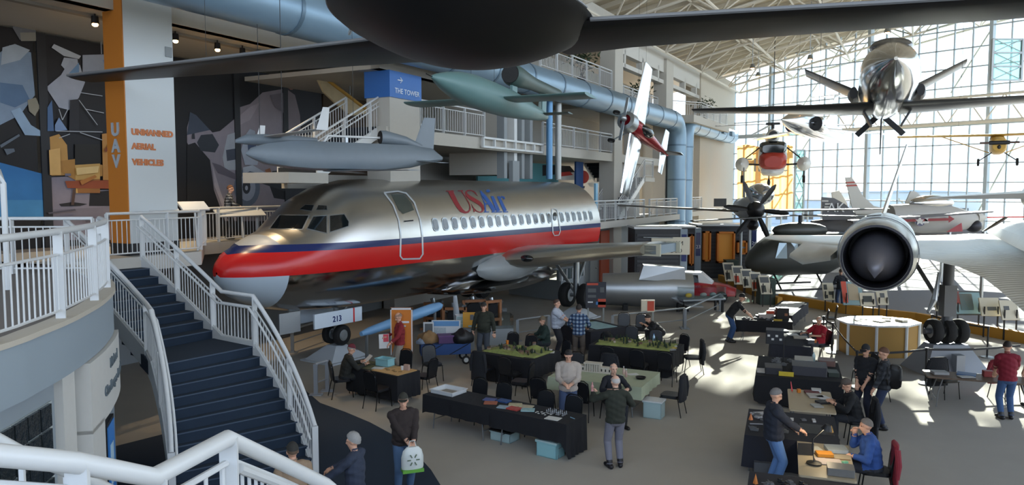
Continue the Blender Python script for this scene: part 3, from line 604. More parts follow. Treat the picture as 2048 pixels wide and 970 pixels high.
S(MB(MF).bx(43.5, 48.2, -6.2, -6, 3.65, 9.1), 'wall_gallery_dark', mat('warm_dark', '#4a3d30', .8), 'dark warm gallery wall behind the hanging glider')
S(MB(MF).bx(53, 66, -3.0, -2.8, 9.48, 9.56), 'trim_11', mat('soffit_beam', '#8a857c', .8), 'soffit strip with spotlights')
# old glider wing hanging in the dark gallery
gl_ = T('glider_wing', 'old cream fabric wing with an ochre edge hung in the dark gallery', 'wing'); q = [FWP(u, v, -3.6) for u, v in ((632, 158), (650, 156), (740, 225), (700, 232), (676, 214), (645, 185))]
nrm_ = Vector((.88, -.475, 0)) * .08; mb = MB(); k = len(q); mb.add(q + [p + nrm_ for p in q], [list(range(k)), list(range(2 * k - 1, k - 1, -1))] + [[i, (i + 1) % k, k + (i + 1) % k, k + i] for i in range(k)]); mb.build('wing_skin', mat('old_fabric', '#b5a27e', .8, noise=.2, nscale=3), gl_)
MB().path([FWP(650, 156, -3.5), FWP(742, 226, -3.5)], .06, 8).build('leading_edge', mat('ochre', '#b58a3a', .7), gl_)
for u in (660, 700): p = FWP(u, 190, -3.55); MB().tube(p, (p.x, p.y, 9.1), .012, n=5).build('cable', steel, gl_)
# UAV column
uc = T('column_uav', 'square column with an orange side lettered UAV and a white face', 'column'); c0 = FL(262, 512, 3.65); ang = math.atan2(-.88, -.475)
MU = frame((c0.x, c0.y, 0), ang)   # local x toward camera along the gallery, y toward the hall
MB(MU).bx(-1.35, 0, -.7, 0, 3.65, 13).build('shaft', mat('col_white', '#c3c8c9', .6), uc)
MB(MU).bx(0, .03, -.72, 0, 3.75, 13).build('orange_side', mat('uav_orange', '#b06a1c', .6), uc); MB(MU).bx(-1.36, .035, -.73, .02, 3.65, 3.95).build('base', black, uc)
MB(MU).bx(-1.3, -1.12, 0, .04, 8.6, 8.85).build('light_switch', greywall, uc)
e3, n3 = MF.to_3x3() @ Vector((1, 0, 0)), MF.to_3x3() @ Vector((0, 1, 0))
for ch, v in (('U', 270), ('A', 303), ('V', 334)):
    z = PX(248, v, c0.y).z; p = MU @ Vector((.035, -.37, z)); textmesh(ch, .43, 'letter', mat('silver_letter', '#aeb7c0', .4, .3), uc, plane_M(p, n3, (0, 0, 1)), .02, bold=.016)
for s_, v in (('UNMANNED', 268), ('AERIAL', 297), ('VEHICLES', 329)):
    z = PX(272, v, c0.y).z; p = MU @ Vector((-.12, .005, z)); textmesh(s_, .2, 'letter', mat('orange_letter', '#c0703f', .5), uc, plane_M(p, -e3, (0, 0, 1)), .015, 'LEFT', bold=.011)
# tower sign on its column
ts = T('tower_sign', 'blue sign wrapped around a column reading THE TOWER with an arrow', 'sign'); MB(MF).bx(50.05, 51.8, -.95, .09, 8.25, 9.1).build('panel', mat('sign_blue', '#2b66ad', .5), ts)
textmesh('THE TOWER', .24, 'letter', mat('sign_white', '#d9dfe6', .5), ts, plane_M(FW(51.55, .1, 8.4), -e3, (0, 0, 1)), .005, 'LEFT'); tm_ = MB(); p = FW(51.4, .1, 8.83); tm_.path([p, p - e3 * .25], .02, 6).path([p - e3 * .15 + Vector((0, 0, .09)), p - e3 * .25, p - e3 * .15 - Vector((0, 0, .09))], .02, 6); tm_.build('arrow', MATS['sign_white'], ts)
# spotlights under the soffit
spm = mat('lamp_glow', '#ffd9a0', .5, emit='#ffc070', estr=18)
for k, (u, v) in enumerate(((190, 38), (351, 72), (435, 90), (485, 100), (516, 107))):
    p = FWP(u, v + 3, -2.75); o = T('spotlight', ('warm spotlight over the lunar module mural', 'warm spotlight just right of the white column', 'small warm spotlight, first of three over the rover mural', 'bright warm spotlight in the middle over the rover mural', 'bright warm spotlight, last of three over the rover mural')[k], 'spotlight', p)
    MB().tube((0, 0, 0), (0, 0, max(.1, 9.55 - p.z)), .02, n=6).build('stem', dark, o); MB().lathe([(.0, .1), (.08, .1), (.09, -.08), (.07, -.08)], 12).build('housing', dark, o, True); MB().ell((0, 0, -.1), (.07, .07, .05)).build('bulb', spm, o, True)
    L = bpy.data.lights.new('spot_lamp', 'SPOT'); L.energy = 110; L.color = (1, .75, .45); L.spot_size = 1.5; lo = bpy.data.objects.new('lamp_light', L); COL.objects.link(lo); lo.parent = o; lo.location = (0, 0, -.17)
# reading rail panels on the second level railing
for k, (u0, u1) in enumerate(((300, 358), (366, 420), (437, 532))):
    a, b = (FWP(u0, 432, -1.65), FWP(u1, 432, -1.65)) if k < 2 else (PX(u0, 425, 23.1), PX(u1, 425, 24.6)); a.z = b.z = 4.72 - .3 * (k > 1); o = T('reading_panel', ('leftmost tilted information panel on the second level rail', 'middle tilted information panel on the second level rail', 'right tilted information panel on the second level rail below the plaid visitor')[k], 'panel'); d = (b - a); up = Vector((-.88, .475, .9)).normalized() * .32
    mb = MB(); nn = d.normalized().cross(up.normalized()) * .02; q = [a, b, b + up, a + up]; mb.add([p - nn for p in q] + [p + nn for p in q], [[0, 1, 2, 3], [7, 6, 5, 4], [0, 4, 5, 1], [1, 5, 6, 2], [2, 6, 7, 3], [3, 7, 4, 0]]); mb.build('board', white, o)
    c_ = (a + b) / 2; MB().tube((c_.x, c_.y, 3.65), c_ + up * .3, .03, n=6).build('support', white, o)
# ------------------------------------------------------------------ airliner
M7 = frame((-7.8, 19.7, 3.05), math.atan2(.83, .56))
STA = [(0, .03, .03, -.03, 0), (.06, .26, .2, -.26, 0), (.2, .48, .38, -.46, .0), (.5, .8, .6, -.74, .02), (1.0, 1.13, .84, -.98, .06), (1.5, 1.36, 1.03, -1.14, .14), (1.95, 1.5, 1.2, -1.24, .22), (2.4, 1.6, 1.62, -1.31, .3), (2.9, 1.69, 2.03, -1.36, .38), (3.6, 1.79, 2.35, -1.41, .48), (4.5, 1.86, 2.52, -1.45, .56), (5.6, 1.88, 2.56, -1.46, .6), (18.3, 1.88, 2.56, -1.46, .6)]
def sec(x):
    for a, b in zip(STA, STA[1:]):
        if x <= b[0]: t = (x - a[0]) / (b[0] - a[0]); return [a[i] + (b[i] - a[i]) * t for i in range(1, 5)]
    return list(STA[-1][1:])
xs = sorted(set([s[0] for s in STA] + [.03, .12, .33, .7, 1.25, 1.34, 1.36, 1.7, 2.15, 2.65, 3.2, 4, 5, 6.5, 8, 9.5, 11, 12.5, 14, 15.5, 17]))
SEG = [(None, -.1, 9, 0), (-.1, .53, 4, 1), (.53, .72, 2, 2), (.72, None, 14, 3)]
rings = []; segm = []
for x in xs:
    w, top, bot, mid = sec(x); P = []
    def ph(z): z = max(bot, min(top, z)); return math.asin(max(-1, min(1, (z - mid) / ((top - mid) if z >= mid else (mid - bot)))))
    segm = []
    for za, zb, n, k in SEG:
        p0 = -math.pi / 2 if za is None else ph(za); p1 = math.pi / 2 if zb is None else ph(zb)
        for i in range(n): p = p0 + (p1 - p0) * i / n; P.append(p); segm.append(k)
    P.append(math.pi / 2)
    pt = lambda p: (w * math.cos(p), mid + ((top - mid) if p >= 0 else (mid - bot)) * math.sin(p))
    half = [pt(p) for p in P]
    rings.append([Vector((x, -y, z)) for y, z in half] + [Vector((x, y, z)) for y, z in half[-2:0:-1]])
nh = len(P); plane7 = T('airliner', 'polished silver airliner fuselage with red and navy stripes', 'airplane')
mb = MB(M7); N = len(rings[0]); vs = [p for r in rings for p in r]; fs = []; ms = []
for i in range(len(rings) - 1):
    for j in range(N):
        k = j if j < nh - 1 else (2 * nh - 3 - j); s = segm[k]; xm = (xs[i] + xs[i + 1]) / 2
        m_ = {0: 4 if xm < 1.35 else 0, 1: 1, 2: 2, 3: 5 if xm < 1.35 else 6}[s]
        fs.append([i * N + j, i * N + (j + 1) % N, (i + 1) * N + (j + 1) % N, (i + 1) * N + j]); ms.append(m_)
fs.append([(len(rings) - 1) * N + j for j in range(N)]); ms.append(3)
mb.add(vs, fs); mb.m = ms
skin = mat('airliner_skin', '#b9bbbe', .16, 1.0, noise=.07, nscale=1.0, bump=.1, bscale=1.6)
redp = mat('stripe_red', '#c3201f', .25); navyp = mat('stripe_navy', '#1c2a5c', .25); radome = mat('radome_grey', '#a9b6c0', .35); radtop = mat('radome_top', '#aeb1b2', .4)
fus = mb.build('fuselage', [skin, redp, navyp, dark, radome, radtop, mat('upper_skin', '#c4c2bd', .34, 1.0, noise=.1, nscale=.8, bump=.15, bscale=1.2)], plane7, True)
bm_ = bmesh.new(); bm_.from_mesh(fus.data); BV = BVHTree.FromBMesh(bm_)
def hit(u, v):
    d = _ray(u, v).normalized(); h = BV.ray_cast(Vector((0, 0, CAMH)), d); return h[0], h[1]
def decal(polys, name, m, parent, off=.008, cuts=2):
    """flat paint laid on the fuselage skin: polygons given in photo coordinates, dropped onto the surface"""
    bm = bmesh.new()
    for pl in polys:
        vs = [bm.verts.new((u, v, 0)) for u, v in pl]; bm.faces.new(vs)
    bmesh.ops.triangulate(bm, faces=bm.faces)
    bmesh.ops.subdivide_edges(bm, edges=bm.edges, cuts=cuts, use_grid_fill=True)
    bad = []
    for v in bm.verts:
        h, nn = hit(v.co.x, v.co.y)
        if h is None: bad.append(v)
        else: v.co = h + nn * (off if nn.dot(-_ray(v.co.x, v.co.y)) > 0 else -off)
    bmesh.ops.delete(bm, geom=bad, context='VERTS')
    me = bpy.data.meshes.new(name); bm.to_mesh(me); bm.free(); me.materials.append(m); me.polygons.foreach_set('use_smooth', [True] * len(me.polygons)); return link(name, me, parent)
def stroke(pts, w):
    """quad strip polygons following pts with widths w (photo coordinates)"""
    out = []; L = []; R = []
    for i, p in enumerate(pts):
        a, b = pts[max(0, i - 1)], pts[min(len(pts) - 1, i + 1)]; dx, dy = b[0] - a[0], b[1] - a[1]; l = math.hypot(dx, dy) or 1; k = (w[i] if isinstance(w, (list, tuple)) else w) / 2
        L.append((p[0] - dy / l * k, p[1] + dx / l * k)); R.append((p[0] + dy / l * k, p[1] - dx / l * k))
    for i in range(len(pts) - 1): out.append([L[i], L[i + 1], R[i + 1], R[i]])
    return out
# windshield panes, frames
ws = [[(541, 457), (560, 431), (617, 432), (604, 458)], [(615, 457), (627, 434), (653, 432), (653, 466)], [(660, 432), (688, 429), (697, 444), (696, 452), (660, 464)], [(600, 419), (611, 410), (628, 411), (623, 422)], [(633, 420), (637, 411), (653, 412), (654, 420)]]
for pl in ws:
    decal([[(p[0] + (p[0] - sum(q[0] for q in pl) / len(pl)) * .1, p[1] + (p[1] - sum(q[1] for q in pl) / len(pl)) * .14) for p in pl]], 'window_frame', mat('ws_frame', '#9fa3a6', .3, .6), plane7, .006, 3)
    decal([pl], 'cockpit_window', dglass, plane7, .014, 3)
# cabin windows on the port side
wm = mat('cabin_pane', '#2a2f34', .08, spec=.8)
w_, t_, b_, mi_ = sec(8); zc = 1.08; yy = w_ * math.sqrt(1 - ((zc - mi_) / (t_ - mi_)) ** 2); tilt = math.atan2((zc - mi_) / (t_ - mi_) ** 2, yy / w_ ** 2)
def rrect(w, h, r, n=4):
    out = []
    for cx, cy, a in ((w / 2 - r, h / 2 - r, 0), (-w / 2 + r, h / 2 - r, 90), (-w / 2 + r, -h / 2 + r, 180), (w / 2 - r, -h / 2 + r, 270)):
        for i in range(n + 1): t = math.radians(a + 90 * i / n); out.append((cx + r * math.cos(t), cy + r * math.sin(t)))
    return out
me = None
for i in range(22):
    if i == 15: continue
    x = 6.8 + i * .508
    if me is None:
        mb = MB(); mb.prism(rrect(.31, .44, .13), .012); mb.prism(rrect(.24, .36, .1), .02, mi=1); q = mb.build('cabin_window', [steel, wm], plane7); me = q.data
    else: q = link('cabin_window', me, plane7)
    p = M7 @ Vector((x, -yy, zc)); xa = M7.to_3x3() @ Vector((1, 0, 0)); ya = M7.to_3x3() @ Vector((0, math.sin(tilt), math.cos(tilt))); q.matrix_world = plane_M(p, xa, ya)
# doors outlined in bare white metal
wl = mat('door_outline', '#c9ced2', .3, .3)
dpl = [(768, 386), (795, 383), (812, 387), (828, 405), (840, 440), (844, 470), (845, 508), (839, 517), (805, 518), (800, 512), (801, 470), (797, 440), (786, 410), (768, 386)]
door = decal(stroke(dpl, 3.2), 'passenger_door_outline', wl, plane7, .015, 1)
decal([[(782, 389), (808, 389), (822, 405), (828, 420), (806, 428), (797, 420)]], 'door_window_reflection', mat('door_reflection_tint', '#6f7b7c', .2, .8), plane7, .006, 2)  # reflection on the door painted on as a grey-green decal
decal(stroke([(808, 443), (826, 441)], 2.5), 'door_handle', dark, door, .02, 1)
decal(stroke([(1103, 419), (1109, 417), (1114, 421), (1117, 440), (1120, 462), (1117, 470), (1108, 471), (1105, 465), (1104, 440), (1103, 419)], 1.8), 'exit_outline', wl, plane7, .02, 1)
decal([ring(1109.5, 433, 3.6, 8.5, 14)], 'cabin_window', wm, plane7, .02, 2)
# lettering
ur = mat('us_red', '#8e2c33', .35); ub = mat('air_blue', '#2f5ca6', .35)
cv = lambda pts: [(880 + x / 8.82, 350 + y / 8.82) for x, y in pts]
sw = lambda pts, w: stroke(cv(pts), [k / 8.82 for k in w] if isinstance(w, (list, tuple)) else w / 8.82)
U = sw([(180, 285), (225, 380), (275, 480), (330, 570), (380, 630), (440, 662), (490, 655), (525, 615), (530, 560), (510, 500), (470, 430), (420, 350), (375, 285)], [85, 80, 76, 72, 64, 40, 32, 28, 20, 16, 16, 16, 20]) + sw([(100, 288), (245, 285)], 14) + sw([(310, 282), (405, 278)], 14)
Sx = sw([(660, 372), (600, 300), (540, 272), (480, 280), (455, 315), (475, 360), (540, 410), (620, 455), (700, 505), (745, 555), (760, 610), (735, 650), (690, 658), (640, 635), (585, 580), (550, 510)], [8, 20, 16, 24, 36, 52, 62, 66, 62, 52, 40, 28, 18, 16, 14, 6]) + sw([(596, 600), (604, 655)], 26) + sw([(596, 300), (640, 330)], 16)
decal(U + Sx, 'lettering', ur, plane7, .01, 1)
Ax = sw([(705, 280), (770, 440), (830, 650)][0:1] + [(745, 400), (790, 520), (800, 655)], [10, 14, 22, 30]) + sw([(712, 285), (790, 390), (880, 510), (960, 640)], [24, 60, 66, 72]) + sw([(790, 512), (880, 510)], 22) + sw([(775, 655), (860, 652)], 16) + sw([(905, 655), (1000, 652)], 16)
ix = sw([(920, 385), (965, 490), (1030, 640)], [50, 56, 62]) + sw([(985, 655), (1095, 650)], 16) + [cv(ring(845, 285, 38, 26, 12))] + sw([(890, 384), (945, 380)], 12)
rx = sw([(1030, 385), (1085, 500), (1150, 640)], [46, 52, 60]) + sw([(1055, 420), (1085, 385), (1125, 400), (1130, 430)], [14, 26, 34, 30]) + sw([(1115, 655), (1200, 650)], 16) + sw([(1005, 386), (1050, 382)], 12)
decal(Ax + ix + rx, 'lettering', ub, plane7, .01, 1)
# wing with cut outer end, fairing, landing light
sw_ = []
for s, xl, ch, zz, th in ((1.2, 10.2, 5.6, -.42, .14), (2.3, 10.8, 5.2, -.34, .135), (3.6, 11.45, 4.5, -.2, .13), (5.0, 12.15, 3.9, -.07, .125), (6.3, 12.8, 3.4, .05, .12)):
    r = []
    for i in range(20):
        a = 2 * math.pi * i / 20; u = .5 - .5 * math.cos(a); t = th * ch * (1.5 * math.sqrt(max(u, 0)) - .8 * u - .7 * u * u) * 1.15; r.append(Vector((xl + ch * u, -s, zz + (t if a < math.pi else -t))))
    sw_.append(r)
wing7 = MB(M7).loft(sw_).build('wing', MATS['upper_skin'], plane7, True)
mb = MB(M7); mb.bx(13.2, 15.2, -6.75, -6.25, -.12, .2); mb.build('wing_spar_stub', mat('primer', '#8d9da8', .6), plane7)
MB(M7).bx(13.2, 13.3, -6.9, -6.2, -.18, .26).build('end_rib', mat('ribm', '#b7b5a2', .5), plane7); MB(M7).bx(15.1, 15.2, -6.9, -6.2, -.16, .24).build('end_rib', MATS['ribm'], plane7)
fairm = mat('fairing_grey', '#8d9396', .4)
decal([[(972, 568), (990, 548), (1003, 520), (1020, 508), (1052, 505), (1050, 520), (1040, 545), (1045, 562), (1010, 570)]], 'wing_fairing', fairm, plane7, .02, 3)
mb = MB(M7); mb.ell((11.4, -1.6, -.66), (2.1, .5, .55)); mb.build('wing_root_fairing', fairm, plane7, True)
mb = MB(M7); mb.ell((11.02, -2.62, -.3), (.16, .3, .13)); mb.build('landing_light', dglass, plane7, True)
mb = MB(M7); mb.ell((12.4, 0, -1.35), (4.2, 1.75, .45)); mb.build('belly_fairing', chrome, plane7, True)
# nose gear and its white door numbered 213
def wheel(mb, c, r, w, ax, n=20):
    ax = Vector(ax).normalized(); M = Matrix.Translation(Vector(c)) @ ax.to_track_quat('Z', 'Y').to_matrix().to_4x4()
    mb.lathe([(r * .55, -w / 2), (r * .9, -w / 2), (r, -w * .3), (r, w * .3), (r * .9, w / 2), (r * .55, w / 2)], n, M, 0); mb.lathe([(0, -w * .42), (r * .56, -w * .42), (r * .56, w * .42), (0, w * .42)], n, M, 1)
    mb.lathe([(r * .4, w * .42), (r * .4, w * .5), (r * .2, w * .5), (r * .2, w * .42)], n, M, 1)
def wheel2(M, c, r, w, ax, parent, hubm, n=24):
    m2 = MB(M); wheel(m2, c, r, w, ax, n); k = [f for f, q in zip(m2.f, m2.m) if q == 1]; t_ = MB(); t_.v = m2.v; t_.f = [f for f, q in zip(m2.f, m2.m) if q == 0]; t_.m = [0] * len(t_.f); o = t_.build('wheel', rubber, parent, True); h_ = MB(); h_.v = m2.v; h_.f = k; h_.m = [0] * len(k); h_.build('hub', hubm, o, True)
def gear(label_name, x, y, zt, zb, r, gap, w, parent, M):
    mb = MB(M); mb.tube((x, y, zt), (x, y, zb), .085, n=10); mb.tube((x, y, zb + .5), (x, y, zb - .02), .055, n=8); mb.tube((x, y - gap, zb), (x, y + gap, zb), .05); mb.tube((x + .9, y, zt), (x, y, zb + .55), .04); mb.build(label_name, alum, parent, True)
    for s in (-1, 1): wheel2(M, (x, y + s * gap, zb), r, w, (0, -1, 0), parent, alum)
gear('nose_gear', 4.15, 0, -1.2, -2.28, .32, .24, .2, plane7, M7)
MB(M7).bx(2.75, 4.65, -.62, -.56, -1.86, -1.42).build('gear_door', mat('door_white', '#c5cfd8', .35), plane7)
MB(M7).bx(2.75, 4.65, .5, .56, -1.86, -1.42).build('gear_door', MATS['door_white'], plane7)
MB(M7).bx(4.28, 4.33, -.63, -.55, -1.86, -1.42).build('red_stripe', redp, plane7); textmesh('213', .24, 'number', navyp, plane7, M7 @ plane_M((3.62, -.625, -1.74), (1, 0, 0), (0, 0, 1)), .002, bold=.006)
MB(M7).bx(1.75, 2.5, -.3, -.25, -1.9, -1.3).build('grey_hatch', alum, plane7)
gp = M7 @ Vector((0, 0, 0)); xg = 14.8
MG = M7
for yy_ in (-2.6, 2.6):
    mb = MB(M7); mb.tube((xg, yy_, -.3), (xg, yy_, -2.1), .13, n=12); mb.tube((xg, yy_, -2.05), (xg, yy_ * .55, -.6), .07); mb.tube((xg + .9, yy_, -.5), (xg, yy_, -1.7), .06); mb.tube((xg, yy_ - .5, -2.1), (xg, yy_ + .5, -2.1), .07); mb.build('main_gear', steel, plane7, True)
    for s in (-.42, .42): wheel2(M7, (xg, yy_ + s, -2.1), .51, .36, (0, -1, 0), plane7, white)
# stands that carry the raised wheels
for k, (x, y, h, lb) in enumerate(((4.15, 0, .45, 'white pyramid stand under the airliner nose wheels'), (14.8, -2.6, .44, 'white pyramid stand under the airliner main wheels'), (14.8, 2.6, .44, 'pyramid stand under the far airliner main wheels'))):
    p = M7 @ Vector((x, y, 0)); o = T('jack_stand', lb, 'stand', (p.x, p.y, 0), math.atan2(.83, .56))
    mb = MB(); a, b = .75, .2; mb.add([(-a, -a * .8, .05), (a, -a * .8, .05), (a, a * .8, .05), (-a, a * .8, .05), (-b, -b, h), (b, -b, h), (b, b, h), (-b, b, h)], [[3, 2, 1, 0], [4, 5, 6, 7], [0, 1, 5, 4], [1, 2, 6, 5], [2, 3, 7, 6], [3, 0, 4, 7]]); mb.build('pyramid', mat('stand_white', '#b9c0c6', .5), o); MB().bx(-.85, .85, -.7, .7, 0, .05).build('base_plate', MATS['stand_white'], o)
o = T('model_fuselage', 'light blue slanted tube with a row of small dark windows beside the nose gear', 'tube'); a, b = PX(722, 668, 21.6), PX(884, 610, 24.6)
lb = mat('boom_blue', '#6f9cc4', .4); MB().path([a, a.lerp(b, .1), a.lerp(b, .55), a.lerp(b, .85), a.lerp(b, .96), b], [.07, .12, .17, .17, .13, .05], 16).build('hull', lb, o, True); d = (b - a).normalized()
for k in range(14): p = a.lerp(b, .24 + k * .045) + Vector((0, -.125 - .0035 * k, -.02)); MB().bx(p.x - .022, p.x + .022, p.y - .012, p.y + .012, p.z - .022, p.z + .022).build('window', navyp, o)
p = a.lerp(b, .06); MB().tube((p.x, p.y, 0), p, .05).build('prop_leg', steel, o); p = a.lerp(b, .9); MB().tube((p.x, p.y, 0), p, .05).build('prop_leg', steel, o)
textmesh('VIKAMA', .12, 'letter', navyp, o, plane_M(a.lerp(b, .63) + Vector((0, -.175, .03)), d, (0, 0, 1)), .002)
# ------------------------------------------------------------------ hanging craft
def cable(o, p, zt, r=.005): MB().tube(p, (p[0], p[1], zt), r, n=5).build('cable', dark, o)
def foil(s, xl, ch, z, th, n=16, M=None, vert=False):
    out = []
    for i in range(n):
        a = 2 * math.pi * i / n; u = .5 - .5 * math.cos(a); t = th * ch * (1.5 * math.sqrt(max(u, 0)) - .8 * u - .7 * u * u); t = t if a < math.pi else -t
        out.append(Vector((xl + ch * u, s, z + t)) if not vert else Vector((xl + ch * u, t, s)))
    return out
def body(stations, n=18, e=2.0):
    """rings along x: (x, yc, zc, ry, rz)"""
    out = []
    for x, yc, zc, ry, rz in stations:
        r = []
        for i in range(n):
            a = 2 * math.pi * i / n; c, s = math.cos(a), math.sin(a); r.append(Vector((x, yc + ry * math.copysign(abs(c) ** (2 / e), c), zc + rz * math.copysign(abs(s) ** (2 / e), s))))
        out.append(r)
    return out
# black drone overhead: local x along the span to the right, y away from the camera
ds = T('drone', 'huge black flying wing drone with a saucer body hanging overhead', 'drone'); MD = frame((-.75, 12.2, 7.92), math.atan2(-.43, .903)) @ Matrix.Rotation(math.radians(-6), 4, 'X')
bk = mat('drone_black', '#0c0c0e', .45, noise=.1, nscale=1); bt = mat('drone_grey_top', '#6d6f72', .45)
prof = [(0, -.62), (.45, -.61), (.9, -.53), (1.3, -.4), (1.65, -.24), (1.9, -.11), (2.02, -.02), (2.05, .02)]
mb = MB(MD); rings = []; n = 48
for r, z in prof + [(2.0, .06), (1.6, .16), (.8, .3), (0.001, .36)]:
    rr = []
    for j in range(n):
        a = 2 * math.pi * j / n; c, s = math.cos(a), math.sin(a); rr.append(Vector((r * c, r * s * (1.12 if s < 0 else 1.02), z)))
    rings.append(rr)
for i in range(len(rings) - 1): mb.add(rings[i] + rings[i + 1], [[j, (j + 1) % n, n + (j + 1) % n, n + j] for j in range(n)], 0 if i < 8 else 1)
mb.build('body', [bk, bt], ds, True)
for sgn in (-1, 1):
    rr = []
    for s, y0, ch, z, th in ((1.0, .15, 1.9, -.02, .11), (2.2, .35, 1.5, .0, .1), (6, .62, 1.1, .04, .1), (11.2, .95, .62, .1, .1)):
        r = [Vector((sgn * s, y0 + p.x, z - .03 * s * (1 if sgn > 0 else 0) + p.z)) for p in foil(0, 0, ch, 0, th)]; rr.append(r)
    mb = MB(MD); mb.loft(rr); nf = len(mb.f)
    mb.m = [1 if (sum(mb.v[i].z for i in f) / len(f) > sum(v.z for v in mb.v) / len(mb.v) and False) else 0 for f in mb.f]
    mb.build('wing', [bk, bt], ds, True)
    mb = MB(MD); mb.path([Vector((sgn * s, y0 - .01, z - .03 * s * (1 if sgn > 0 else 0) + .02)) for s, y0, ch, z, th in ((2.0, .34, 1, 0, 0), (6, .62, 1, .04, 0), (11.2, .95, 1, .1, 0))], .035, 6); mb.build('leading_edge', bt, ds, True)
mb = MB(MD); pts = [Vector((2.055 * math.cos(a), 2.055 * math.sin(a) * (1.12 if math.sin(a) < 0 else 1.02), .03)) for a in np.linspace(math.pi, 2 * math.pi, 40)]; mb.path(pts, .018, 5); mb.build('rim_edge', bt, ds, True)
for k, (x, y) in enumerate(((-1.2, .8), (1.2, .8), (0, -1.2), (-7, 1.2), (6, 1.0))): p = MD @ Vector((x, y, .15)); cable(ds, p, 16.5)
# green flying bomb
v1 = T('flying_bomb', 'teal green pulse jet flying bomb hanging left of the lift tower', 'aircraft'); MV = frame((-1.85, 17.5, 7.86), math.atan2(7.5, 3.28)) @ Matrix.Rotation(math.radians(2.2), 4, 'Y')
gm = mat('bomb_green', '#5a7c7d', .45, noise=.12, nscale=1.5); gd = mat('bomb_dark', '#3f5350', .5, noise=.15, nscale=2)
mb = MB(MV); mb.loft(body([(0, 0, 0, .03, .03), (.25, 0, 0, .12, .12), (.7, 0, 0, .24, .24), (1.3, 0, 0, .35, .35), (2, 0, 0, .41, .41), (3, 0, 0, .42, .42), (4.2, 0, 0, .4, .4), (5.4, 0, 0, .32, .32), (6.6, 0, 0, .2, .2), (7.3, 0, 0, .1, .1)], 24)); mb.build('fuselage', gm, v1, True)
MB(MV).tube((0, 0, 0), (-.25, 0, .02), .015, n=5).build('nose_probe', dark, v1)
mb = MB(MV); mb.loft(body([(4.45, 0, .86, .27, .27), (4.6, 0, .86, .32, .32), (5.0, 0, .86, .3, .3), (5.5, 0, .86, .25, .25), (6.2, 0, .86, .2, .2), (8.3, 0, .86, .19, .19)], 20), caps=False); mb.build('jet_tube', gd, v1, True)
mb = MB(MV); mb.loft(body([(4.44, 0, .86, .26, .26), (4.7, 0, .86, .2, .2), (4.9, 0, .86, .16, .16)], 20), caps=True); mb.build('intake', black, v1, True)
for x0 in (4.55, 6.9): MB(MV).bx(x0, x0 + .35, -.04, .04, .25 if x0 < 6 else 0, .7).build('pylon', gm, v1)
for sgn in (-1, 1):
    mb = MB(MV); mb.loft([foil(sgn * .3, 3.1, 1.05, -.02, .09), foil(sgn * 2.68, 3.1, 1.05, -.02, .09)]); mb.build('wing', gm, v1, True)
    mb = MB(MV); mb.loft([foil(sgn * .08, 6.55, .6, .02, .09), foil(sgn * 1.0, 6.6, .5, .02, .09)]); mb.build('tailplane', gd, v1, True)
mb = MB(MV); mb.loft([foil(.1, 6.6, .75, 0, .06, vert=True), foil(1.0, 6.9, .5, 0, .06, vert=True)]); mb.build('fin', gd, v1, True)
for x in (2.0, 3.4): p = MV @ Vector((x, 0, .4)); cable(v1, p, 15.5)
# grey cruise missile
mi = T('cruise_missile', 'grey wedge bodied cruise missile hanging before the rover mural', 'missile'); a, b = PX(492, 305, 16.2), PX(882, 318, 18.6); MM = frame(a, math.atan2(b.y - a.y, b.x - a.x)); Lm = (b - a).length
gy = mat('missile_grey', '#6c767e', .45, noise=.05)
rings = []
for x, hw, zt, zb in ((0, .02, .0, -.05), (.12, .12, .11, -.12), (.4, .24, .2, -.24), (.9, .31, .27, -.32), (1.4, .34, .28, -.36), (3.0, .34, .27, -.36), (Lm - .9, .33, .26, -.28), (Lm - .3, .27, .2, -.14), (Lm, .1, .02, -.08)):
    pts = [(-hw * .55, zt), (hw * .55, zt), (hw * .85, zt * .55), (hw, zb * .55), (hw * .8, zb * .9), (hw * .45, zb), (-hw * .45, zb), (-hw * .8, zb * .9), (-hw, zb * .55), (-hw * .85, zt * .55)]; rings.append([Vector((x, y, z)) for y, z in pts])
mb = MB(MM); mb.loft(rings); mb.build('fuselage', gy, mi, True)
mb = MB(MM); mb.loft(body([(3.05, 0, .43, .16, .16), (3.2, 0, .43, .165, .165), (3.7, 0, .36, .12, .12), (4.1, 0, .22, .1, .08)], 16), caps=False); mb.build('intake_cowl', gy, mi, True); mb = MB(MM); mb.loft(body([(3.04, 0, .43, .152, .152), (3.35, 0, .4, .1, .1)], 16)); mb.build('intake_duct', black, mi, True)
mb = MB(MM); mb.loft([foil(.2, Lm - .75, .55, 0, .06, vert=True), foil(.95, Lm - .45, .3, 0, .06, vert=True)]); mb.build('fin', gy, mi, True)
for sgn in (-1, 1):
    mb = MB(MM); mb.loft([foil(sgn * .2, Lm - .9, .5, -.1, .06), foil(sgn * .75, Lm - .45, .3, -.16, .06)]); mb.build('tailplane', gy, mi, True)
    mb = MB(MM); mb.loft([foil(sgn * .15, 1.7, .6, -.37, .05), foil(sgn * 1.7, 3.0, .35, -.37, .05)]); mb.build('wing', gy, mi, True)
mb = MB(MM); p0 = Vector((1.6, 0, .28)); MB(MM).bx(2.2, 2.26, -.03, .03, .25, .4).build('hook', steel, mi)
MB(MM).path([(1.7, 0, .28), (1.8, 0, .42), (3.2, 0, .42)], .03, 6).build('hoist_bar', white, mi); cable(mi, MM @ Vector((2.4, 0, .3)), 15)
MB(MM).path([(2.35, .04, 2.75), (2.4, .09, 2.9), (2.45, .04, 3.05), (2.4, -.04, 2.9)], .025, 6, closed=True).build('shackle', steel, mi)
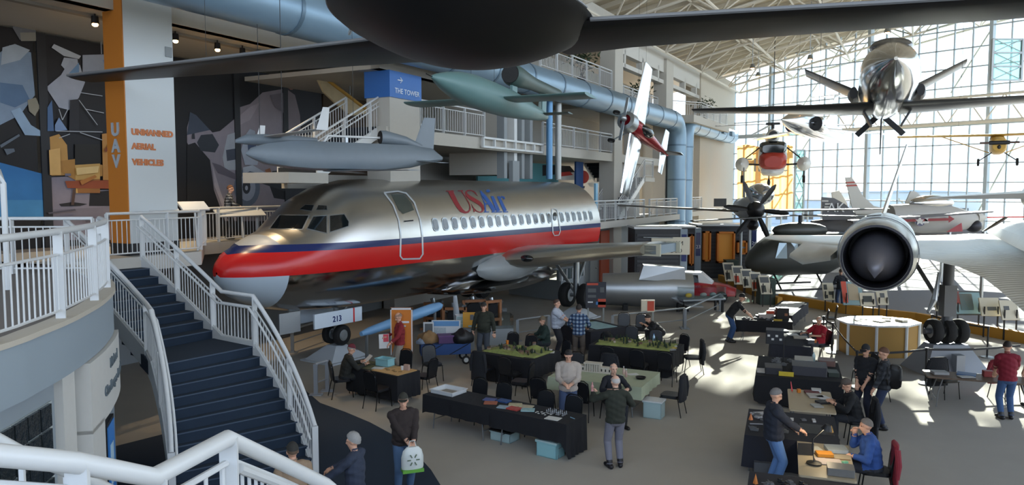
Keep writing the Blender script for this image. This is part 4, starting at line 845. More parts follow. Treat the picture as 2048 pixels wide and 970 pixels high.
# small white drone above the missile nose
wd_ = T('drone', 'small white twin boom drone hanging above the grey missile nose', 'drone'); a, b = PX(470, 278, 17.2), PX(632, 275, 18.2); MS = frame(a, math.atan2(b.y - a.y, b.x - a.x))
mb = MB(MS); mb.loft(body([(0, 0, -.05, .03, .04), (.25, 0, 0, .1, .12), (.7, 0, 0, .13, .14), (1.4, 0, .03, .11, .1), (1.9, 0, .04, .05, .05)], 14)); mb.build('fuselage', gy, wd_, True)
mb = MB(MS); mb.loft([foil(-2.6, 1.05, .25, .1, .1), foil(0, .6, .42, .08, .1), foil(2.6, 1.05, .25, .1, .1)]); mb.build('wing', white, wd_, True)
for s in (-2.6, 2.6): mb = MB(MS); mb.loft([[p + Vector((0, s, 0)) for p in foil(.08, 1.05, .25, 0, .08, vert=True)], [p + Vector((0, s, 0)) for p in foil(.55, 1.2, .14, 0, .08, vert=True)]]); mb.build('winglet', white, wd_, True)
for y in (-1, 1): p = MS @ Vector((.8, y, .1)); cable(wd_, p, 15, .008)
# chrome stunt plane on its side
sp = T('stunt_plane', 'chrome and red stunt plane hanging on edge before the balconies', 'airplane'); Q = PX(1272, 258, 38)
up_ = (PX(1277, 128, 38) - PX(1262, 388, 38)).normalized(); fw_ = (PX(1330, 312, 40.6) - PX(1252, 246, 36.8)).normalized()
MSP = plane_M(Q, fw_, up_)      # local x aft, y = span (vertical)
redc = mat('candy_red', '#8e1f28', .2, .4, bump=.1, bscale=3)
mb = MB(MSP); mb.loft(body([(-1.15, 0, 0, .3, .3), (-.9, 0, 0, .42, .42), (0, 0, 0, .42, .5), (1.2, 0, 0, .34, .42), (2.6, 0, 0, .2, .26), (4.0, 0, 0, .06, .12)], 16)); mb.build('fuselage', redc, sp, True)
mb = MB(MSP); mb.loft(body([(-1.25, 0, 0, .28, .28), (-1.2, 0, 0, .46, .46), (-.75, 0, 0, .5, .5), (-.6, 0, 0, .44, .44)], 20), caps=False); mb.build('cowl', alum, sp, True)
for s in (-1, 1):
    mb = MB(MSP); mb.loft([foil(s * .2, -.6, 1.5, 0, .11), foil(s * 3.45, -.4, .95, 0, .1)]); mb.build('wing', chrome, sp, True)
    mb = MB(MSP); mb.loft([foil(s * .05, 3.0, .8, .05, .07), foil(s * 1.2, 3.2, .5, .05, .07)]); mb.build('tailplane', chrome, sp, True)
    mb = MB(MSP); mb.tube((-.3, s * .3, -.3), (-.4, s * .75, -1.0), .04); mb.build('gear_leg', steel, sp); m2 = MB(MSP); wheel(m2, (-.4, s * .75, -1.05), .19, .12, (0, 1, 0), 14); m2.build('wheel', [rubber, steel], sp, True)
mb = MB(MSP); mb.loft([foil(.1, 3.1, .9, 0, .06, vert=True), foil(1.0, 3.5, .5, 0, .06, vert=True)]); mb.build('fin', chrome, sp, True)
mb = MB(MSP); mb.ell((.4, 0, .42), (.7, .26, .26)); mb.build('canopy', dglass, sp, True)
mb = MB(MSP); mb.box((-1.4, .6, 0), (.06, 1.0, .14)); mb.box((-1.4, -.6, 0), (.06, 1.0, .14)); mb.build('propeller', alum, sp); mb = MB(MSP); mb.ell((-1.45, 0, 0), (.22, .16, .16)); mb.build('spinner', alum, sp, True)
for s in (2.6, .4): cable(sp, MSP @ Vector((.1, s, 0)), 16)
# silver pusher plane seen head on
lf_ = T('pusher_plane', 'silver pointed nose pusher plane hanging high at the upper right', 'airplane'); Q = PX(1778, 165, 23.5); fwd = Vector((-.40, -.91, 0)).normalized(); ML = plane_M(Q, -fwd, (1, .02, .0)) @ Matrix.Rotation(math.radians(-5), 4, 'Y')
# local x aft, y to the right of the picture, z down flipped by plane_M -> rebuild with z up
xa = -fwd; za = Vector((0, 0, 1)); ya = za.cross(xa); ML = Matrix(((xa.x, ya.x, za.x, Q.x), (xa.y, ya.y, za.y, Q.y), (xa.z, ya.z, za.z, Q.z), (0, 0, 0, 1))) @ Matrix.Rotation(math.radians(6), 4, 'Y')
mb = MB(ML); mb.loft(body([(-3.2, 0, -.1, .05, .05), (-2.9, 0, -.08, .26, .24), (-2.3, 0, -.02, .5, .5), (-1.4, 0, .1, .74, .78), (-.4, 0, .2, .85, .95), (1.5, 0, .2, .85, .95), (3.5, 0, .15, .6, .62), (5.2, 0, .1, .25, .25)], 28)); mb.build('fuselage', chrome, lf_, True)
mb = MB(ML); mb.loft(body([(-1.25, 0, .74, .3, .1), (-.9, 0, .92, .55, .22), (-.3, 0, 1.0, .62, .2), (.2, 0, 1.0, .5, .14)], 20)); mb.build('windscreen', mat('screen_dark', '#4b4d50', .15, .3), lf_, True)
for s in (-1, 1):
    mb = MB(ML); mb.loft([foil(s * .4, .0, 2.0, -.62, .12), foil(s * 2.2, .35, 1.45, -.55, .12), foil(s * 6.2, 1.0, .75, -.35, .1)]); mb.build('wing', mat('wing_dark', '#4a4b4e', .3, .7), lf_, True)
    mb = MB(ML); mb.loft([[Vector((p.x, s * p.z * .86, .15 + p.z * .52)) + Vector((0, p.y * .3, p.y)) for p in foil(.3, 3.6, 1.9, 0, .1, vert=True)], [Vector((p.x, s * p.z * .86, .15 + p.z * .52)) + Vector((0, p.y * .3, p.y)) for p in foil(3.1, 4.6, 1.2, 0, .1, vert=True)]]); mb.build('tail_fin', MATS['wing_dark'], lf_, True)
    mb = MB(ML); mb.loft(body([(1.2, s * .98, .0, .12, .2), (1.6, s * 1.0, .0, .16, .24), (2.6, s * .9, 0, .1, .16)], 12)); mb.build('air_scoop', dark, lf_, True)
mb = MB(ML); mb.loft([foil(-.2, 4.2, .8, 0, .08, vert=True), foil(-1.5, 4.6, .5, 0, .08, vert=True)]); mb.build('lower_fin', dark, lf_, True)
mb = MB(ML)
for k in range(4):
    a = math.radians(45 + 90 * k); R = Matrix.Rotation(a, 3, 'X'); mb.box(R @ Vector((0, 0, .62)) + Vector((5.4, 0, .1)), (.05, .2, 1.0), R)
mb.build('propeller', dark, lf_)
for k, (y, z) in enumerate(((-.55, -.85), (.55, -.85))): mb = MB(ML); mb.box((.9, y, z - .1), (.5, .06, .5), Matrix.Rotation(-.5 * (1 if y > 0 else -1), 3, 'X')); mb.build('gear_door', dark, lf_)
for y in (-2, 2): cable(lf_, ML @ Vector((.5, y, -.45)), 19)
cable(lf_, ML @ Vector((0, 0, 1.1)), 19)
# silver jet with round intakes
fj = T('jet_fighter', 'silver jet with stubby wings hanging left of the pusher plane', 'airplane'); Q = PX(1608, 248, 38); fw_ = (PX(1578, 240, 36) - PX(1660, 268, 41.5)); xa = -fw_.normalized(); ya = Vector((0, 0, 1)).cross(xa).normalized(); za = xa.cross(ya)
MJ = Matrix(((xa.x, ya.x, za.x, Q.x), (xa.y, ya.y, za.y, Q.y), (xa.z, ya.z, za.z, Q.z), (0, 0, 0, 1)))
mb = MB(MJ); mb.loft(body([(-3.4, 0, -.15, .03, .03), (-2.4, 0, -.1, .3, .3), (-1.2, 0, 0, .5, .55), (.5, 0, 0, .55, .62), (3, 0, 0, .55, .6), (6, 0, 0, .42, .45)], 20)); mb.build('fuselage', chrome, fj, True)
mb = MB(MJ); mb.loft(body([(-1.6, 0, .42, .1, .05), (-1.0, 0, .6, .28, .26), (-.2, 0, .66, .3, .26), (.6, 0, .55, .2, .1)], 14)); mb.build('canopy', mat('canopy_frame', '#8e9294', .2, .5), fj, True)
for s in (-1, 1):
    mb = MB(MJ); mb.loft(body([(-.1, s * .62, -.02, .3, .36), (.2, s * .64, -.02, .34, .4), (1.4, s * .55, 0, .3, .4), (2.6, s * .35, 0, .2, .3)], 18), caps=False); mb.build('intake_cowl', chrome, fj, True)
    mb = MB(MJ); mb.loft(body([(-.08, s * .62, -.02, .29, .35), (.25, s * .6, -.02, .2, .26)], 18)); mb.build('intake_duct', navyp if s > 0 else black, fj, True); mb = MB(MJ); mb.loft(body([(-.35, s * .56, 0, .02, .02), (.2, s * .55, 0, .14, .2)], 12)); mb.build('intake_cone', chrome, fj, True)
    mb = MB(MJ); mb.loft([foil(s * .5, 1.2, 1.7, -.1, .04), foil(s * 3.3, 1.8, .9, -.45, .04)]); mb.build('wing', chrome, fj, True)
mb = MB(MJ); mb.loft([foil(.4, 4.2, 1.6, 0, .05, vert=True), foil(2.2, 5.3, .8, 0, .05, vert=True)]); mb.build('fin', chrome, fj, True)
mb = MB(MJ); mb.loft([foil(-1.5, 5.7, .5, 2.2, .05), foil(0, 5.4, .9, 2.2, .05), foil(1.5, 5.7, .5, 2.2, .05)]); mb.build('tailplane', chrome, fj, True)
for x in (-1, 2.5): cable(fj, MJ @ Vector((x, 0, .55)), 17)
# red and white helicopter
hc = T('helicopter', 'red and white rescue helicopter with side floats hanging before the orange banner', 'helicopter'); Q = PX(1546, 318, 55); MH = frame(Q, math.atan2(55, 17))
rw = mat('heli_red', '#a03428', .4); hw_ = mat('heli_white', '#c9cac8', .4)
mb = MB(MH); mb.loft(body([(.25, 0, .1, .9, 1.05), (.6, 0, .15, 1.0, 1.2), (4, 0, .15, 1.0, 1.2), (7, 0, .6, .4, .4)], 16, 3)); mb.build('cabin', hw_, hc, True)
mb = MB(MH); mb.loft(body([(-.45, 0, -.2, .6, .4), (-.2, 0, -.15, .85, .62), (.35, 0, -.1, .98, .68)], 16, 3)); mb.build('nose', rw, hc, True)
mb = MB(MH); mb.loft(body([(-.3, 0, -.95, .2, .1), (.1, 0, -.85, .8, .38), (1.5, 0, -.85, .85, .4)], 16)); mb.build('hull', hw_, hc, True)
mb = MB(MH); mb.loft(body([(-.2, 0, .72, .75, .3), (.1, 0, .85, .92, .45), (.7, 0, .85, .98, .48)], 14, 4)); mb.build('windscreen', dglass, hc, True)
mb = MB(MH); mb.loft(body([(.5, 0, 1.7, .3, .3), (.9, 0, 1.75, .5, .5), (3, 0, 1.6, .5, .45)], 16)); mb.build('engine_housing', hw_, hc, True); mb = MB(MH); mb.lathe([(0, 0), (.32, 0), (.32, .1), (0, .1)], 18, Matrix.Translation((.42, 0, 1.75)) @ Matrix.Rotation(math.pi / 2, 4, 'Y')); mb.build('intake', black, hc, True)
mb = MB(MH); mb.tube((1.8, 0, 2.1), (1.8, 0, 2.75), .12); mb.tube((1.8, -.5, 2.7), (1.8, .5, 2.7), .1); mb.build('rotor_head', dark, hc)
for a in (100, 280, 10): mb = MB(MH); d = Vector((math.cos(math.radians(a)), math.sin(math.radians(a)), -.03)); mb.path([Vector((1.8, 0, 2.7)) + d * .5, Vector((1.8, 0, 2.7)) + d * 8], .14, 6, flat=.25); mb.build('rotor_blade', mat('blade_grey', '#7b7d7e', .5), hc)
for s in (-1, 1):
    mb = MB(MH); mb.loft(body([(-.4, s * 2.15, -.35, .1, .1), (0, s * 2.15, -.35, .46, .5), (.8, s * 2.15, -.35, .5, .52), (2.4, s * 2.15, -.35, .2, .2)], 16)); mb.build('float', hw_, hc, True); mb = MB(MH); mb.tube((.5, s * .9, -.4), (.5, s * 1.75, -.35), .07); mb.tube((.6, s * .9, .9), (.6, s * 1.95, .05), .05); mb.build('strut', dark, hc)
    mb = MB(MH); mb.tube((.3, s * 2.15, -.8), (.3, s * 2.15, -1.3), .05); wheel(mb, (.3, s * 2.15, -1.45), .28, .18, (0, 1, 0), 12); mb.build('wheel', [rubber, rubber], hc)
mb = MB(MH); mb.tube((.2, .25, -1.1), (.2, .25, -1.6), .05); mb.ell((.2, .25, -1.7), (.12, .12, .25)); mb.build('winch_hook', dark, hc)
cable(hc, MH @ Vector((1.8, 0, 2.75)), 18, .03)
# yellow light plane
yp = T('light_plane', 'yellow high wing light plane hanging at the right edge, seen head on', 'airplane'); Q = PX(1998, 290, 43); MY = frame(Q, math.atan2(43, 24)); yl = mat('cub_yellow', '#b8923a', .5)
mb = MB(MY); mb.loft(body([(-.2, 0, 0, .32, .32), (.1, 0, 0, .4, .45), (1.5, 0, .1, .42, .6), (5, 0, .1, .08, .2)], 14, 3)); mb.build('fuselage', yl, yp, True)
for s in (-1, 1):
    mb = MB(MY); mb.loft([foil(0, .5, 1.5, .62, .09), foil(s * 5.2, .5, 1.4, .68, .08)]); mb.build('wing', yl, yp, True); mb = MB(MY); mb.tube((1, s * .4, -.4), (1, s * 2.8, .6), .03); mb.build('strut', yl, yp); mb = MB(MY); mb.tube((.6, s * .3, -.4), (.6, s * .9, -.85), .03); wheel(mb, (.6, s * .95, -.95), .22, .12, (0, 1, 0), 12); mb.build('wheel', [rubber, rubber], yp)
mb = MB(MY); mb.box((-.28, 0, .12), (.05, 1.9, .12)); mb.build('propeller', mat('prop_wood', '#4a3226', .5), yp); mb = MB(MY); mb.tube((-.24, -.5, .12), (-.24, .5, .12), .12); mb.build('cylinder', dark, yp); mb = MB(MY); mb.ell((-.18, 0, -.12), (.08, .1, .12)); mb.build('nose_bowl', black, yp)
for y in (-2, 2): cable(yp, MY @ Vector((1, y, .7)), 18)
# ------------------------------------------------------------------ big titanium jet at the right: local x aft, y to the left of the picture
bj = T('spy_plane', 'bare titanium jet with a round spiked engine intake at the right', 'airplane'); MBJ = frame((8.77, 18.0, 3.62), math.atan2(.89, .46))
ti = mat('titanium', '#bfc0bd', .36, .8, noise=.12, nscale=1.5, bump=.08, bscale=4); tid = mat('dark_titanium', '#2a2930', .45, .4)
RX = Matrix.Rotation(math.pi / 2, 4, 'Y')
mb = MB(MBJ); mb.lathe([(.74, .02), (.8, 0), (.84, .15), (.9, .8), (.95, 2.2), (.95, 5.5), (.86, 8), (.7, 9.6)], 40, RX); mb.build('nacelle', ti, bj, True)
mb = MB(MBJ); mb.lathe([(.795, -.005), (.745, -.01), (.72, .2), (.7, 1.8)], 40, RX); mb.build('intake_lip', tid, bj, True)
for x in (1.3, 2.6): mb = MB(MBJ); mb.lathe([(.93, x), (.955, x), (.955, x + .05), (.93, x + .05)], 40, RX); mb.build('nacelle_band', mat('band_dark', '#6d6f70', .4, .8), bj, True)
mb = MB(MBJ); tip = Vector((-.75, 0, -.42)); n = 36; rr = [[tip] * n]
for x, r in ((-.3, .2), (.2, .42), (.6, .56), (1.0, .64), (1.7, .62)): rr.append([Vector((x, r * math.cos(6.2832 * j / n), -.12 * (1.8 - x) / 1.8 + r * math.sin(6.2832 * j / n))) for j in range(n)])
mb.loft(rr, caps=False); mb.build('intake_spike', mat('spike', '#6e6d75', .38, .35), bj, True)
mb = MB(MBJ); mb.lathe([(.0, 1.75), (.72, 1.75)], 30, RX); mb.build('intake_back', black, bj)
# inner wing, chine and fuselage (cross sections along x)
rr = []
for x, ye, top, bot, cw in ((-14, -3.3, .35, -.35, .55), (-10, -2.75, .55, -.45, .75), (-7, -2.45, .7, -.5, .85), (-5.2, -2.3, .75, -.5, .9), (-3.6, -2.15, .76, -.5, .9), (-2.4, -2.0, .76, -.5, .9), (-1.2, -1.65, .76, -.48, .9), (-.2, -1.2, .75, -.45, .9), (.6, -.8, .75, -.42, .9), (3, -.6, .75, -.4, .9), (8, -.6, .7, -.38, .85), (9.6, -.6, .6, -.3, .8)):
    r = []; c = -4.0; w = ye - c; dz = .075 * min(0, x + .8)
    for f, zt in ((1, 0), (.92, .03), (.75, .07), (.55, .1), (.42, .16)): r.append(Vector((x, c + w * f, zt)))
    for k in range(7): a = math.pi * k / 6; r.append(Vector((x, c + cw * math.cos(a) * .95, .16 + (top - .16) * math.sin(a))))
    for f, zt in ((.42, .16), (.7, .05), (1, 0)): r.append(Vector((x, c - w * f, zt)))
    for f, zb in ((-.6, .6), (0, 1), (.4, .7), (.7, .25), (.92, .05)): r.append(Vector((x, c + w * f, bot * zb)))
    rr.append([p + Vector((0, 0, dz)) for p in r])
tw = ti.copy(); tw.name = 'titanium_ribbed'; t_ = tw.node_tree; wv = t_.nodes.new('ShaderNodeTexWave'); wv.inputs['Scale'].default_value = 1.6; wv.inputs['Distortion'].default_value = .6; tcx = t_.nodes.new('ShaderNodeTexCoord'); mp = t_.nodes.new('ShaderNodeMapping'); mp.inputs['Rotation'].default_value = (0, 0, -1.09); bq = t_.nodes.new('ShaderNodeBump'); bq.inputs['Strength'].default_value = .6; bq.inputs['Distance'].default_value = .02
t_.links.new(tcx.outputs['Object'], mp.inputs[0]); t_.links.new(mp.outputs[0], wv.inputs['Vector']); t_.links.new(wv.outputs['Fac'], bq.inputs['Height']); t_.links.new(bq.outputs[0], t_.nodes['Principled BSDF'].inputs['Normal'])
MB(MBJ).loft(rr).build('fuselage_wing', tw, bj, True)
mb = MB(MBJ); mb.loft([foil(.6, 2.4, 7.2, 0, .035), foil(2.0, 4.4, 5.2, -.02, .03), foil(3.7, 7.2, 2.3, -.06, .03)]); mb.build('outer_wing', ti, bj, True)
mb = MB(MBJ); mb.loft([[Vector((x, y, z)) for x, y, z in r] for r in ([(-.1, 1.0, -.1), (.1, 1.02, -.0), (2.4, .9, .1), (2.4, .9, -.16)], [(.9, 1.75, -.32), (1.1, 1.75, -.22), (3.4, 1.5, .06), (3.4, 1.5, -.14)], [(2.6, 2.3, -.28), (2.8, 2.3, -.2), (4.6, 2.1, .05), (4.6, 2.1, -.1)])]); mb.build('cambered_edge', ti, bj, True)
mb = MB(MBJ); mb.loft([[Vector((p.x, p.y - .27 * (p.z - .8), p.z)) for p in foil(.8, 4.6, 4.0, 0, .035, vert=True)], [Vector((p.x, p.y - .27 * (p.z - .8), p.z)) for p in foil(3.05, 6.3, 2.1, 0, .035, vert=True)]]); mb.build('fin', ti, bj, True)
for k in range(3): MB(MBJ).box((1.6 + .14 * k, .12, .965), (.07, .34, .02), Matrix.Rotation(-.1, 3, 'X')).build('vent_slot', black, bj)
# landing gear with three wheels
g0 = PX(1893, 662, 21.6); mb = MB(); mb.tube((g0.x, g0.y, g0.z), (g0.x, g0.y, 3.4), .15, n=12); mb.tube((g0.x, g0.y, g0.z + .5), (g0.x - .7, g0.y + .8, 3.3), .06); mb.tube((g0.x - .65, g0.y, g0.z), (g0.x + .65, g0.y, g0.z), .09); mb.box((g0.x, g0.y, g0.z + .9), (.36, .3, .9)); mb.build('gear_leg', mat('gear_grey', '#5d5f63', .5, .4), bj, True)
for dx in (-.38, 0, .36): wheel2(Matrix(), (g0.x + dx, g0.y, g0.z), .36, .25, (1, .05, 0), bj, alum)
mb = MB(); mb.path([PX(1880, 545, 20.5), PX(1868, 600, 20.4), PX(1856, 625, 20.3)], [.06, .08, .04], 6); mb.build('gear_door', alum, bj)
o = T('jack_stand', 'grey tapered pedestal under the three wheels of the titanium jet', 'stand', (g0.x, g0.y, 0)); mb = MB(); h = g0.z - .36; mb.add([(-.95, -.7, 0), (.95, -.7, 0), (.95, .7, 0), (-.95, .7, 0), (-.5, -.25, h), (.5, -.25, h), (.5, .25, h), (-.5, .25, h)], [[3, 2, 1, 0], [4, 5, 6, 7], [0, 1, 5, 4], [1, 2, 6, 5], [2, 3, 7, 6], [3, 0, 4, 7]]); mb.build('pedestal', mat('ped_grey', '#8d9196', .5, .3), o); MB().bx(-.12, .12, -.76, -.5, .02, h * .75).build('rib', MATS['ped_grey'], o)
# drone riding on its back
dd = T('drone', 'pale delta drone carried on the back of the titanium jet, nose at the right edge', 'drone'); mb = MB(MBJ); mb.loft(body([(-4.5, -4.0, 1.45, .25, .25), (-3.6, -4, 1.45, .4, .4), (0, -4, 1.45, .5, .48), (6, -4, 1.45, .45, .45)], 18)); mb.build('fuselage', ti, dd, True)
for s in (-1, 1): mb = MB(MBJ); mb.add([(-3.6, -4 + s * .35, 1.45), (1.2, -4 + s * 1.0, 1.42), (4.3, -4 + s * 2.9, 1.38), (6, -4 + s * 2.8, 1.38), (6, -4 + s * .3, 1.4), (-3.4, -4 + s * .35, 1.58), (1.4, -4 + s * .9, 1.56), (4.4, -4 + s * 2.8, 1.42), (5.9, -4 + s * 2.7, 1.42), (6, -4 + s * .3, 1.62)], [[4, 3, 2, 1, 0], [5, 6, 7, 8, 9], [0, 1, 6, 5], [1, 2, 7, 6], [2, 3, 8, 7], [3, 4, 9, 8], [4, 0, 5, 9]]); mb.build('delta_wing', white, dd)
MB(MBJ).bx(.5, 3.5, -4.15, -3.85, .6, 1.2).build('pylon', ti, dd)
# ------------------------------------------------------------------ grey turboprop with a six blade propeller
tp_ = T('turboprop', 'grey aircraft with a black six blade propeller and long thin wings, mid distance', 'airplane'); Q = PX(1512, 420, 37); MT = frame(Q, math.atan2(1, .22)); tg = mat('turbo_grey', '#83878a', .45)
mb = MB(MT); mb.loft(body([(.3, 0, 0, .45, .45), (.8, .1, -.02, .62, .6), (2.0, .15, 0, .65, .65), (6, .2, 0, .5, .55), (9, .2, .1, .2, .25)], 20)); mb.build('fuselage', tg, tp_, True)
mb = MB(MT); mb.loft(body([(-.45, 0, 0, .04, .04), (-.3, 0, 0, .25, .25), (0, 0, 0, .42, .42), (.35, 0, 0, .44, .44)], 20)); mb.build('spinner', black, tp_, True)
bl = None
for k in range(6):
    a = math.radians(30 + 60 * k - 6)
    if bl is None: q = MB().loft([[Vector((x * w, y * w * .25, z)) for x, y in ((-1, 0), (0, 1), (1, 0), (0, -1))] for z, w in ((.25, .08), (.6, .12), (1.0, .15), (1.35, .13), (1.55, .04))]).build('propeller_blade', black, tp_); bl = q.data
    else: q = link('propeller_blade', bl, tp_)
    q.matrix_world = MT @ Matrix.Rotation(math.pi / 2, 4, 'Z') @ Matrix.Rotation(a, 4, 'Y') @ Matrix.Rotation(.5, 4, 'Z')
for s, L in ((1, 9.0), (-1, 6.5)): mb = MB(MT); mb.loft([foil(s * .4, 1.2, 1.5, -.1, .1), foil(s * L, 1.6, .7, .25 if s > 0 else .05, .08)]); mb.build('wing', mat('turbo_dark', '#5b5a58', .5), tp_, True)
mb = MB(MT); mb.ell((3.2, -.5, .75), (1.3, .75, .6)); mb.build('canopy', chrome, tp_, True); mb = MB(MT); mb.loft([foil(.3, 6.2, 1.6, 0, .06, vert=True), foil(2.3, 7.2, .8, 0, .06, vert=True)]); mb.build('fin', tg, tp_, True); mb = MB(MT); mb.ell((.9, .05, -.78), (.7, .3, .28)); mb.build('oil_scoop', black, tp_, True)
for x, y in ((2, .1), (6, .2)): MB(MT).tube((x, y, -.5), (x, y, -Q.z), .08).build('support_post', steel, tp_)
# ------------------------------------------------------------------ row of jets by the glass
def jetfin(o, pts, Y, th, m, name='fin'):
    q = [PX(u, v, Y) for u, v in pts]; k = len(q); mb = MB(); b = [p + Vector((.05, th, 0)) for p in q]; mb.add(q + b, [list(range(k)), list(range(2 * k - 1, k - 1, -1))] + [[i, (i + 1) % k, k + (i + 1) % k, k + i] for i in range(k)]); return mb.build(name, m, o)
jd = mat('navy_jet_dark', '#4c4b4d', .5); jl = mat('jet_light', '#b6b3ab', .5)
o = T('parked_jet', 'dark navy jet with AK lettered on its tail near the glass wall', 'airplane'); jetfin(o, [(1643, 394), (1668, 396), (1690, 408), (1712, 428), (1712, 440), (1645, 440)], 42, .18, jd); p = PX(1672, 415, 41.9); textmesh('AK', .74, 'letter', mat('ak_white', '#c9c9c7', .6), o, plane_M((p.x, p.y, p.z - .25), (1, 0, 0), (0, 0, 1)), .01)
a = PX(1640, 452, 42.2); mb = MB(frame(a, 0)); mb.loft(body([(-.4, .2, 0, .3, .3), (1, .2, -.2, .7, .7), (4.5, .2, -.3, .7, .75), (8, .2, -.4, .6, .6), (9.6, .2, -.5, .1, .1)], 16)); mb.build('fuselage', jd, o, True); MB(frame(a, 0)).bx(2, 2.2, .1, .3, -a.z, -.5).build('gear_leg', steel, o); MB(frame(a, 0)).bx(7, 7.2, .1, .3, -a.z, -.5).build('gear_leg', steel, o)
for u, v in ((1650, 402), (1656, 408), (1655, 414)): p = PX(u, v, 41.95); MB().bx(p.x - .18, p.x + .18, p.y - .02, p.y, p.z - .04, p.z + .04).build('tail_mark', jl, o)
o = T('parked_jet', 'pale jet with a tall red banded tail fin behind the AK tail', 'airplane'); jetfin(o, [(1691, 355), (1703, 354), (1712, 366), (1726, 392), (1748, 412), (1765, 416), (1760, 428), (1712, 428), (1704, 414)], 45, .2, jl)
for v0, v1 in ((364, 367), (370, 373)): jetfin(o, [(1693, v0), (1708 + (v0 - 364) * .8, v0 - 1), (1711 + (v0 - 364) * .8, v1 - 1), (1694, v1)], 44.96, .28, mat('fin_red', '#9c3b2e', .5), 'red_band')
a = PX(1700, 440, 45.5); mb = MB(frame(a, 0)); mb.loft(body([(0, 0, 0, .4, .5), (2, 0, 0, .75, .75), (6, 0, -.1, .75, .75), (8, 0, -.2, .2, .3)], 16)); mb.build('fuselage', jl, o, True); MB(frame(a, 0)).bx(2, 2.2, -.1, .1, -a.z, -.5).build('gear_leg', steel, o); MB(frame(a, 0)).bx(6, 6.2, -.1, .1, -a.z, -.5).build('gear_leg', steel, o)
o = T('tail_fin', 'pale grey fin with slanted top left of the red banded one', 'tail fin'); jetfin(o, [(1664, 384), (1679, 381), (1694, 406), (1698, 420), (1666, 420)], 47, .2, jl); p = PX(1680, 425, 47); MB().bx(p.x - .6, p.x + .6, p.y, p.y + .3, 0, p.z + .3).build('mount', jl, o)
# nose of a navy fighter with star and red arrow
o = T('fighter_nose', 'white and grey fighter nose with a star, red arrow and pointed probe', 'airplane'); a = PX(1945, 436, 40); MN = frame(a, math.pi)
mb = MB(MN); mb.loft(body([(-.3, 0, -.05, .22, .22), (.3, 0, -.1, .45, .5), (1.2, 0, -.05, .62, .72), (2.6, 0, 0, .7, .8), (4.4, 0, 0, .6, .7)], 20)); mb.build('fuselage', mat('fighter_white', '#a8a6a2', .45), o, True)
mb = MB(MN); mb.loft(body([(-.75, 0, .02, .04, .04), (-.45, 0, .02, .24, .24), (-.2, 0, 0, .3, .3)], 16)); mb.build('nose_cone', jl, o, True); mb = MB(MN); mb.ell((-.02, .1, -.42), (.4, .4, .36)); mb.build('intake_mouth', tid, o, True)
MB(MN).tube((-.7, 0, .03), (-3.2, 0, .06), .035, n=6).build('probe', redp, o); mb = MB(MN); mb.ell((2.2, 0, .8), (1.2, .4, .42)); mb.build('canopy', chrome, o, True)
jetfin(o, [(1800, 439), (1900, 436), (1900, 441), (1800, 444)], 39.1, .02, mat('arrow_red', '#8e2730', .5), 'arrow_shaft'); jetfin(o, [(1897, 431), (1908, 438), (1897, 445)], 39.1, .03, MATS['arrow_red'], 'arrow_head'); jetfin(o, [(1892, 464), (1922, 446), (1924, 463)], 39.1, .02, MATS['arrow_red'], 'red_wedge')
st_ = []
for k in range(10): r = 9 if k % 2 == 0 else 4; st_.append((1839 + r * math.sin(k * math.pi / 5), 442 - r * math.cos(k * math.pi / 5)))
jetfin(o, ring(1839, 442, 10, 10), 39.12, .02, navyp, 'roundel'); jetfin(o, st_, 39.08, .03, white, 'star'); jetfin(o, [(1845, 438), (1856, 436), (1856, 446), (1845, 447)], 39.1, .02, white, 'bar')
jetfin(o, [(1706, 441), (1990, 422), (1986, 425), (1706, 446)], 37.5, .9, jd, 'wing'); jetfin(o, [(1812, 404), (1822, 382), (1832, 383), (1862, 410), (1850, 415), (1812, 414)], 41, .2, jl, 'fin')
for x in (1.2, 3.8): MB(MN).tube((x, 0, -.6), (x, 0, -a.z), .09).build('gear_leg', steel, o)
o = T('propeller_blade_display', 'loose dark propeller blade tilted on a stand at the far right', 'propeller'); a, b = PX(1968, 462, 33), PX(2012, 435, 33); MB().path([a, a.lerp(b, .5), b], [.08, .16, .12], 6, flat=.4).build('blade', mat('blade_brown', '#4b423a', .5), o); MB().tube((a.x, a.y, 0), a, .08).build('stand', steel, o)
# dark helicopter on the low yellow platform
hu = T('helicopter', 'dark olive helicopter on the low yellow platform under the jet wing', 'helicopter'); Q = PX(1492, 524, 37); MU2 = frame((Q.x, Q.y, Q.z), math.atan2(.25, 1)); od = mat('olive_dark', '#30322e', .5)
mb = MB(MU2); mb.loft(body([(0, 0, -.1, .1, .12), (.25, 0, 0, .5, .42), (.8, 0, .15, .95, .75), (1.6, 0, .35, 1.2, 1.05), (4.2, 0, .4, 1.25, 1.1), (5.5, 0, .6, .8, .8), (7, 0, .85, .3, .35), (10, 0, 1.0, .15, .2)], 20, 2.6)); mb.build('cabin', od, hu, True)
for x0, x1, z0, z1 in ((.95, 1.45, .25, 1.0), (1.55, 2.05, .2, 1.05)): mb = MB(MU2); mb.add([(x0, -1.05, z0), (x1, -1.27, z0), (x1, -1.2, z1), (x0 + .2, -1.02, z1)], [[0, 1, 2, 3]]); mb.build('side_window', mat('pale_glass', '#9fb0b8', .1, .2), hu)
mb = MB(MU2); mb.ell((3, 0, 1.55), (1.6, .6, .4)); mb.build('engine_cowl', od, hu, True); MB(MU2).tube((3, 0, 1.6), (3, 0, 2.3), .1).build('mast', dark, hu)
for a in (8, 188): d = Vector((math.cos(math.radians(a)), math.sin(math.radians(a)), -.03)); MB(MU2).path([Vector((3, 0, 2.3)) + d * .3, Vector((3, 0, 2.3)) + d * 6.5], .2, 6, flat=.2).build('rotor_blade', od, hu)
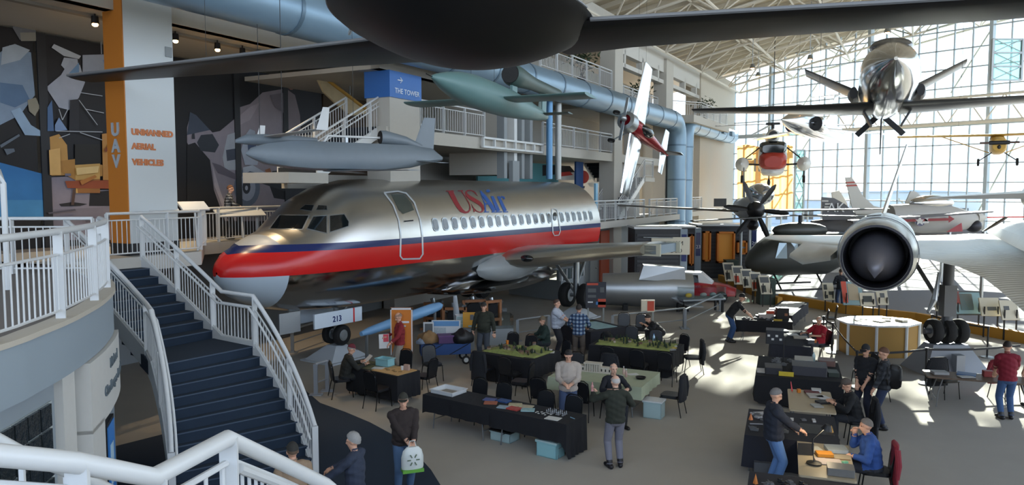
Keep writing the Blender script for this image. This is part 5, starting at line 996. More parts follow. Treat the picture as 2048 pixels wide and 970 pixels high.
for s in (-1, 1): MB(MU2).path([(.2, s * 1.2, -Q.z + .5), (.6, s * 1.25, -Q.z + .4), (4.6, s * 1.25, -Q.z + .4)], .05, 6).build('skid', dark, hu)
for x in (1.2, 3.6): MB(MU2).path([(x, -1.25, -Q.z + .4), (x, -.5, -.5), (x, .5, -.5), (x, 1.25, -Q.z + .4)], .045, 6).build('skid_strut', dark, hu)
# low yellow platform edge with display boards
yw = mat('kerb_yellow', '#b3832f', .7); cb = mat('board_cream', '#c4bda9', .7)
def low_wall(label, px, h=.38, w=.22):
    o = T('platform_edge', label, 'kerb'); P = [FL(u, v) for u, v in px]
    for a, b in zip(P, P[1:]): d = b - a; q = MB().bx(0, d.length, 0, w, 0, h).build('edge_board', yw, o); q.location = a; q.rotation_euler = (0, 0, math.atan2(d.y, d.x))
    return o
low_wall('yellow low platform edge below the slanted picture boards, left run', [(1436, 562), (1555, 612)])
low_wall('yellow low platform edge running behind the titanium jet to the right edge', [(1556, 604), (1690, 628), (1830, 645), (2060, 690)])
S(MB().prism([(p.x, p.y) for p in (FL(1440, 552), FL(1556, 600), FL(1700, 622), FL(2060, 680), FL(2060, 560), FL(1600, 520))], .06), 'floor_platform', mat('platform_grey', '#76767a', .9, noise=.05), 'grey low platform under the dark helicopter')
def board(label, u0, u1, v0, v1, Y, m, deco=(), tilt=.35, name='display_board'):
    a, b = PX(u0, v1, Y), PX(u1, v1, Y); t = PX(u0, v0, Y); o = T(name, label, 'sign', ((a.x + b.x) / 2, Y, 0)); w = b.x - a.x; h = t.z - a.z; R = Matrix.Translation((0, 0, a.z)) @ Matrix.Rotation(-tilt, 4, 'X')
    MB(R).bx(-w / 2, w / 2, 0, .05, 0, h).build('board', m, o)
    for x0, x1, z0, z1, mm in deco: MB(R).bx(-w / 2 + w * x0, -w / 2 + w * x1, -.012, 0, h * z0, h * z1).build('print', mm, o)
    for s in (-1, 1): MB().bx(s * w * .35 - .02, s * w * .35 + .02, .02, .06, 0, a.z + h * .5).build('stand_leg', dark, o)
    return o
teal = mat('map_teal', '#7d9aa0', .7); tan = mat('map_tan', '#a59880', .7); rd = mat('print_red', '#b5452f', .6); gph = mat('print_grey', '#55585a', .7); bph = mat('print_dark', '#3c3f3c', .7)
board('cream picture board with small photos behind the standing far visitor', 1648, 1670, 565, 600, 32.2, cb, [(.1, .4, .6, .9, bph), (.5, .9, .3, .5, bph), (.1, .4, .1, .3, bph)])
board('map board with a red corner behind the far visitor', 1687, 1728, 562, 610, 31.5, teal, [(0, .25, .1, 1, rd), (.3, .8, .2, .9, tan)])
board('cream board with a framed landscape under the jet intake', 1722, 1752, 585, 612, 30, cb, [(.2, .8, .3, .75, bph)]); board('narrow cream board right of the landscape board', 1756, 1778, 580, 610, 30, cb, [(.3, .7, .5, .8, gph)])
board('narrow cream text board left of the wheeled leg', 1872, 1892, 585, 622, 27.5, cb, [(.3, .7, .2, .5, gph)]); board('large framed map board with a red corner right of the wheeled leg', 1908, 1968, 582, 630, 27, bph, [(.04, .96, .05, .95, teal), (.05, .28, .45, .98, rd), (.25, .7, .2, .9, tan)])
board('cream board with a small grey aircraft picture right of the map', 1964, 2003, 595, 632, 26.5, cb, [(.35, .8, .3, .5, gph)]); board('cream board at the right end of the display row', 2005, 2040, 600, 640, 26, cb, [(.2, .5, .5, .7, gph)])
for k in range(5):
    u = 1466 + k * 18; v = 560 + k * 6.5
    board(('first slanted picture board on the left yellow edge', 'second slanted picture board on the left yellow edge', 'third slanted picture board on the left yellow edge', 'fourth slanted picture board on the left yellow edge', 'last slanted picture board on the left yellow edge, by the green bin')[k], u - 15, u + 7, v - 40, v + 2, 37.5 - k * 1.0, cb, [(.1, .9, .6, .9, gph), (.1, .5, .1, .45, rd if k % 2 else bph)], .6)
for k, (u, v, Y0) in enumerate(((1461, 560, 38), (1531, 608, 33))):
    p = FL(u, v); o = T('display_plinth', ('dark green box plinth at the start of the yellow edge', 'dark green box plinth in front of the yellow edge')[k], 'plinth', p); MB().bx(-.35, .35, -.3, .3, 0, 1.15).build('body', mat('plinth_green', '#2b3a33', .6), o); MB().bx(-.37, .37, -.32, .32, 1.15, 1.2).build('cap', mat('plinth_cap', '#3a4a42', .5), o)
# hexagonal counter
p = FL(1755, 705); o = T('kiosk_counter', 'faceted white and ochre counter standing under the jet intake', 'counter', p); hexa = [(1.25 * math.cos(a), .95 * math.sin(a)) for a in np.linspace(0, 2 * math.pi, 9)[:-1] + .39]
MB().prism([(x * .96, y * .96) for x, y in hexa], .98).build('body', mat('kiosk_ochre', '#9c7738', .7), o); MB().prism([(x * 1.03, y * 1.03) for x, y in hexa], .06, Matrix.Translation((0, 0, .98))).build('top', white, o)
for x, y in hexa: MB().tube((x * .98, y * .98, 0), (x * .98, y * .98, .98), .045, n=6).build('corner_post', white, o)
for k in range(6): q = MB().bx(-.16, .16, -.11, .11, 0, .02 + .01 * k).build('leaflet_stack', cb, None); tag(q, 'stack of leaflets lying on the faceted counter', 'leaflets', 'leaflets on the counter'); q.location = (p.x - .6 + .25 * k, p.y + .3 * math.sin(k * 2), 1.04); q.rotation_euler = (0, 0, k)
# black container exhibits
cbk = mat('container_black', '#212226', .6); slat = mat('slat_dark', '#2a2c31', .5)
def container(label, u0, u1, v0, Y, wd, num, sign=False):
    a = PX(u0, v0, Y); b = PX(u1, v0, Y); o = T('container_exhibit', label, 'container', (a.x, Y, 0)); w = b.x - a.x; h = a.z
    MB().bx(0, w, 0, wd, 0, h).build('body', cbk, o); MB().bx(-.05, w + .05, -.05, wd + .05, h, h + .1).build('roof_edge', white, o)
    sm = None
    for k in range(14):
        if sm is None: q = MB().prism([(0, 0), (-.05, .03), (-.05, .1), (0, .16)], w - .2, Matrix.Rotation(math.pi / 2, 4, 'Y') @ Matrix.Rotation(math.pi / 2, 4, 'Z')).build('slat', slat, o); sm = q.data; sm.transform(Matrix.Identity(4)); bpy.data.objects.remove(q); sm = MB().bx(.1, w - .1, -.04, 0, 0, .13).build('slat', slat, o); q = sm; sm = q.data
        else: q = link('slat', sm, o)
        q.location = (0, 0, .15 + k * (h - .3) / 14)
    MB().bx(w, w + .35, -.02, .2, 0, h).build('end_post', mat('steel_blue', '#76828c', .5, .3), o); MB().bx(w + .06, w + .3, -.06, -.02, h * .52, h * .92).build('number_plate', navyp, o); textmesh(num, .26, 'number', white, o, Matrix.Translation((w + .18, -.065, h * .65)) @ Matrix.Rotation(math.pi / 2, 4, 'X'), .004)
    if sign:
        MB().bx(.8, 2.7, -.1, -.05, h * .62, h * .88).build('sign_panel', cb, o); textmesh('VIETNAM', .3, 'letter', black, o, Matrix.Translation((1.75, -.105, h * .76)) @ Matrix.Rotation(math.pi / 2, 4, 'X'), .003); textmesh('DIVIDED', .3, 'letter', black, o, Matrix.Translation((1.75, -.105, h * .65)) @ Matrix.Rotation(math.pi / 2, 4, 'X'), .003)
        MB().bx(.8, 2.1, -.1, -.05, h * .18, h * .38).build('text_panel', cb, o); MB().bx(2.1, 2.7, -.1, -.05, h * .18, h * .38).build('red_panel', rd, o); MB().path([(.4, -.12, h * .88), (w - .4, -.12, h * .87)], .03, 6).build('light_rail', steel, o)
    return o
container('black slatted exhibit container with a VIETNAM DIVIDED sign', 1270, 1361, 458, 37, 2.2, '22', True); container('second black slatted container numbered 23 behind the first', 1335, 1390, 456, 41, 2.2, '23'); container('long dark slatted container wall with costume cases', 1396, 1502, 452, 44.5, 2.2, '24')
okm = mat('case_wood_glow', '#b57b2a', .5, emit='#b57b2a', estr=.06)  # wood given a faint glow so the cases look lit, no lamp inside
for k, (u0, u1, v0, v1, Y) in enumerate(((1376, 1386, 468, 530, 40.9), (1404, 1420, 462, 522, 44.4), (1431, 1468, 463, 525, 44.4), (1472, 1492, 481, 508, 44.4))):
    a, b = PX(u0, v1, Y), PX(u1, v0, Y); w, h = b.x - a.x, b.z - a.z; o = T('display_case', ('narrow lit wooden case with a figure beside number 22', 'lit wooden costume case left of the wide one', 'wide lit wooden costume case with two dark outfits', 'small lit wooden case with model aircraft')[k], 'display case', (a.x, Y, a.z))
    MB().bx(0, w, -.05, -.02, 0, h).build('back', okm, o)
    for x0, x1, z0, z1 in ((0, .1, 0, h), (w - .1, w, 0, h), (0, w, 0, .1), (0, w, h - .1, h)): MB().bx(x0, x1, -.3, -.02, z0, z1).build('frame', orange, o)
    for j in range(2 if k == 2 else 1):
        x = w * (.3 + .45 * j) if k == 2 else w * .5
        if k < 3: MB().loft(body([(.35, 0, 0, .1, .16), (.8, 0, 0, .16, .2), (1.3, 0, 0, .14, .24), (1.5, 0, 0, .06, .06), (1.6, 0, 0, .09, .09), (1.75, 0, 0, .04, .04)], 10)).build('outfit', dark, o, True).matrix_world = Matrix.Translation((a.x + x, Y - .17, a.z)) @ Matrix(((0, 0, 1, 0), (0, 1, 0, 0), (1, 0, 0, 0), (0, 0, 0, 1)))
        else: MB().box((x, -.15, h * .5), (.5, .06, .1)).build('model', steel, o)
# silver fuselage shell, show case, red car, glass office, sign panels
o = T('fuselage_shell', 'dull silver bare fuselage shell lying behind the airliner gear', 'fuselage'); a = PX(1205, 578, 33); MX = frame((a.x, a.y, .88), math.atan2(-.1, 1)); mb = MB(MX); mb.loft(body([(0, 0, 0, .65, .7), (1.6, 0, 0, .7, .76), (3.0, 0, 0, .72, .78), (3.9, 0, -.03, .68, .74)], 24), caps=True); mb.build('hull', alum, o, True)
mb = MB(MX); mb.add([(1.55, -.6, .5), (1.75, -.5, 1.12), (3.5, -.48, 1.02), (3.55, -.5, .4), (1.55, .5, .5), (1.75, .5, 1.12), (3.5, .5, 1.02), (3.55, .5, .4)], [[0, 1, 2, 3], [7, 6, 5, 4], [0, 4, 5, 1], [1, 5, 6, 2], [2, 6, 7, 3], [3, 7, 4, 0]]); mb.build('raised_skin', alum, o)
mb = MB(MX); mb.add([(2.9, -.65, -.25), (3.6, -1.3, -.5), (4.2, -1.3, -.5), (3.9, -.65, -.25), (2.9, -.65, -.32), (3.6, -1.3, -.56), (4.2, -1.3, -.56), (3.9, -.65, -.32)], [[0, 1, 2, 3], [7, 6, 5, 4], [0, 4, 5, 1], [1, 5, 6, 2], [2, 6, 7, 3], [3, 7, 4, 0]]); mb.build('stub_fin', alum, o)
for x in (1, 3.6): MB(MX).bx(x - .1, x + .1, -.5, .5, -.88, -.6).build('cradle', dark, o)
o = T('flying_car', 'small red and white flying car behind the glass show case', 'car'); p = FL(1390, 600); MC = frame((p.x + .1, p.y + .1, 0), -.35)
mb = MB(MC); mb.loft([[Vector((x, y, z)) for y, z in ((-w, .3), (-w, h), (-w * .8, h + .1), (w * .8, h + .1), (w, h), (w, .3))] for x, w, h in ((-1.4, .5, .6), (-1, .7, .75), (.2, .75, .8), (1.4, .6, .65), (1.8, .4, .5))]); mb.build('body', mat('car_red', '#a51f2b', .3), o, True)
mb = MB(MC); mb.loft([[Vector((x, y, z)) for y, z in ((-w, .8), (-w * .75, h), (w * .75, h), (w, .8))] for x, w, h in ((-1, .5, .9), (-.6, .62, 1.35), (.2, .62, 1.35), (.75, .55, .9))]); mb.build('cabin', white, o, True)
mb = MB(MC); mb.add([(-.5, -.63, .9), (.15, -.63, .9), (.1, -.56, 1.25), (-.45, -.56, 1.25)], [[0, 1, 2, 3]]); mb.build('window', dglass, o)
for x in (-.9, 1.2):
    for s in (-1, 1): mb = MB(MC); wheel(mb, (x, s * .68, .27), .27, .16, (0, 1, 0), 14); mb.build('wheel', [rubber, white], o, True)
o = T('show_case', 'glass show case with small models in front of the red car', 'display case'); p = FL(1400, 624); MS2 = frame((p.x, p.y, 0), .25); MB(MS2).bx(-1, 1, -.4, .4, .55, .62).build('shelf', greywall, o); MB(MS2).bx(-1, 1, -.4, .4, .62, 1.1).build('glass_box', glass, o)
for x, y in ((-.9, -.3), (.9, -.3), (.9, .3), (-.9, .3)): MB(MS2).bx(x - .04, x + .04, y - .04, y + .04, 0, .55).build('leg', dark, o)
for k, (x, c) in enumerate(((-.55, '#c9a72e'), (.15, '#9a9a96'), (.6, '#7d8a8a'))): q = MB(MS2).ell((x, 0, .74), (.16, .1, .1)).build('scale_model', mat('mdl%d' % k, c, .4), None, True); tag(q, ('yellow small model inside the glass show case', 'grey small model in the middle of the glass show case', 'greenish small model at the right of the glass show case')[k], 'model')
o = T('glass_office', 'white box office with a glazed upper band under the airliner wing', 'booth'); a, b, c = FL(1018, 588), FL(1122, 602), FL(1168, 588); Zv = Vector((0, 0, 1))
for A_, B_ in ((a, b), (b, c)):
    d = (B_ - A_); L = d.length; ang = math.atan2(d.y, d.x); MO = frame(A_, ang); MB(MO).bx(0, L, 0, .12, 0, .95).build('lower_wall', greywall, o); MB(MO).bx(0, L, .04, .07, .95, 2.1).build('glazing', glass, o); MB(MO).bx(0, L, 0, .12, 2.1, 2.3).build('header', white, o)
    for k in range(5): MB(MO).bx(L * k / 4 - .04, L * k / 4 + .04, 0, .1, .95, 2.1).build('mullion', white, o)
def info_panel(label, u, v, Y, w, h, m, deco, zlow=None, yaw=0, kind='info_panel'):
    c = PX(u, v, Y); o = T(kind, label, 'sign', (c.x, c.y, 0), yaw); z0 = c.z - h / 2; MB().bx(-w / 2, w / 2, 0, .06, z0, z0 + h).build('panel', m, o)
    for x0, x1, y0, y1, mm in deco: MB().bx(-w / 2 + w * x0, -w / 2 + w * x1, -.012, 0, z0 + h * y0, z0 + h * y1).build('print', mm, o)
    for s in (-1, 1): MB().bx(s * w * .38 - .03, s * w * .38 + .03, .01, .05, 0, z0 + .1).build('leg', steel, o)
    return o
npn = mat('panel_navy', '#20232e', .5); wtp = mat('print_white', '#c7c9cb', .6); blp = mat('print_blue', '#3b6ea8', .6)
info_panel('black upright sign with a red corner in front of the airliner wheels', 1192, 590, 28.6, .78, 1.0, npn, [(.05, .6, .88, .96, rd), (.1, .5, .6, .75, gph), (.1, .5, .4, .5, gph), (.6, .98, .03, .35, rd), (.5, .98, .12, .24, blp), (.7, .9, .6, .8, gph), (.1, .35, .2, .25, wtp)])
info_panel('tall orange upright banner board behind the man in the red sweater', 803, 663, 21.0, .62, 1.35, orange, [(.3, .85, .68, .72, wtp), (.3, .7, .6, .63, wtp), (0, .05, 0, 1, white), (.95, 1, 0, 1, white), (0, 1, .96, 1, white)])
info_panel('small tilted orange and grey caption panel on the barrier by the silver shell', 1296, 612, 27.5, .5, .45, cb, [(.45, .95, .1, .9, rd)])
info_panel('small white framed engine picture under the airliner', 857, 658, 23.0, .32, .42, white, [(.15, .9, .1, .9, gph)])
# orange banner in front of the glass
o = T('hanging_banner', 'big translucent orange banner with pale lettering hung before the glass', 'banner'); bm2 = bpy.data.materials.new('banner_cloth'); bm2.use_nodes = True; t = bm2.node_tree; t.nodes.clear(); oo_ = t.nodes.new('ShaderNodeOutputMaterial'); mx = t.nodes.new('ShaderNodeMixShader'); df = t.nodes.new('ShaderNodeBsdfDiffuse'); tl = t.nodes.new('ShaderNodeBsdfTranslucent'); df.inputs[0].default_value = lin('#d99a4b'); tl.inputs[0].default_value = lin('#eabf7e'); mx.inputs[0].default_value = .55; t.links.new(df.outputs[0], mx.inputs[1]); t.links.new(tl.outputs[0], mx.inputs[2]); t.links.new(mx.outputs[0], oo_.inputs[0])
g = []; nx, nz = 24, 12
for i in range(nx + 1):
    for k in range(nz + 1): u = 1474 + 112 * i / nx; v = 292 + 126 * k / nz - 3 * math.sin(i / nx * math.pi * 3) * (1 - k / nz); g.append(PX(u, v, 61 - .15 * (u - 1474) / 10 + .12 * math.sin(i * 1.7)))
mb = MB(); mb.add(g, [[i * (nz + 1) + k, (i + 1) * (nz + 1) + k, (i + 1) * (nz + 1) + k + 1, i * (nz + 1) + k + 1] for i in range(nx) for k in range(nz)]); mb.build('cloth', bm2, o, True)
p = PX(1530, 343, 58.5); textmesh('Flight', 1.5, 'letter', wtp, o, plane_M(p, (1, -.3, 0), (0, 0, 1)), .01)
for u in (1476, 1530, 1584): p = PX(u, 294, 60); MB().tube(p, (p.x, p.y, 14.4), .02, n=5).build('cord', steel, o)
tag(MB().bx(*(lambda a, b: (a.x, b.x, a.y, a.y + .08, a.z, b.z))(PX(1428, 413, 58), PX(1453, 397, 58))).build('wall_screen', black), 'black wall screen on the cream end wall', 'screen')
# barriers: low metal rails and belt stanchions
def barrier(label, px, h=.75, m=None):
    m = m or mat('barrier_grey', '#8d9296', .4, .5); o = T('barrier_rail', label, 'barrier'); P = [FL(u, v) for u, v in px]; MB().path([p + Vector((0, 0, h)) for p in P], .03, 8).build('top_rail', m, o, True); MB().path([p + Vector((0, 0, h * .4)) for p in P], .02, 6).build('low_rail', m, o, True)
    for p in P: MB().bx(p.x - .05, p.x + .05, p.y - .03, p.y + .03, 0, h).build('post', m, o); MB().bx(p.x - .16, p.x + .16, p.y - .1, p.y + .1, 0, .03).build('foot', m, o)
barrier('grey metal barrier rail before the silver fuselage shell, right half', [(1370, 658), (1440, 622)]); barrier('grey metal barrier rail running behind the folded chairs', [(1225, 672), (1368, 655)]); barrier('grey metal barrier rail left of the man with suspenders', [(1035, 682), (1098, 672)]); barrier('grey barrier rail under the airliner nose, left', [(585, 705), (655, 680)]); barrier('clear low barrier beside the seated man in the red cap', [(632, 790), (655, 782)], .8, mat('barrier_pale', '#a6aab0', .4, .3))
def stanchion(label, u, v, h=1.0):
    p = FL(u, v); o = T('stanchion', label, 'stanchion', p); MB().lathe([(0, 0), (.18, 0), (.18, .03), (.03, .06), (0, .06)], 20).build('base', steel, o, True); MB().tube((0, 0, .05), (0, 0, h), .028, n=10).build('pole', dark, o, True); MB().lathe([(0, h - .08), (.04, h - .08), (.04, h), (0, h)], 12).build('cap', black, o, True); return p + Vector((0, 0, h - .05))
s1 = stanchion('belt stanchion left of the black capped man', 1712, 775); s2 = stanchion('belt stanchion standing left of the grey pedestal', 1851, 768); s3 = stanchion('belt stanchion right of the three wheeled leg', 1974, 715); s4 = stanchion('belt stanchion behind the three wheeled leg', 1862, 686); s5 = stanchion('belt stanchion by the faceted counter, left', 1646, 690); s6 = stanchion('belt stanchion nearest the seated man in red', 1664, 706)
for a, b, lb in ((s1, s2, 'black belt strung behind the two dark dressed men'), (s2, s2 + (s2 - s1) * 1.4, 'black belt running on to the right edge'), (s4, s3, 'black belt behind the three wheeled leg'), (s5, s6, 'short black belt by the seated man in red'), (s6, s1, 'black belt between the counter and the black capped man')):
    n = 8; pts = [a.lerp(b, i / n) - Vector((0, 0, .05 * math.sin(math.pi * i / n))) for i in range(n + 1)]; tag(MB().loft([[p + Vector((0, .004, -.03)), p + Vector((0, .004, .03)), p + Vector((0, -.004, .03)), p + Vector((0, -.004, -.03))] for p in pts]).build('barrier_belt', mat('belt_black', '#15161a', .7)), lb, 'belt')
# wooden engine stands and engine parts below the airliner
wdm = mat('stand_wood', '#8a5a36', .6, noise=.15, nscale=4)
for k, (u, v, w, h) in enumerate(((862, 648, .7, 1.0), (905, 660, .8, 1.0), (945, 650, .8, 1.15), (985, 655, .6, 1.2))):
    p = FL(u, v + 20); p.y += 1.0; o = T('engine_stand', ('wooden engine stand frame left of the other three', 'leaning wooden engine stand frame, second from left', 'wooden engine stand frame behind the yellow board', 'wooden engine stand frame behind the dark sweatered man')[k], 'stand', p, .3 * (k - 1))
    for x in (-w / 2, w / 2): MB().bx(x - .05, x + .05, -.05, .05, 0, h).build('upright', wdm, o); MB().bx(x - .05, x + .05, -.4, .4, 0, .08).build('foot', wdm, o)
    MB().bx(-w / 2, w / 2, -.05, .05, h - .1, h).build('cross_bar', wdm, o); MB().bx(-w / 2, w / 2, -.05, .05, h * .35, h * .35 + .1).build('cross_bar', wdm, o)
    e = T('engine', ('dark small engine on the left wooden stand', 'dark engine block behind the second wooden stand', 'dark radial engine behind the yellow board', 'dark engine on the stand at the right')[k], 'engine', (p.x, p.y + .6, 0)); MB().lathe([(0, 0), (.3, 0), (.34, .25), (.22, .6), (.1, .7), (0, .7)], 14, Matrix.Translation((0, -.3, h * .6)) @ Matrix.Rotation(-math.pi / 2, 4, 'X')).build('crankcase', dark, e, True)
    for j in range(7): a = 2 * math.pi * j / 7; MB().tube((.3 * math.cos(a), 0, h * .6 + .3 * math.sin(a)), (.5 * math.cos(a), 0, h * .6 + .5 * math.sin(a)), .09, n=8).build('cylinder', steel, e)
    MB().bx(-.25, .25, -.2, .3, 0, h * .6 - .2).build('mount', dark, e)
info_panel('small yellow board with a round emblem among the engine stands', 944, 640, 24.2, .6, .5, mat('board_yellow', '#c08a2a', .6), [(.4, .6, .5, .85, gph), (.3, .75, .05, .15, teal)])
o = T('propeller_blade_display', 'upright silver propeller blade under the airliner belly', 'propeller'); p = PX(913, 600, 25); MB().path([(p.x, p.y, 0), (p.x, p.y, p.z - .5), (p.x - .05, p.y, p.z + .15)], [.05, .12, .07], 6, flat=.4).build('blade', alum, o, True)
o = T('glass_case', 'low glass case with small models right of the dark sweatered man', 'display case'); p = FL(998, 690); MB(frame(p, .2)).bx(-.5, .5, 0, .6, 0, .55).build('base', greywall, o); MB(frame(p, .2)).bx(-.5, .5, 0, .6, .55, 1.0).build('glass_box', glass, o)
# ------------------------------------------------------------------ people
SKINS = {'a': '#c99a80', 'b': '#b98468', 'c': '#d0a48c'}
def capsule(V, F, T_, a, b, ra, rb, tag_, sx=1.0, side=None, n=12):
    a, b = Vector(a), Vector(b); d = b - a; L = d.length; d = d / L if L > 1e-6 else Vector((0, 0, 1))
    s = Vector(side) if side is not None else (Vector((1, 0, 0)) if abs(d.x) < .9 else Vector((0, 1, 0))); s = (s - d * s.dot(d)).normalized(); t = d.cross(s)
    rows = [(-ra, .02), (-ra * .7, ra * .72), (0, ra)] + [(L * k / 4, ra + (rb - ra) * k / 4) for k in (1, 2, 3)] + [(L, rb), (L + rb * .7, rb * .72), (L + rb, .02)]
    o = len(V)
    for z, r in rows:
        for j in range(n): an = 2 * math.pi * j / n; V.append(a + d * z + s * (math.cos(an) * r * sx) + t * (math.sin(an) * r)); T_.append(tag_)
    for i in range(len(rows) - 1):
        for j in range(n): F.append([o + i * n + j, o + i * n + (j + 1) % n, o + (i + 1) * n + (j + 1) % n, o + (i + 1) * n + j])
    F.append([o + j for j in range(n)][::-1]); F.append([o + (len(rows) - 1) * n + j for j in range(n)])
def ellip(V, F, T_, c, r, tag_, R=None, nu=14, nv=10):
    m = MB(); m.ell(c, r, nu, nv, R); o = len(V); V += m.v; F += [[i + o for i in f] for f in m.f]; T_ += [tag_] * len(m.v)
def ik(a, tgt, l1, l2, pole):
    a, tgt, pole = Vector(a), Vector(tgt), Vector(pole); d = tgt - a; L = min(d.length, (l1 + l2) * .995); d.normalize(); tgt = a + d * L
    x = (l1 * l1 - l2 * l2 + L * L) / (2 * L); h = math.sqrt(max(0, l1 * l1 - x * x)); p = pole - d * pole.dot(d); p.normalize(); return a + d * x + p * h, tgt
def person(label, x, y, face, H=1.75, z0=0.0, sit=False, lean=0.0, pz=None, hr=None, hl=None, head=(0, 0), top='#333333', sleeve='long', legs='#2c3550', shoes='#1b1a1a', hair='short', hcol='#4a3a2c', cap='#333333', skin='a', bulk=1.0, belly=0.0, topmat=None, legmat=None, py=0.0, feet=None, vox=.0115, tname='shirt', grip=.5, twist=0.0, pr=None):
    s = H / 1.75; V, F, TG = [], [], []
    o = T('person', label, 'person', (x, y, z0), math.radians(face - 90))
    hz = (.5 if sit else .93) if pz is None else pz
    pel = Vector((0, py, hz)); up = Vector((0, math.sin(lean), math.cos(lean))); fwd = Vector((0, math.cos(lean), -math.sin(lean)))
    RT_ = Matrix.Rotation(twist, 3, 'Z')
    at = lambda h, f=0, w=0: pel + RT_ @ (up * h + fwd * f + Vector((w, 0, 0)))
    b = bulk
    ellip(V, F, TG, at(.0), (.165 * b, .125 * b, .13), 5); capsule(V, F, TG, at(.06), at(.3), .118 * b, .128 * b, 4, 1.3, (1, 0, 0)); capsule(V, F, TG, at(.28), at(.42), .132 * b, .115 * b, 4, 1.38, (1, 0, 0))
    if belly: ellip(V, F, TG, at(.14, .07), (.15 * b, .1 + belly, .16), 4)
    capsule(V, F, TG, at(.485, -.01, -.13), at(.485, -.01, .13), .068 * b, .068 * b, 1); capsule(V, F, TG, at(.46), at(.55), .075, .06, 1)
    neck0, hc = at(.5, 0), at(.5, 0) + Vector((0, math.sin(lean * .6), math.cos(lean * .6))) * .205 + fwd * .02
    capsule(V, F, TG, neck0, hc - Vector((0, 0, .06)), .055, .052, 0)
    RH = RT_ @ Matrix.Rotation(math.radians(head[0]), 3, 'Z') @ Matrix.Rotation(-math.radians(head[1]) - lean * .5, 3, 'X')
    hp = lambda X, Y, Z: hc + RH @ Vector((X, Y, Z))
    ellip(V, F, TG, hp(0, -.008, .025), (.077, .098, .098), 0, RH); ellip(V, F, TG, hp(0, .025, -.045), (.06, .07, .075), 0, RH); ellip(V, F, TG, hp(0, .05, -.095), (.032, .035, .03), 0, RH)
    capsule(V, F, TG, hp(0, .09, .025), hp(0, .108, -.018), .012, .017, 0); capsule(V, F, TG, hp(-.05, .068, .04), hp(.05, .068, .04), .02, .02, 0); ellip(V, F, TG, hp(0, .088, -.058), (.026, .012, .01), 0, RH)
    for q in (-1, 1): ellip(V, F, TG, hp(q * .08, -.005, .0), (.012, .022, .034), 0, RH)
    sh = [at(.47, -.01, w * .185 * (1 + (b - 1) * .6)) for w in (1, -1)]
    st_ = {'long': 1, 'short': 0}[sleeve]
    for i, (S0, tg) in enumerate(zip(sh, (hr, hl))):
        w = 1 if i == 0 else -1
        if tg is None: tg = Vector((w * .27, py + .08 + .47 * math.sin(lean) * .9, hz - .12 if not sit else hz + .12))
        tg = Vector(tg); el, hd = ik(S0, tg, .285, .255, pr if pr and w > 0 else (w * .7, -.7, -.5))
        ab = 1 + (b - 1) * .8
        capsule(V, F, TG, S0, el, .056 * ab, .045 * ab, 1); capsule(V, F, TG, el, hd, .043 * ab if st_ else .04, .033 * ab if st_ else .028, 1 if st_ else 0)
        fd = (hd - el).normalized(); sd = fd.cross(Vector((0, 0, 1))); sd = sd.normalized() if sd.length > .2 else Vector((1, 0, 0)); nd = sd.cross(fd).normalized()
        inw = -w * (1 if sd.x > 0 else -1)
        palm = hd + fd * .055; capsule(V, F, TG, hd, hd + fd * .07, .03, .034, 0, 1.3, sd)
        for k in range(4):
            off = (k - 1.5) * .0215; ln = (.034, .042, .04, .03)[k]; p0 = hd + fd * .085 + sd * off; p1 = p0 + fd * ln - nd * ln * grip * .5; p2 = p1 + (fd * (1 - grip) - nd * grip).normalized() * ln * .9
            capsule(V, F, TG, p0, p1, .0105, .0098, 0, n=8); capsule(V, F, TG, p1, p2, .0098, .0085, 0, n=8)
        p0 = hd + fd * .03 + sd * inw * .035; p1 = p0 + (fd * .8 + sd * inw * .7 - nd * .3).normalized() * .042; capsule(V, F, TG, p0, p1, .0125, .011, 0, n=8); capsule(V, F, TG, p1, p1 + (fd - nd * .4).normalized() * .03, .011, .009, 0, n=8)
    for i in (0, 1):
        w = 1 if i == 0 else -1; hp_ = pel + RT_ @ Vector((w * .09, 0, -.02))
        ft = Vector(feet[i]) if feet else (Vector((w * .13, py + .42, .085)) if sit else Vector((w * .11, .02 * w, .085)))
        kn, an = ik(hp_, ft, .44, .43, (w * .1, 1, .15))
        lb_ = 1 + (b - 1) * .5
        capsule(V, F, TG, hp_, kn, .088 * lb_, .064 * lb_, 2); capsule(V, F, TG, kn, an, .064 * lb_, .05 * lb_, 2)
        out = Vector((w * .25, 1, 0)).normalized(); hl_ = an + Vector((0, 0, -.04)); capsule(V, F, TG, hl_ - out * .05, hl_ + out * .15, .044, .036, 3, 1.0); capsule(V, F, TG, an, hl_, .045, .045, 3)
    V = [v * s for v in V]
    me = bpy.data.meshes.new('b0'); me.from_pydata([tuple(v) for v in V], [], F); tmp = bpy.data.objects.new('b0', me); COL.objects.link(tmp)
    md = tmp.modifiers.new('r', 'REMESH'); md.mode = 'VOXEL'; md.voxel_size = vox; md.use_smooth_shade = True
    sm = tmp.modifiers.new('s', 'SMOOTH'); sm.factor = .5; sm.iterations = 2
    bme = bpy.data.meshes.new_from_object(tmp.evaluated_get(bpy.context.evaluated_depsgraph_get())); bpy.data.objects.remove(tmp); bpy.data.meshes.remove(me)
    kd = kdtree.KDTree(len(V))
    for i, v in enumerate(V): kd.insert(v, i)
    kd.balance()
    vt = [TG[kd.find(v.co)[1]] for v in bme.vertices]
    for i, v in enumerate(bme.vertices):
        if vt[i] in (2, 4, 5): h = (v.co / s - pel).dot(up); vt[i] = 1 if (h > -.05 and not sit) or (sit and h > .02 and (v.co / s - pel).dot(fwd) < .19) else 2
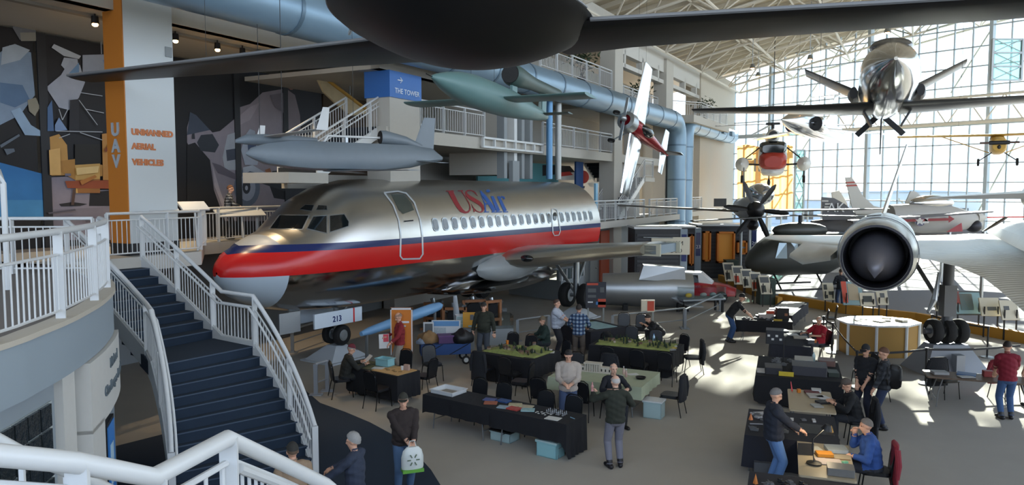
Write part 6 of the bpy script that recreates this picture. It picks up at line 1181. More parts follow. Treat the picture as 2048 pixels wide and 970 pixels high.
    # shirt hem hangs over the trousers, short sleeves stay above the elbow
    sk = mat('skin' + SKINS[skin], SKINS[skin], .55); tm_ = topmat or mat('cloth' + top, top, .9, noise=.08, nscale=12, bump=.25, bscale=90); lm_ = legmat or mat('cloth' + legs, legs, .9, noise=.08, nscale=12, bump=.2, bscale=120); shm = mat('shoe' + shoes, shoes, .5)
    bme.materials.clear(); bme.materials.append(sk); bme.name = 'body'; body_ = link('body', bme, o)
    co = np.empty(len(bme.vertices) * 3); bme.vertices.foreach_get('co', co); co = co.reshape(-1, 3); no = np.empty(len(bme.vertices) * 3); bme.vertices.foreach_get('normal', no); no = no.reshape(-1, 3); vt = np.array(vt)
    polys = [tuple(p.vertices) for p in bme.polygons]
    ptag = np.array([max(vt[i] for i in p) if len({vt[i] for i in p}) == 1 else sorted(vt[i] for i in p)[len(p) // 2] for p in polys])
    for k, nm, m_, off in ((1, tname, tm_, .012 + .012 * (b - 1)), (2, 'trousers', lm_, .009), (3, 'shoes', shm, .006)):
        fs = [p for p, tg in zip(polys, ptag) if tg == k]
        if not fs: continue
        used = sorted({i for p in fs for i in p}); ix = {v: i for i, v in enumerate(used)}; q = co[used] + no[used] * off
        if k == 1:   # loose folds
            q = q + no[used] * (.004 * np.sin(co[used][:, 2:3] * 55 + co[used][:, 0:1] * 30))
        m2 = bpy.data.meshes.new(nm); m2.from_pydata([tuple(v) for v in q], [], [[ix[i] for i in p] for p in fs]); m2.materials.append(m_); m2.polygons.foreach_set('use_smooth', [True] * len(m2.polygons)); link(nm, m2, o)
    MHd = Matrix.Translation(hc * s) @ RH.to_4x4() @ Matrix.Scale(s, 4)
    ey = MB(MHd)
    for q in (-1, 1): ey.ell((q * .03, .082, .018), (.012, .01, .008), 8, 6)
    ey.build('eyes', mat('eye', '#1c1512', .3), o, True)
    def shell(front, back, k, nm, m_, top=0.0, bald=0):
        mb = MB(MHd); n, r = 24, 9; rg = []
        for kk in (k, .97):
            for i in range(r + 1):
                row = []
                for j in range(n):
                    az = 2 * math.pi * j / n; fr = .5 + .5 * math.sin(az); tmx = math.radians(back + (front - back) * fr ** 1.3); t0 = math.radians(bald); th = t0 + (tmx - t0) * i / r
                    jt = 1 + (.035 * math.sin(az * 7 + th * 11) + .02 * math.sin(az * 13 - th * 17) if nm == 'hair' else 0); row.append(jt * Vector((.077 * k * 1.02 * math.sin(th) * math.cos(az), -.008 + .098 * kk * math.sin(th) * math.sin(az), .025 + (.098 * kk + top) * math.cos(th))) if kk == k else Vector((.077 * .97 * math.sin(th) * math.cos(az), -.008 + .098 * .97 * math.sin(th) * math.sin(az), .025 + .098 * .97 * math.cos(th))))
                rg.append(row)
        mb.loft(rg[:r + 1], caps=False); mb.loft([rg[r], rg[2 * r + 1]], caps=False)
        return mb.build(nm, m_, o, True)
    hm = mat('hair' + hcol, hcol, .75, noise=.25, nscale=60)
    if hair == 'short': shell(52, 112, 1.09, 'hair', hm, .006)
    elif hair == 'full': shell(50, 125, 1.2, 'hair', hm, .012)
    elif hair == 'fringe': shell(55, 114, 1.07, 'hair', hm, 0, 55)
    elif hair == 'bald': shell(62, 112, 1.04, 'hair', hm, 0, 62)
    elif hair == 'cap':
        shell(70, 112, 1.06, 'hair', hm, 0, 70); cm = mat('cap' + cap, cap, .8); cp = shell(66, 84, 1.13, 'cap', cm, .02)
        mb = MB(MHd); pts = []; nn = 10
        for j in range(nn + 1): a = math.pi * j / nn; pts.append((.078 * math.cos(a), .075 + .085 * math.sin(a)))
        M_ = Matrix.Translation((0, 0, .066)) @ Matrix.Rotation(-.16, 4, 'X'); mb.prism(pts, .008, M_); mb.build('cap_brim', cm, cp)
    return o
pl1 = plaidmat('plaid_dark', '#16181d', '#3c3f45', '#8a8d90', 11); pl2 = plaidmat('plaid_blue', '#1e2c44', '#38506f', '#8d9aa6', 9); pl3 = plaidmat('plaid_charcoal', '#15171c', '#24272d', '#3a3d43', 9)
P = lambda u, v: FL(u, v)
def at(u, v): p = FL(u, v); return p.x, p.y
q = PX(455, 400, 24.3); person('man in a black and white plaid shirt leaning on the second level rail', q.x, q.y, 20, 1.74, 3.66, topmat=pl1, legs='#17181c', hcol='#6b4a34', hair='short', head=(-20, 5), lean=.12, hr=(.25, .4, 1.05), hl=(-.25, .4, 1.05))
person('seated man in a maroon cap and dark jacket reading a sheet', *at(690, 792), 25, 1.76, sit=True, lean=.25, top='#23231f', legs='#1f2124', cap='#5e1a25', hair='cap', hcol='#8c8680', hr=(.18, .48, .8), hl=(-.12, .5, .82), head=(0, 20), bulk=1.15, tname='jacket')
person('standing man in a red sweater holding a leaflet', *at(800, 752), 200, 1.8, top='#7c1f26', legs='#8d8478', hcol='#8d6f5c', hair='fringe', hr=(.12, .34, 1.12), hl=(-.3, .3, 1.0), head=(10, 28), bulk=1.08, tname='sweater')
person('man in a brown leather jacket and dark cap carrying a white shopping bag', *at(808, 985), -70, 1.74, top='#2a211f', legs='#47607f', cap='#2b2a22', hair='cap', hcol='#7a736c', hr=(-.02, .3, .98), hl=(-.1, .34, .95), head=(-15, 8), bulk=1.2, belly=.05, tname='jacket')
person('grey haired person in a dark blue sweater behind the near rail', *at(712, 1090), 165, 1.68, top='#2b3344', legs='#23262c', hcol='#8d8b88', hair='full', hr=(.1, .5, 1.1), hl=(-.25, .45, 1.05), head=(10, 8), bulk=1.08, tname='sweater')
person('person in a tan shirt and dark cap hidden behind the near rail', *at(590, 1120), 120, 1.68, top='#8b7660', legs='#33302c', cap='#2c2a26', hair='cap', hcol='#5d4a3a', bulk=1.15)
person('stout man in a dark green sweater and cap standing beside the diorama table', *at(968, 722), -100, 1.8, top='#26291f', legs='#3a3f46', cap='#1f1f1d', hair='cap', hcol='#6d645a', bulk=1.25, belly=.07, hr=(.34, .08, .82), hl=(-.34, .08, .82), tname='sweater')
person('seated man in a dark green jacket and tan cap behind the first diorama', *at(1092, 716), 195, 1.74, sit=True, lean=.15, top='#22332e', legs='#2a2e33', cap='#6a5c48', hair='cap', hcol='#6a6058', hr=(.2, .4, .72), hl=(-.2, .42, .72), head=(10, 5), bulk=1.15, tname='jacket')
person('stout man in a white shirt with dark suspenders talking with raised hands', *at(1112, 712), -15, 1.8, top='#a9afbb', sleeve='short', legs='#24242a', hcol='#4d3a30', hair='short', hr=(.12, .45, 1.08), hl=(-.1, .45, 1.05), head=(0, 5), bulk=1.2, belly=.1)
person('man in a blue plaid shirt seen from behind, beside the map table', *at(1157, 728), 80, 1.8, topmat=pl2, legs='#5a5048', hcol='#2e2723', hair='short', hr=(.25, .32, 1.05), hl=(-.25, .32, 1.05), bulk=1.1)
person('young man in a cream fleece looking down at his phone', *at(1136, 860), -95, 1.78, top='#a59a90', legs='#3c4a66', hcol='#211b19', hair='short', hr=(.07, .3, 1.08), hl=(-.07, .3, 1.08), head=(0, 35), bulk=1.2, tname='fleece')
person('seated man in black with sunglasses pushed up, behind the green cloth table', 2.28, 16.62, -80, 1.78, sit=True, pz=.52, top='#16181f', legs='#22242a', hcol='#9c928c', hair='bald', skin='c', head=(0, 5), hr=(.2, .38, .85), hl=(-.2, .38, .85))
person('bald man in a dark green sweater and grey trousers holding up a figurine', *at(1230, 935), 100, 1.76, top='#262a22', legs='#6f6f7a', hcol='#b3aca6', hair='bald', skin='c', hl=(-.32, .38, 1.36), hr=(.24, .3, 1.2), head=(5, 5), bulk=1.12, tname='sweater', shoes='#15141a')
person('dark haired man in black leaning low over the far side of the second diorama', *at(1322, 694), -165, 1.74, sit=True, lean=.85, top='#131418', legs='#1c1d22', hcol='#2b221d', hair='short', hr=(.25, .6, .78), hl=(-.2, .62, .78), head=(0, 10), bulk=1.1)
person('man in a black t-shirt, jeans and cap bending over the far vendor table', *at(1458, 684), -10, 1.8, lean=.62, top='#16171a', sleeve='short', legs='#2e4a72', cap='#131417', hair='cap', hcol='#2a2421', hr=(.18, .72, .86), hl=(-.12, .75, .86), head=(0, 10), bulk=1.05)
person('white haired man in a red polo shirt seated behind the vendor tables', 9.55, 23.05, -160, 1.76, sit=True, top='#a01f2c', sleeve='short', legs='#3a3a40', hcol='#b8b2a8', hair='fringe', hr=(.22, .42, .8), hl=(-.25, .42, .8), head=(10, 20), bulk=1.2, belly=.05)
person('distant man in a dark top and jeans looking at the display boards', *at(1680, 619), 80, 1.78, top='#20232c', legs='#2f4160', hcol='#3a2e28', hair='short', hr=(.14, .2, 1.1), hl=(-.14, .2, 1.1), head=(0, 8))
person('man in black with a dark cap standing by the belt barrier', *at(1728, 846), 215, 1.78, top='#15171c', sleeve='short', legs='#1c2030', cap='#15161b', hair='cap', hcol='#3b332e', hr=(.05, .25, .82), hl=(-.08, .25, .82), head=(0, 22), bulk=1.12, belly=.03)
person('man in a dark plaid shirt and jeans with a black backpack', *at(1765, 858), 150, 1.8, topmat=pl3, legs='#25304a', hcol='#5b3f30', hair='short', hr=(.22, .2, .85), hl=(-.2, .2, .85), head=(10, 20), bulk=1.12)
person('seated man in black with a brown cap sorting papers at the cream table', *at(1712, 884), 165, 1.78, sit=True, lean=.3, top='#131519', legs='#1d2027', cap='#4c443f', hair='cap', hcol='#4b3a30', hr=(.12, .46, .8), hl=(-.2, .45, .82), head=(0, 25), bulk=1.12)
person('grey haired man in a dark puffer jacket standing over the near vendor table', 4.62, 12.98, -5, 1.76, top='#1d222e', legs='#5577a6', hcol='#6e6a68', hair='short', hr=(.12, .52, 1.0), hl=(-.15, .42, .98), head=(0, 22), bulk=1.3, tname='jacket')
person('man in a blue t-shirt over grey sleeves seated with his hand at his chin', *at(1745, 992), 160, 1.78, sit=True, lean=.18, top='#2b4b88', legs='#2a2c33', hcol='#6d6660', hair='short', hr=(.05, .3, 1.04), pr=(.3, .3, -1), hl=(-.2, .35, .72), head=(8, 5), bulk=1.22, belly=.04)
person('man in a maroon polo shirt and jeans at the right edge table', *at(2012, 838), 80, 1.78, top='#7a1a2a', sleeve='short', legs='#3a567e', hcol='#2f2622', hair='short', hr=(.3, .4, .9), hl=(-.1, .45, .88), lean=.12, head=(-30, 12), bulk=1.1)
person('person in a maroon shirt cut by the right picture edge', *at(2062, 812), 120, 1.78, top='#7a1a2a', sleeve='short', legs='#23252b', hcol='#2f2622', hair='short', bulk=1.1)
# ------------------------------------------------------------------ chairs
def make_chair(name, seatm, backm, legm, label, group):
    o = T(name, label, 'chair', group=group)
    MB().prism(rrect(.44, .43, .1), .055, Matrix.Translation((0, .02, .43))).build('seat', seatm, o)
    Mb = Matrix.Translation((0, -.2, .48)) @ Matrix.Rotation(math.radians(98), 4, 'X')
    pts = [(-.17, 0), (.17, 0), (.2, .2), (.2, .34)] + [(.2 * math.cos(a), .34 + .11 * math.sin(a)) for a in np.linspace(.25, math.pi - .25, 7)] + [(-.2, .34), (-.2, .2)]
    MB().prism(pts, .04, Mb).build('backrest', backm, o)
    fr = MB(); fr.path([(-.2, -.21, .43), (-.205, -.235, .7), (-.19, -.265, .88), (-.1, -.275, .945), (.1, -.275, .945), (.19, -.265, .88), (.205, -.235, .7), (.2, -.21, .43)], .013, 6); fr.path([(-.2, -.2, .425), (.2, -.2, .425), (.21, .22, .425), (-.21, .22, .425)], .011, 6, closed=True); fr.build('frame', legm, o, True)
    for sx in (-1, 1):
        MB().tube((sx * .2, .21, .43), (sx * .215, .26, 0), .012, n=6).build('leg', legm, o); MB().tube((sx * .2, -.2, .43), (sx * .22, -.29, 0), .012, n=6).build('leg', legm, o)
    return o
chv = mat('chair_vinyl', '#15171b', .38); cleg = mat('chair_leg', '#1b1c1e', .35, .6)
proto = make_chair('banquet_chair', chv, chv, cleg, 'x', 'banquet chairs'); used = [False]
def chair(label, x, y, face, src=None):
    o = proto if not used[0] else copy_tree(proto); used[0] = True
    o.location = (x, y, 0); o.rotation_euler = (0, 0, math.radians(face - 90)); o['label'] = label; return o
dA = Vector((.815, -.579, 0)); nA = Vector((.579, .815, 0)); A0 = Vector((-1.97, 16.31, 0))
for k, t in enumerate((.62, 1.3, 2.42, 3.12)):
    p = A0 + dA * t + nA * 1.02; chair(('black banquet chair behind the long front table, first from its white tray', 'black banquet chair behind the long front table, second from its white tray', 'black banquet chair behind the long front table, third from its white tray', 'black banquet chair behind the long front table, nearest its right end')[k], p.x, p.y, -125)
dE = Vector((.9, -.44, 0)); nE = Vector((.44, .9, 0)); E0 = Vector((2.95, 16.9, 0))
for k, (x, y, f) in enumerate(((.72, 17.25, 62), (1.62, 16.95, 70), (2.3, 16.72, -78), (3.75, 17.3, 150), (1.62, 19.5, -115), (2.45, 19.25, -115))):
    chair(('black chair left of the man in the cream fleece', 'black chair right of the man in the cream fleece', 'black chair under the man with sunglasses on his head', 'black chair draped with a dark jacket at the right of the green table', 'black chair behind the green table, nearest the plaid shirted man', 'black chair with a coat behind the middle of the green table')[k], x, y, f)
chair('black chair with a shiny back seen edge on, left of the green table', .25, 18.55, 160)
for k, (x, y, f) in enumerate(((-.75, 19.95, 57), (-.05, 19.4, 57), (-.1, 22.3, -122), (.45, 21.95, -122), (1.35, 21.2, -150))):
    chair(('black chair in front of the first diorama table, left', 'black chair in front of the first diorama table, right', 'black chair at the back of the first diorama table, left', 'black chair at the back of the first diorama table, right', 'black chair under the seated man in the dark green jacket')[k], x, y, f)
for k, (x, y, f) in enumerate(((2.75, 20.75, 64), (3.5, 20.35, 64), (4.2, 20.05, 64), (4.35, 22.75, -116), (4.95, 22.1, -150), (5.2, 21.3, 175), (3.7, 23.4, -116))):
    chair(('black chair in front of the second diorama, left of three', 'black chair in front of the second diorama, middle of three', 'black chair in front of the second diorama, right of three', 'black chair at the back of the second diorama by the blue bottle', 'black chair under the man leaning over the second diorama', 'black chair hung with a coat at the right end of the second diorama', 'black chair at the back left of the second diorama')[k], x, y, f)
for k, (x, y, f) in enumerate(((3.9, 25.9, -100), (4.45, 25.7, -110), (2.75, 22.9, 120))):
    chair(('black chair standing by the barrier behind the second diorama, left', 'black chair standing by the barrier behind the second diorama, right', 'black chair between the map table and the second diorama')[k], x, y, f)
p = at(690, 792); chair('black chair under the seated man in the maroon cap', p[0] - .08, p[1] - .05, 25)
for k, (x, y, f) in enumerate(((-3.25, 17.85, 55), (-3.0, 19.9, -120), (-2.25, 19.1, 150), (-2.2, 20.45, -60))):
    chair(('black chair in front of the tan board table', 'black chair behind the tan board table by the man in red', 'black chair at the right end of the tan board table', 'dark blue grey chair standing free beside the folding wagon')[k], x, y, f)
for k, (x, y, f) in enumerate(((11.2, 27.0, 160), (11.9, 27.9, 160), (9.6, 23.03, 200), (9.35, 19.6, 180), (9.1, 18.5, 180))):
    chair(('chair with a thin frame right of the far vendor table, near one', 'chair with a thin frame right of the far vendor table, far one', 'chair under the seated man in the red polo', 'chair with a sunlit seat right of the black vendor tables, far one', 'chair with a sunlit seat right of the black vendor tables, near one')[k], x, y, f)
p = at(1712, 884); chair('black chair under the seated man in black with a brown cap', p[0] + .05, p[1] - .03, 165); p = at(1745, 992); chair('black chair with a red jacket under the man in the blue t-shirt', p[0] + .05, p[1], 160)
chair('black chair with a dark jacket behind the right edge table', 11.0, 18.75, -80); chair('black chair with a red jacket behind the right edge table', 12.35, 18.5, -80)
# ------------------------------------------------------------------ tables and cloths
wood = mat('table_top', '#8a7d68', .6); legm = mat('table_leg', '#7d8084', .4, .6)
def table(label, c, ang, L, W, topm=None, h=.74):
    o = T('folding_table', label, 'table', (c[0], c[1], 0), math.radians(ang)); MB().prism(rrect(L, W, .04), .035, Matrix.Translation((0, 0, h - .035))).build('table_top', topm or wood, o)
    for sx in (-1, 1):
        for sy in (-1, 1): MB().path([(sx * (L / 2 - .35), sy * (W / 2 - .1), h - .035), (sx * (L / 2 - .25), sy * (W / 2 - .08), .35), (sx * (L / 2 - .22), sy * (W / 2 - .07), 0)], .014, 6).build('leg', legm, o)
        MB().tube((sx * (L / 2 - .22), -W / 2 + .08, .2), (sx * (L / 2 - .22), W / 2 - .08, .2), .01, n=6).build('leg_brace', legm, o)
    return o
def cloth(label, c, ang, L, W, drops, m, h=.744):
    """drops: front, right, back, left"""
    n = 16; per = []; L2, W2 = L / 2 + .012, W / 2 + .012
    for side, (ax, ay, bx, by, nx, ny) in enumerate(((-L2, -W2, L2, -W2, 0, -1), (L2, -W2, L2, W2, 1, 0), (L2, W2, -L2, W2, 0, 1), (-L2, W2, -L2, -W2, -1, 0))):
        for k in range(n):
            t = k / n; dr = drops[side]
            if k == 0: dr = (drops[side] + drops[side - 1]) / 2 + .03; pv = ((0, -1), (1, 0), (0, 1), (-1, 0))[side - 1]; nx_, ny_ = (nx + pv[0]) * .9, (ny + pv[1]) * .9
            else: nx_, ny_ = nx, ny
            per.append((ax + (bx - ax) * t, ay + (by - ay) * t, nx_, ny_, min(dr, h - .01), side * n + k))
    rings = []
    for r in range(7):
        f = r / 6; row = []
        for x, y, nx, ny, dr, k in per:
            rp = (.025 + .022 * math.sin(k * 1.9 + L * 3) + .012 * math.sin(k * .7)) * f; row.append(Vector((x + nx * rp, y + ny * rp, h + .004 - dr * f)))
        rings.append(row)
    mb = MB(); mb.loft(rings, caps=False); N = len(per); mb.add(rings[0], [list(range(N))])
    o = mb.build('tablecloth', m, None, True); o.location = (c[0], c[1], 0); o.rotation_euler = (0, 0, math.radians(ang)); tag(o, label, 'tablecloth'); return o
greenc = mat('green_cloth', '#a0a78e', .85, noise=.1, nscale=5); creamt = mat('cream_table', '#a89a80', .5); navyc = mat('charcoal_cloth', '#1d1e26', .9, bump=.2, bscale=60)
TB = {}
def TC(key, label, c, ang, L, W, clabel=None, drops=None, cm=None, topm=None):
    table(label, c, ang, L, W, topm)
    if clabel: cloth(clabel, c, ang, L, W, drops, cm or blackcloth)
    TB[key] = (frame((c[0], c[1], .75), math.radians(ang)), math.radians(ang))
A1 = A0 + dA * .93 + nA * .38; A2 = A0 + dA * 2.78 + nA * .38
TC('A1', 'folding table carrying the white tray, left half of the long front row', A1, -35.4, 1.83, .76, 'black cloth hanging short over the table with the white tray', (.36, .3, .36, .42))
TC('A2', 'folding table carrying the magazines, right half of the long front row', A2, -35.4, 1.83, .76, 'black cloth over the magazine table, reaching the floor at the right end', (.38, .7, .38, .3))
TC('B', 'folding table with a tan board beside the man in the maroon cap', (-3.28, 18.74), -37, 1.83, .76, 'black cloth on the tan board table', (.62, .6, .5, .5))
TC('C', 'table under the first terrain diorama', (.17, 20.7), -34.6, 1.83, 1.5, 'black floor length cloth under the first terrain diorama', (.72, .5, .6, .6))
TC('D', 'table under the second terrain diorama with dark trees', (3.64, 21.66), -26, 2.45, 1.3, 'black floor length cloth under the second terrain diorama', (.72, .5, .6, .6))
TC('E', 'table under the pale green cloth with the model temple', (2.27, 18.1), -26, 2.3, 1.6, 'pale green cloth with a dark underlay hanging at the corner', (.3, .25, .3, .3), greenc)
TC('F', 'table with a blueprint map by the barrier', (2.66, 24.8), -58, 1.83, 1.5, 'charcoal cloth on the map table', (.6, .6, .5, .5), navyc)
TC('G1', 'far vendor table where the man bends', (8.8, 26.0), -14, 1.83, .76, 'black cloth on the far vendor table', (.4, .4, .4, .4))
TC('G2', 'long far vendor table running away behind the black box', (10.55, 28.55), 60, 3.66, 1.0, 'dark cloth hanging on the long far vendor table', (.4, .3, .5, .3), navyc)
TC('H', 'vendor table in front of the man in the red polo', (8.5, 22.7), 70, 2.6, 1.1, 'charcoal cloth on the vendor table before the man in red', (.4, .4, .4, .4), navyc)
TC('I', 'black draped vendor table with the grey instrument boxes', (7.25, 18.75), 70, 2.3, 1.95, 'black floor length cloth under the grey boxes', (.68, .5, .5, .68))
TC('J', 'bare cream vendor table with papers', (6.42, 15.85), 71, 1.7, .9, topm=creamt)
TC('K', 'black draped vendor table under the puffer jacket man', (5.35, 14.1), 70, 1.75, 1.6, 'charcoal cloth with a folded corner on the puffer jacket man table', (.45, .45, .5, .6), navyc)
TC('L', 'bare cream vendor table with a desk lamp', (5.25, 12.3), 70, 1.75, .85, topm=creamt)
TC('M', 'nearest vendor table cut by the bottom edge', (4.4, 11.0), 70, 1.0, 1.6, 'charcoal cloth on the nearest vendor table', (.5, .5, .5, .5), navyc)
TC('R', 'table with papers at the right edge', (11.35, 17.85), -20, 2.44, .76, topm=mat('brown_top', '#6a5748', .5))
# ------------------------------------------------------------------ things on the tables
def put(key, x, y, z=0): M, a = TB[key]; p = M @ Vector((x, y, z)); return p, a
def item(key, name, label, cat, x, y, rz, parts, group=None, z=0.0):
    p, a = put(key, x, y, z); o = T(name, label, cat, p, a + rz, group)
    for nm, mb, m in parts: mb.build(nm, m, o, nm in ('shade', 'bottle', 'bowl', 'body_round', 'arm'))
    return o
def thin(key, name, label, cat, x, y, w, l, h, m, rz=0.0, group=None, z=0.0):
    p, a = put(key, x, y, z); o = MB().prism(rrect(w, l, min(w, l) * .06), h).build(name, m); o.location = p; o.rotation_euler = (0, 0, a + rz); return tag(o, label, cat, group)
paper = mat('paper', '#c9c9c6', .7); paper2 = mat('paper_print', '#a8b0b4', .7, noise=.3, nscale=30)
def tub(w, l, h, m, wall=.015):
    mb = MB(); mb.bx(-w / 2, w / 2, -l / 2, l / 2, 0, wall)
    for x0, x1, y0, y1 in ((-w / 2, -w / 2 + wall, -l / 2, l / 2), (w / 2 - wall, w / 2, -l / 2, l / 2), (-w / 2, w / 2, -l / 2, -l / 2 + wall), (-w / 2, w / 2, l / 2 - wall, l / 2)): mb.bx(x0, x1, y0, y1, 0, h)
    return mb
def rim(w, l, h, t=.02): 
    mb = MB(); 
    for x0, x1, y0, y1 in ((-w / 2 - t, -w / 2, -l / 2 - t, l / 2 + t), (w / 2, w / 2 + t, -l / 2 - t, l / 2 + t), (-w / 2, w / 2, -l / 2 - t, -l / 2), (-w / 2, w / 2, l / 2, l / 2 + t)): mb.bx(x0, x1, y0, y1, h - .02, h)
    return mb
item('A1', 'tray', 'shallow white tray on the left end of the front table', 'tray', -.55, .05, 0, [('tray_body', tub(.62, .5, .09, 0), white), ('tray_rim', rim(.62, .5, .09), white), ('mat', MB().bx(-.2, .2, -.15, .15, .016, .022), mat('tray_mat', '#8c857a', .8))])
mags = (('blue and violet magazine, first of the row on the front table', '#4a5a8c', .55, .12), ('orange brown magazine near the table joint', '#9b5a41', .72, -.08), ('dark blue magazine at the back of the row', '#2b4a7a', .86, .2), ('pale blue comic book in the middle of the row', '#8fa3ad', -.72, -.16), ('cream yellow booklet in the middle of the row', '#b5ab88', -.62, .1), ('red covered booklet at the front of the row', '#a4433c', -.48, -.14), ('cream and grey booklet beside the red one', '#b0a68c', -.36, .14), ('pale teal booklet, last of the magazine row', '#8fb0b2', -.2, -.05))
for k, (lb, c, x, y) in enumerate(mags): thin('A1' if x > .4 else 'A2', 'magazine', lb, 'magazine', x, y, .21, .28, .012 + .006 * (k % 3), mat('mag' + c, c, .4, noise=.35, nscale=14), .3 * math.sin(k * 2.1) - 1.3, 'magazines on the front table')
thin('A2', 'paper_sheet', 'white sheet at the right front corner of the front table', 'paper', .52, -.22, .3, .22, .006, paper, .1)
pew = mat('pewter', '#9a9da0', .4, .5)
fig = MB().lathe([(0, 0), (.016, 0), (.016, .005), (.006, .008), (.009, .025), (.004, .035), (.006, .042), (0, .046)], 8).build('figurine', pew); fm = fig.data; bpy.data.objects.remove(fig)
def figs(key, label, spots, group, m=None, sc=1.0):
    for x, y in spots: p, a = put(key, x, y); o = link('figurine', fm, None, p, (0, 0, a), (sc, sc, sc)); tag(o, label, 'figurine', group)
figs('A2', 'tiny grey pewter figurine standing in rows on the front table', [(.2 + .07 * i + .03 * (i % 2), .18 - .07 * j) for j in range(3) for i in range(6)], 'pewter figurines on the front table', sc=1.6)
for k in range(9): thin('A2', 'card_piece', 'small white card piece lying on the front table cloth', 'card', .02 + .08 * (k % 5), -.02 - .09 * (k // 5) + .03 * (k % 2), .045, .03, .006, paper, k, 'card pieces on the front table')
thin('A2', 'pen', 'pale blue pen at the right end of the front table', 'pen', .82, .02, .012, .14, .01, mat('pen_blue', '#86b0c8', .4), 1.2)
# below the front table
cl = mat('clear_teal', '#86b4b9', .2); cl2 = mat('clear_box', '#9db3b3', .2)
def floor_tub(name, label, x, y, ang, w, l, h, m, lidm=None, extra=()):
    o = T(name, label, 'box', (x, y, 0), math.radians(ang)); tub(w, l, h, m).build('tub', m, o); rim(w, l, h).build('rim', m, o)
    if lidm: MB().bx(-w / 2 - .02, w / 2 + .02, -l / 2 - .02, l / 2 + .02, h, h + .03).build('lid', lidm, o)
    for nm, mb, mm in extra: mb.build(nm, mm, o)
    return o
p = A0 + dA * 3.25 + nA * .15; floor_tub('storage_box', 'clear teal storage box under the right end of the front table', p.x, p.y, -35, .46, .32, .3, cl, cl2, [('handle', MB().bx(-.06, .06, -.02, .02, .33, .35), dark)])
p = A0 + dA * 1.95 + nA * .4; floor_tub('storage_box', 'flat clear box with dark lids under the middle of the front table', p.x, p.y, -35, .5, .36, .2, cl2, dark); o = T('bag', 'black slumped bag on the flat clear box under the front table', 'bag', (p.x, p.y, .232)); MB().ell((0, 0, .1), (.22, .16, .1), 14, 8).build('bag_body', black, o, True); MB().path([(-.15, 0, .15), (-.1, 0, .26), (.1, 0, .26), (.15, 0, .15)], .012, 6).build('strap', black, o)
# table B
tanb = mat('tan_board', '#a98a5c', .7); thin('B', 'game_board', 'tan board covering the right half of the table', 'board', .42, 0, .95, .7, .012, tanb); thin('B', 'game_mat', 'olive green mat on the left half of the tan board table', 'mat', -.5, .0, .8, .68, .01, mat('olive_mat', '#4b4f35', .8))
item('B', 'storage_box', 'clear teal plastic bin on the tan board table', 'box', -.12, .2, .1, [('tub', tub(.4, .28, .2, 0), cl), ('rim', rim(.4, .28, .2), cl)], z=.012)
item('B', 'paper_cup', 'white paper cup on the tan board', 'cup', .58, .12, 0, [('cup_body', MB().lathe([(0, 0), (.03, 0), (.04, .1), (.035, .1), (.026, .01), (0, .01)], 14), paper)], z=.013); thin('B', 'small_box', 'pale pinkish small box beside the paper cup', 'box', .68, .18, .14, .08, .14, mat('pink_box', '#a98d80', .7), .2, z=.013)
thin('B', 'paper_sheet', 'flat grey sheet between the bin and the tan board', 'paper', -.05, -.1, .3, .22, .004, paper2, .4, z=.012)
for k in range(5): thin('B', 'terrain_tile', 'thin tan terrain tile on the tan board', 'tile', .2 + .12 * k, -.05 - .06 * (k % 2), .09, .06, .012, mat('tile_tan', '#7d6540', .8), k, 'terrain tiles on the tan board', z=.013)
# held things
def held(name, label, cat, loc, rot, mb, m): o = mb.build(name, m); o.location = loc; o.rotation_euler = rot; return tag(o, label, cat)
q = at(690, 792); held('paper_sheet', 'white sheet held by the seated man in the maroon cap', 'paper', (q[0] + .52, q[1] + .3, .88), (.7, 0, math.radians(-60)), MB().bx(-.11, .11, -.15, .15, 0, .004), paper)
q = at(800, 752); lf2 = held('leaflet', 'white and red leaflet held by the man in the red sweater', 'leaflet', (q[0] - .42, q[1] - .12, 1.02), (math.radians(80), 0, .3), MB().bx(-.14, .14, -.2, .2, 0, .004), paper); MB().bx(-.02, .13, -.02, .19, .005, .008).build('print', mat('flash_red', '#c43c48', .6), lf2)
q = at(808, 985); o = T('shopping_bag', 'white plastic shopping bag with a grey star burst and green base', 'bag', (q[0] + .2, q[1] - .36, .52), .35); mb = MB(); rg = []
for z, w, d in ((0, .17, .06), (.08, .19, .08), (.25, .19, .09), (.36, .16, .06), (.42, .1, .03)): rg.append([Vector((w * math.cos(a), d * math.sin(a), z)) for a in np.linspace(0, 2 * math.pi, 17)[:-1]])
mb.loft(rg); mb.build('bag_body', mat('bag_white', '#c3c8c4', .4), o, True); MB().bx(-.18, .18, -.093, .093, .0, .05).build('green_band', mat('bag_green', '#5f9c3a', .5), o); MB().path([(-.07, 0, .4), (-.04, 0, .52), (.04, 0, .52), (.07, 0, .4)], .008, 6).build('handle', MATS['bag_white'], o)
for k in range(6): a = math.pi * k / 3; MB().box((.075 * math.cos(a), -.092, .22 + .075 * math.sin(a)), (.06, .008, .018), Matrix.Rotation(-a, 3, 'Y')).build('burst', mat('burst_grey', '#5a6a56', .6), o)
q = at(1230, 935); held('figurine_held', 'pink figurine held up by the bald man', 'figurine', (q[0] - .42, q[1] + .2, 1.42), (0, 0, 0), MB().lathe([(0, 0), (.03, 0), (.02, .04), (.03, .09), (.012, .13), (.016, .16), (0, .18)], 10), mat('pink_fig', '#b98480', .6))
q = at(1765, 858); o = T('backpack', 'black backpack on the back of the man in dark plaid', 'backpack', (q[0] + .14, q[1] - .16, 1.0), math.radians(60)); MB().loft(body([(-.05, 0, .2, .12, .2), (.0, 0, .2, .15, .27), (.1, 0, .2, .15, .27), (.16, 0, .18, .1, .2)], 14, 3)).build('pack_body', black, o, True); MB().loft(body([(.15, 0, .08, .1, .1), (.2, 0, .08, .09, .09)], 12, 3)).build('front_pocket', dark, o, True)
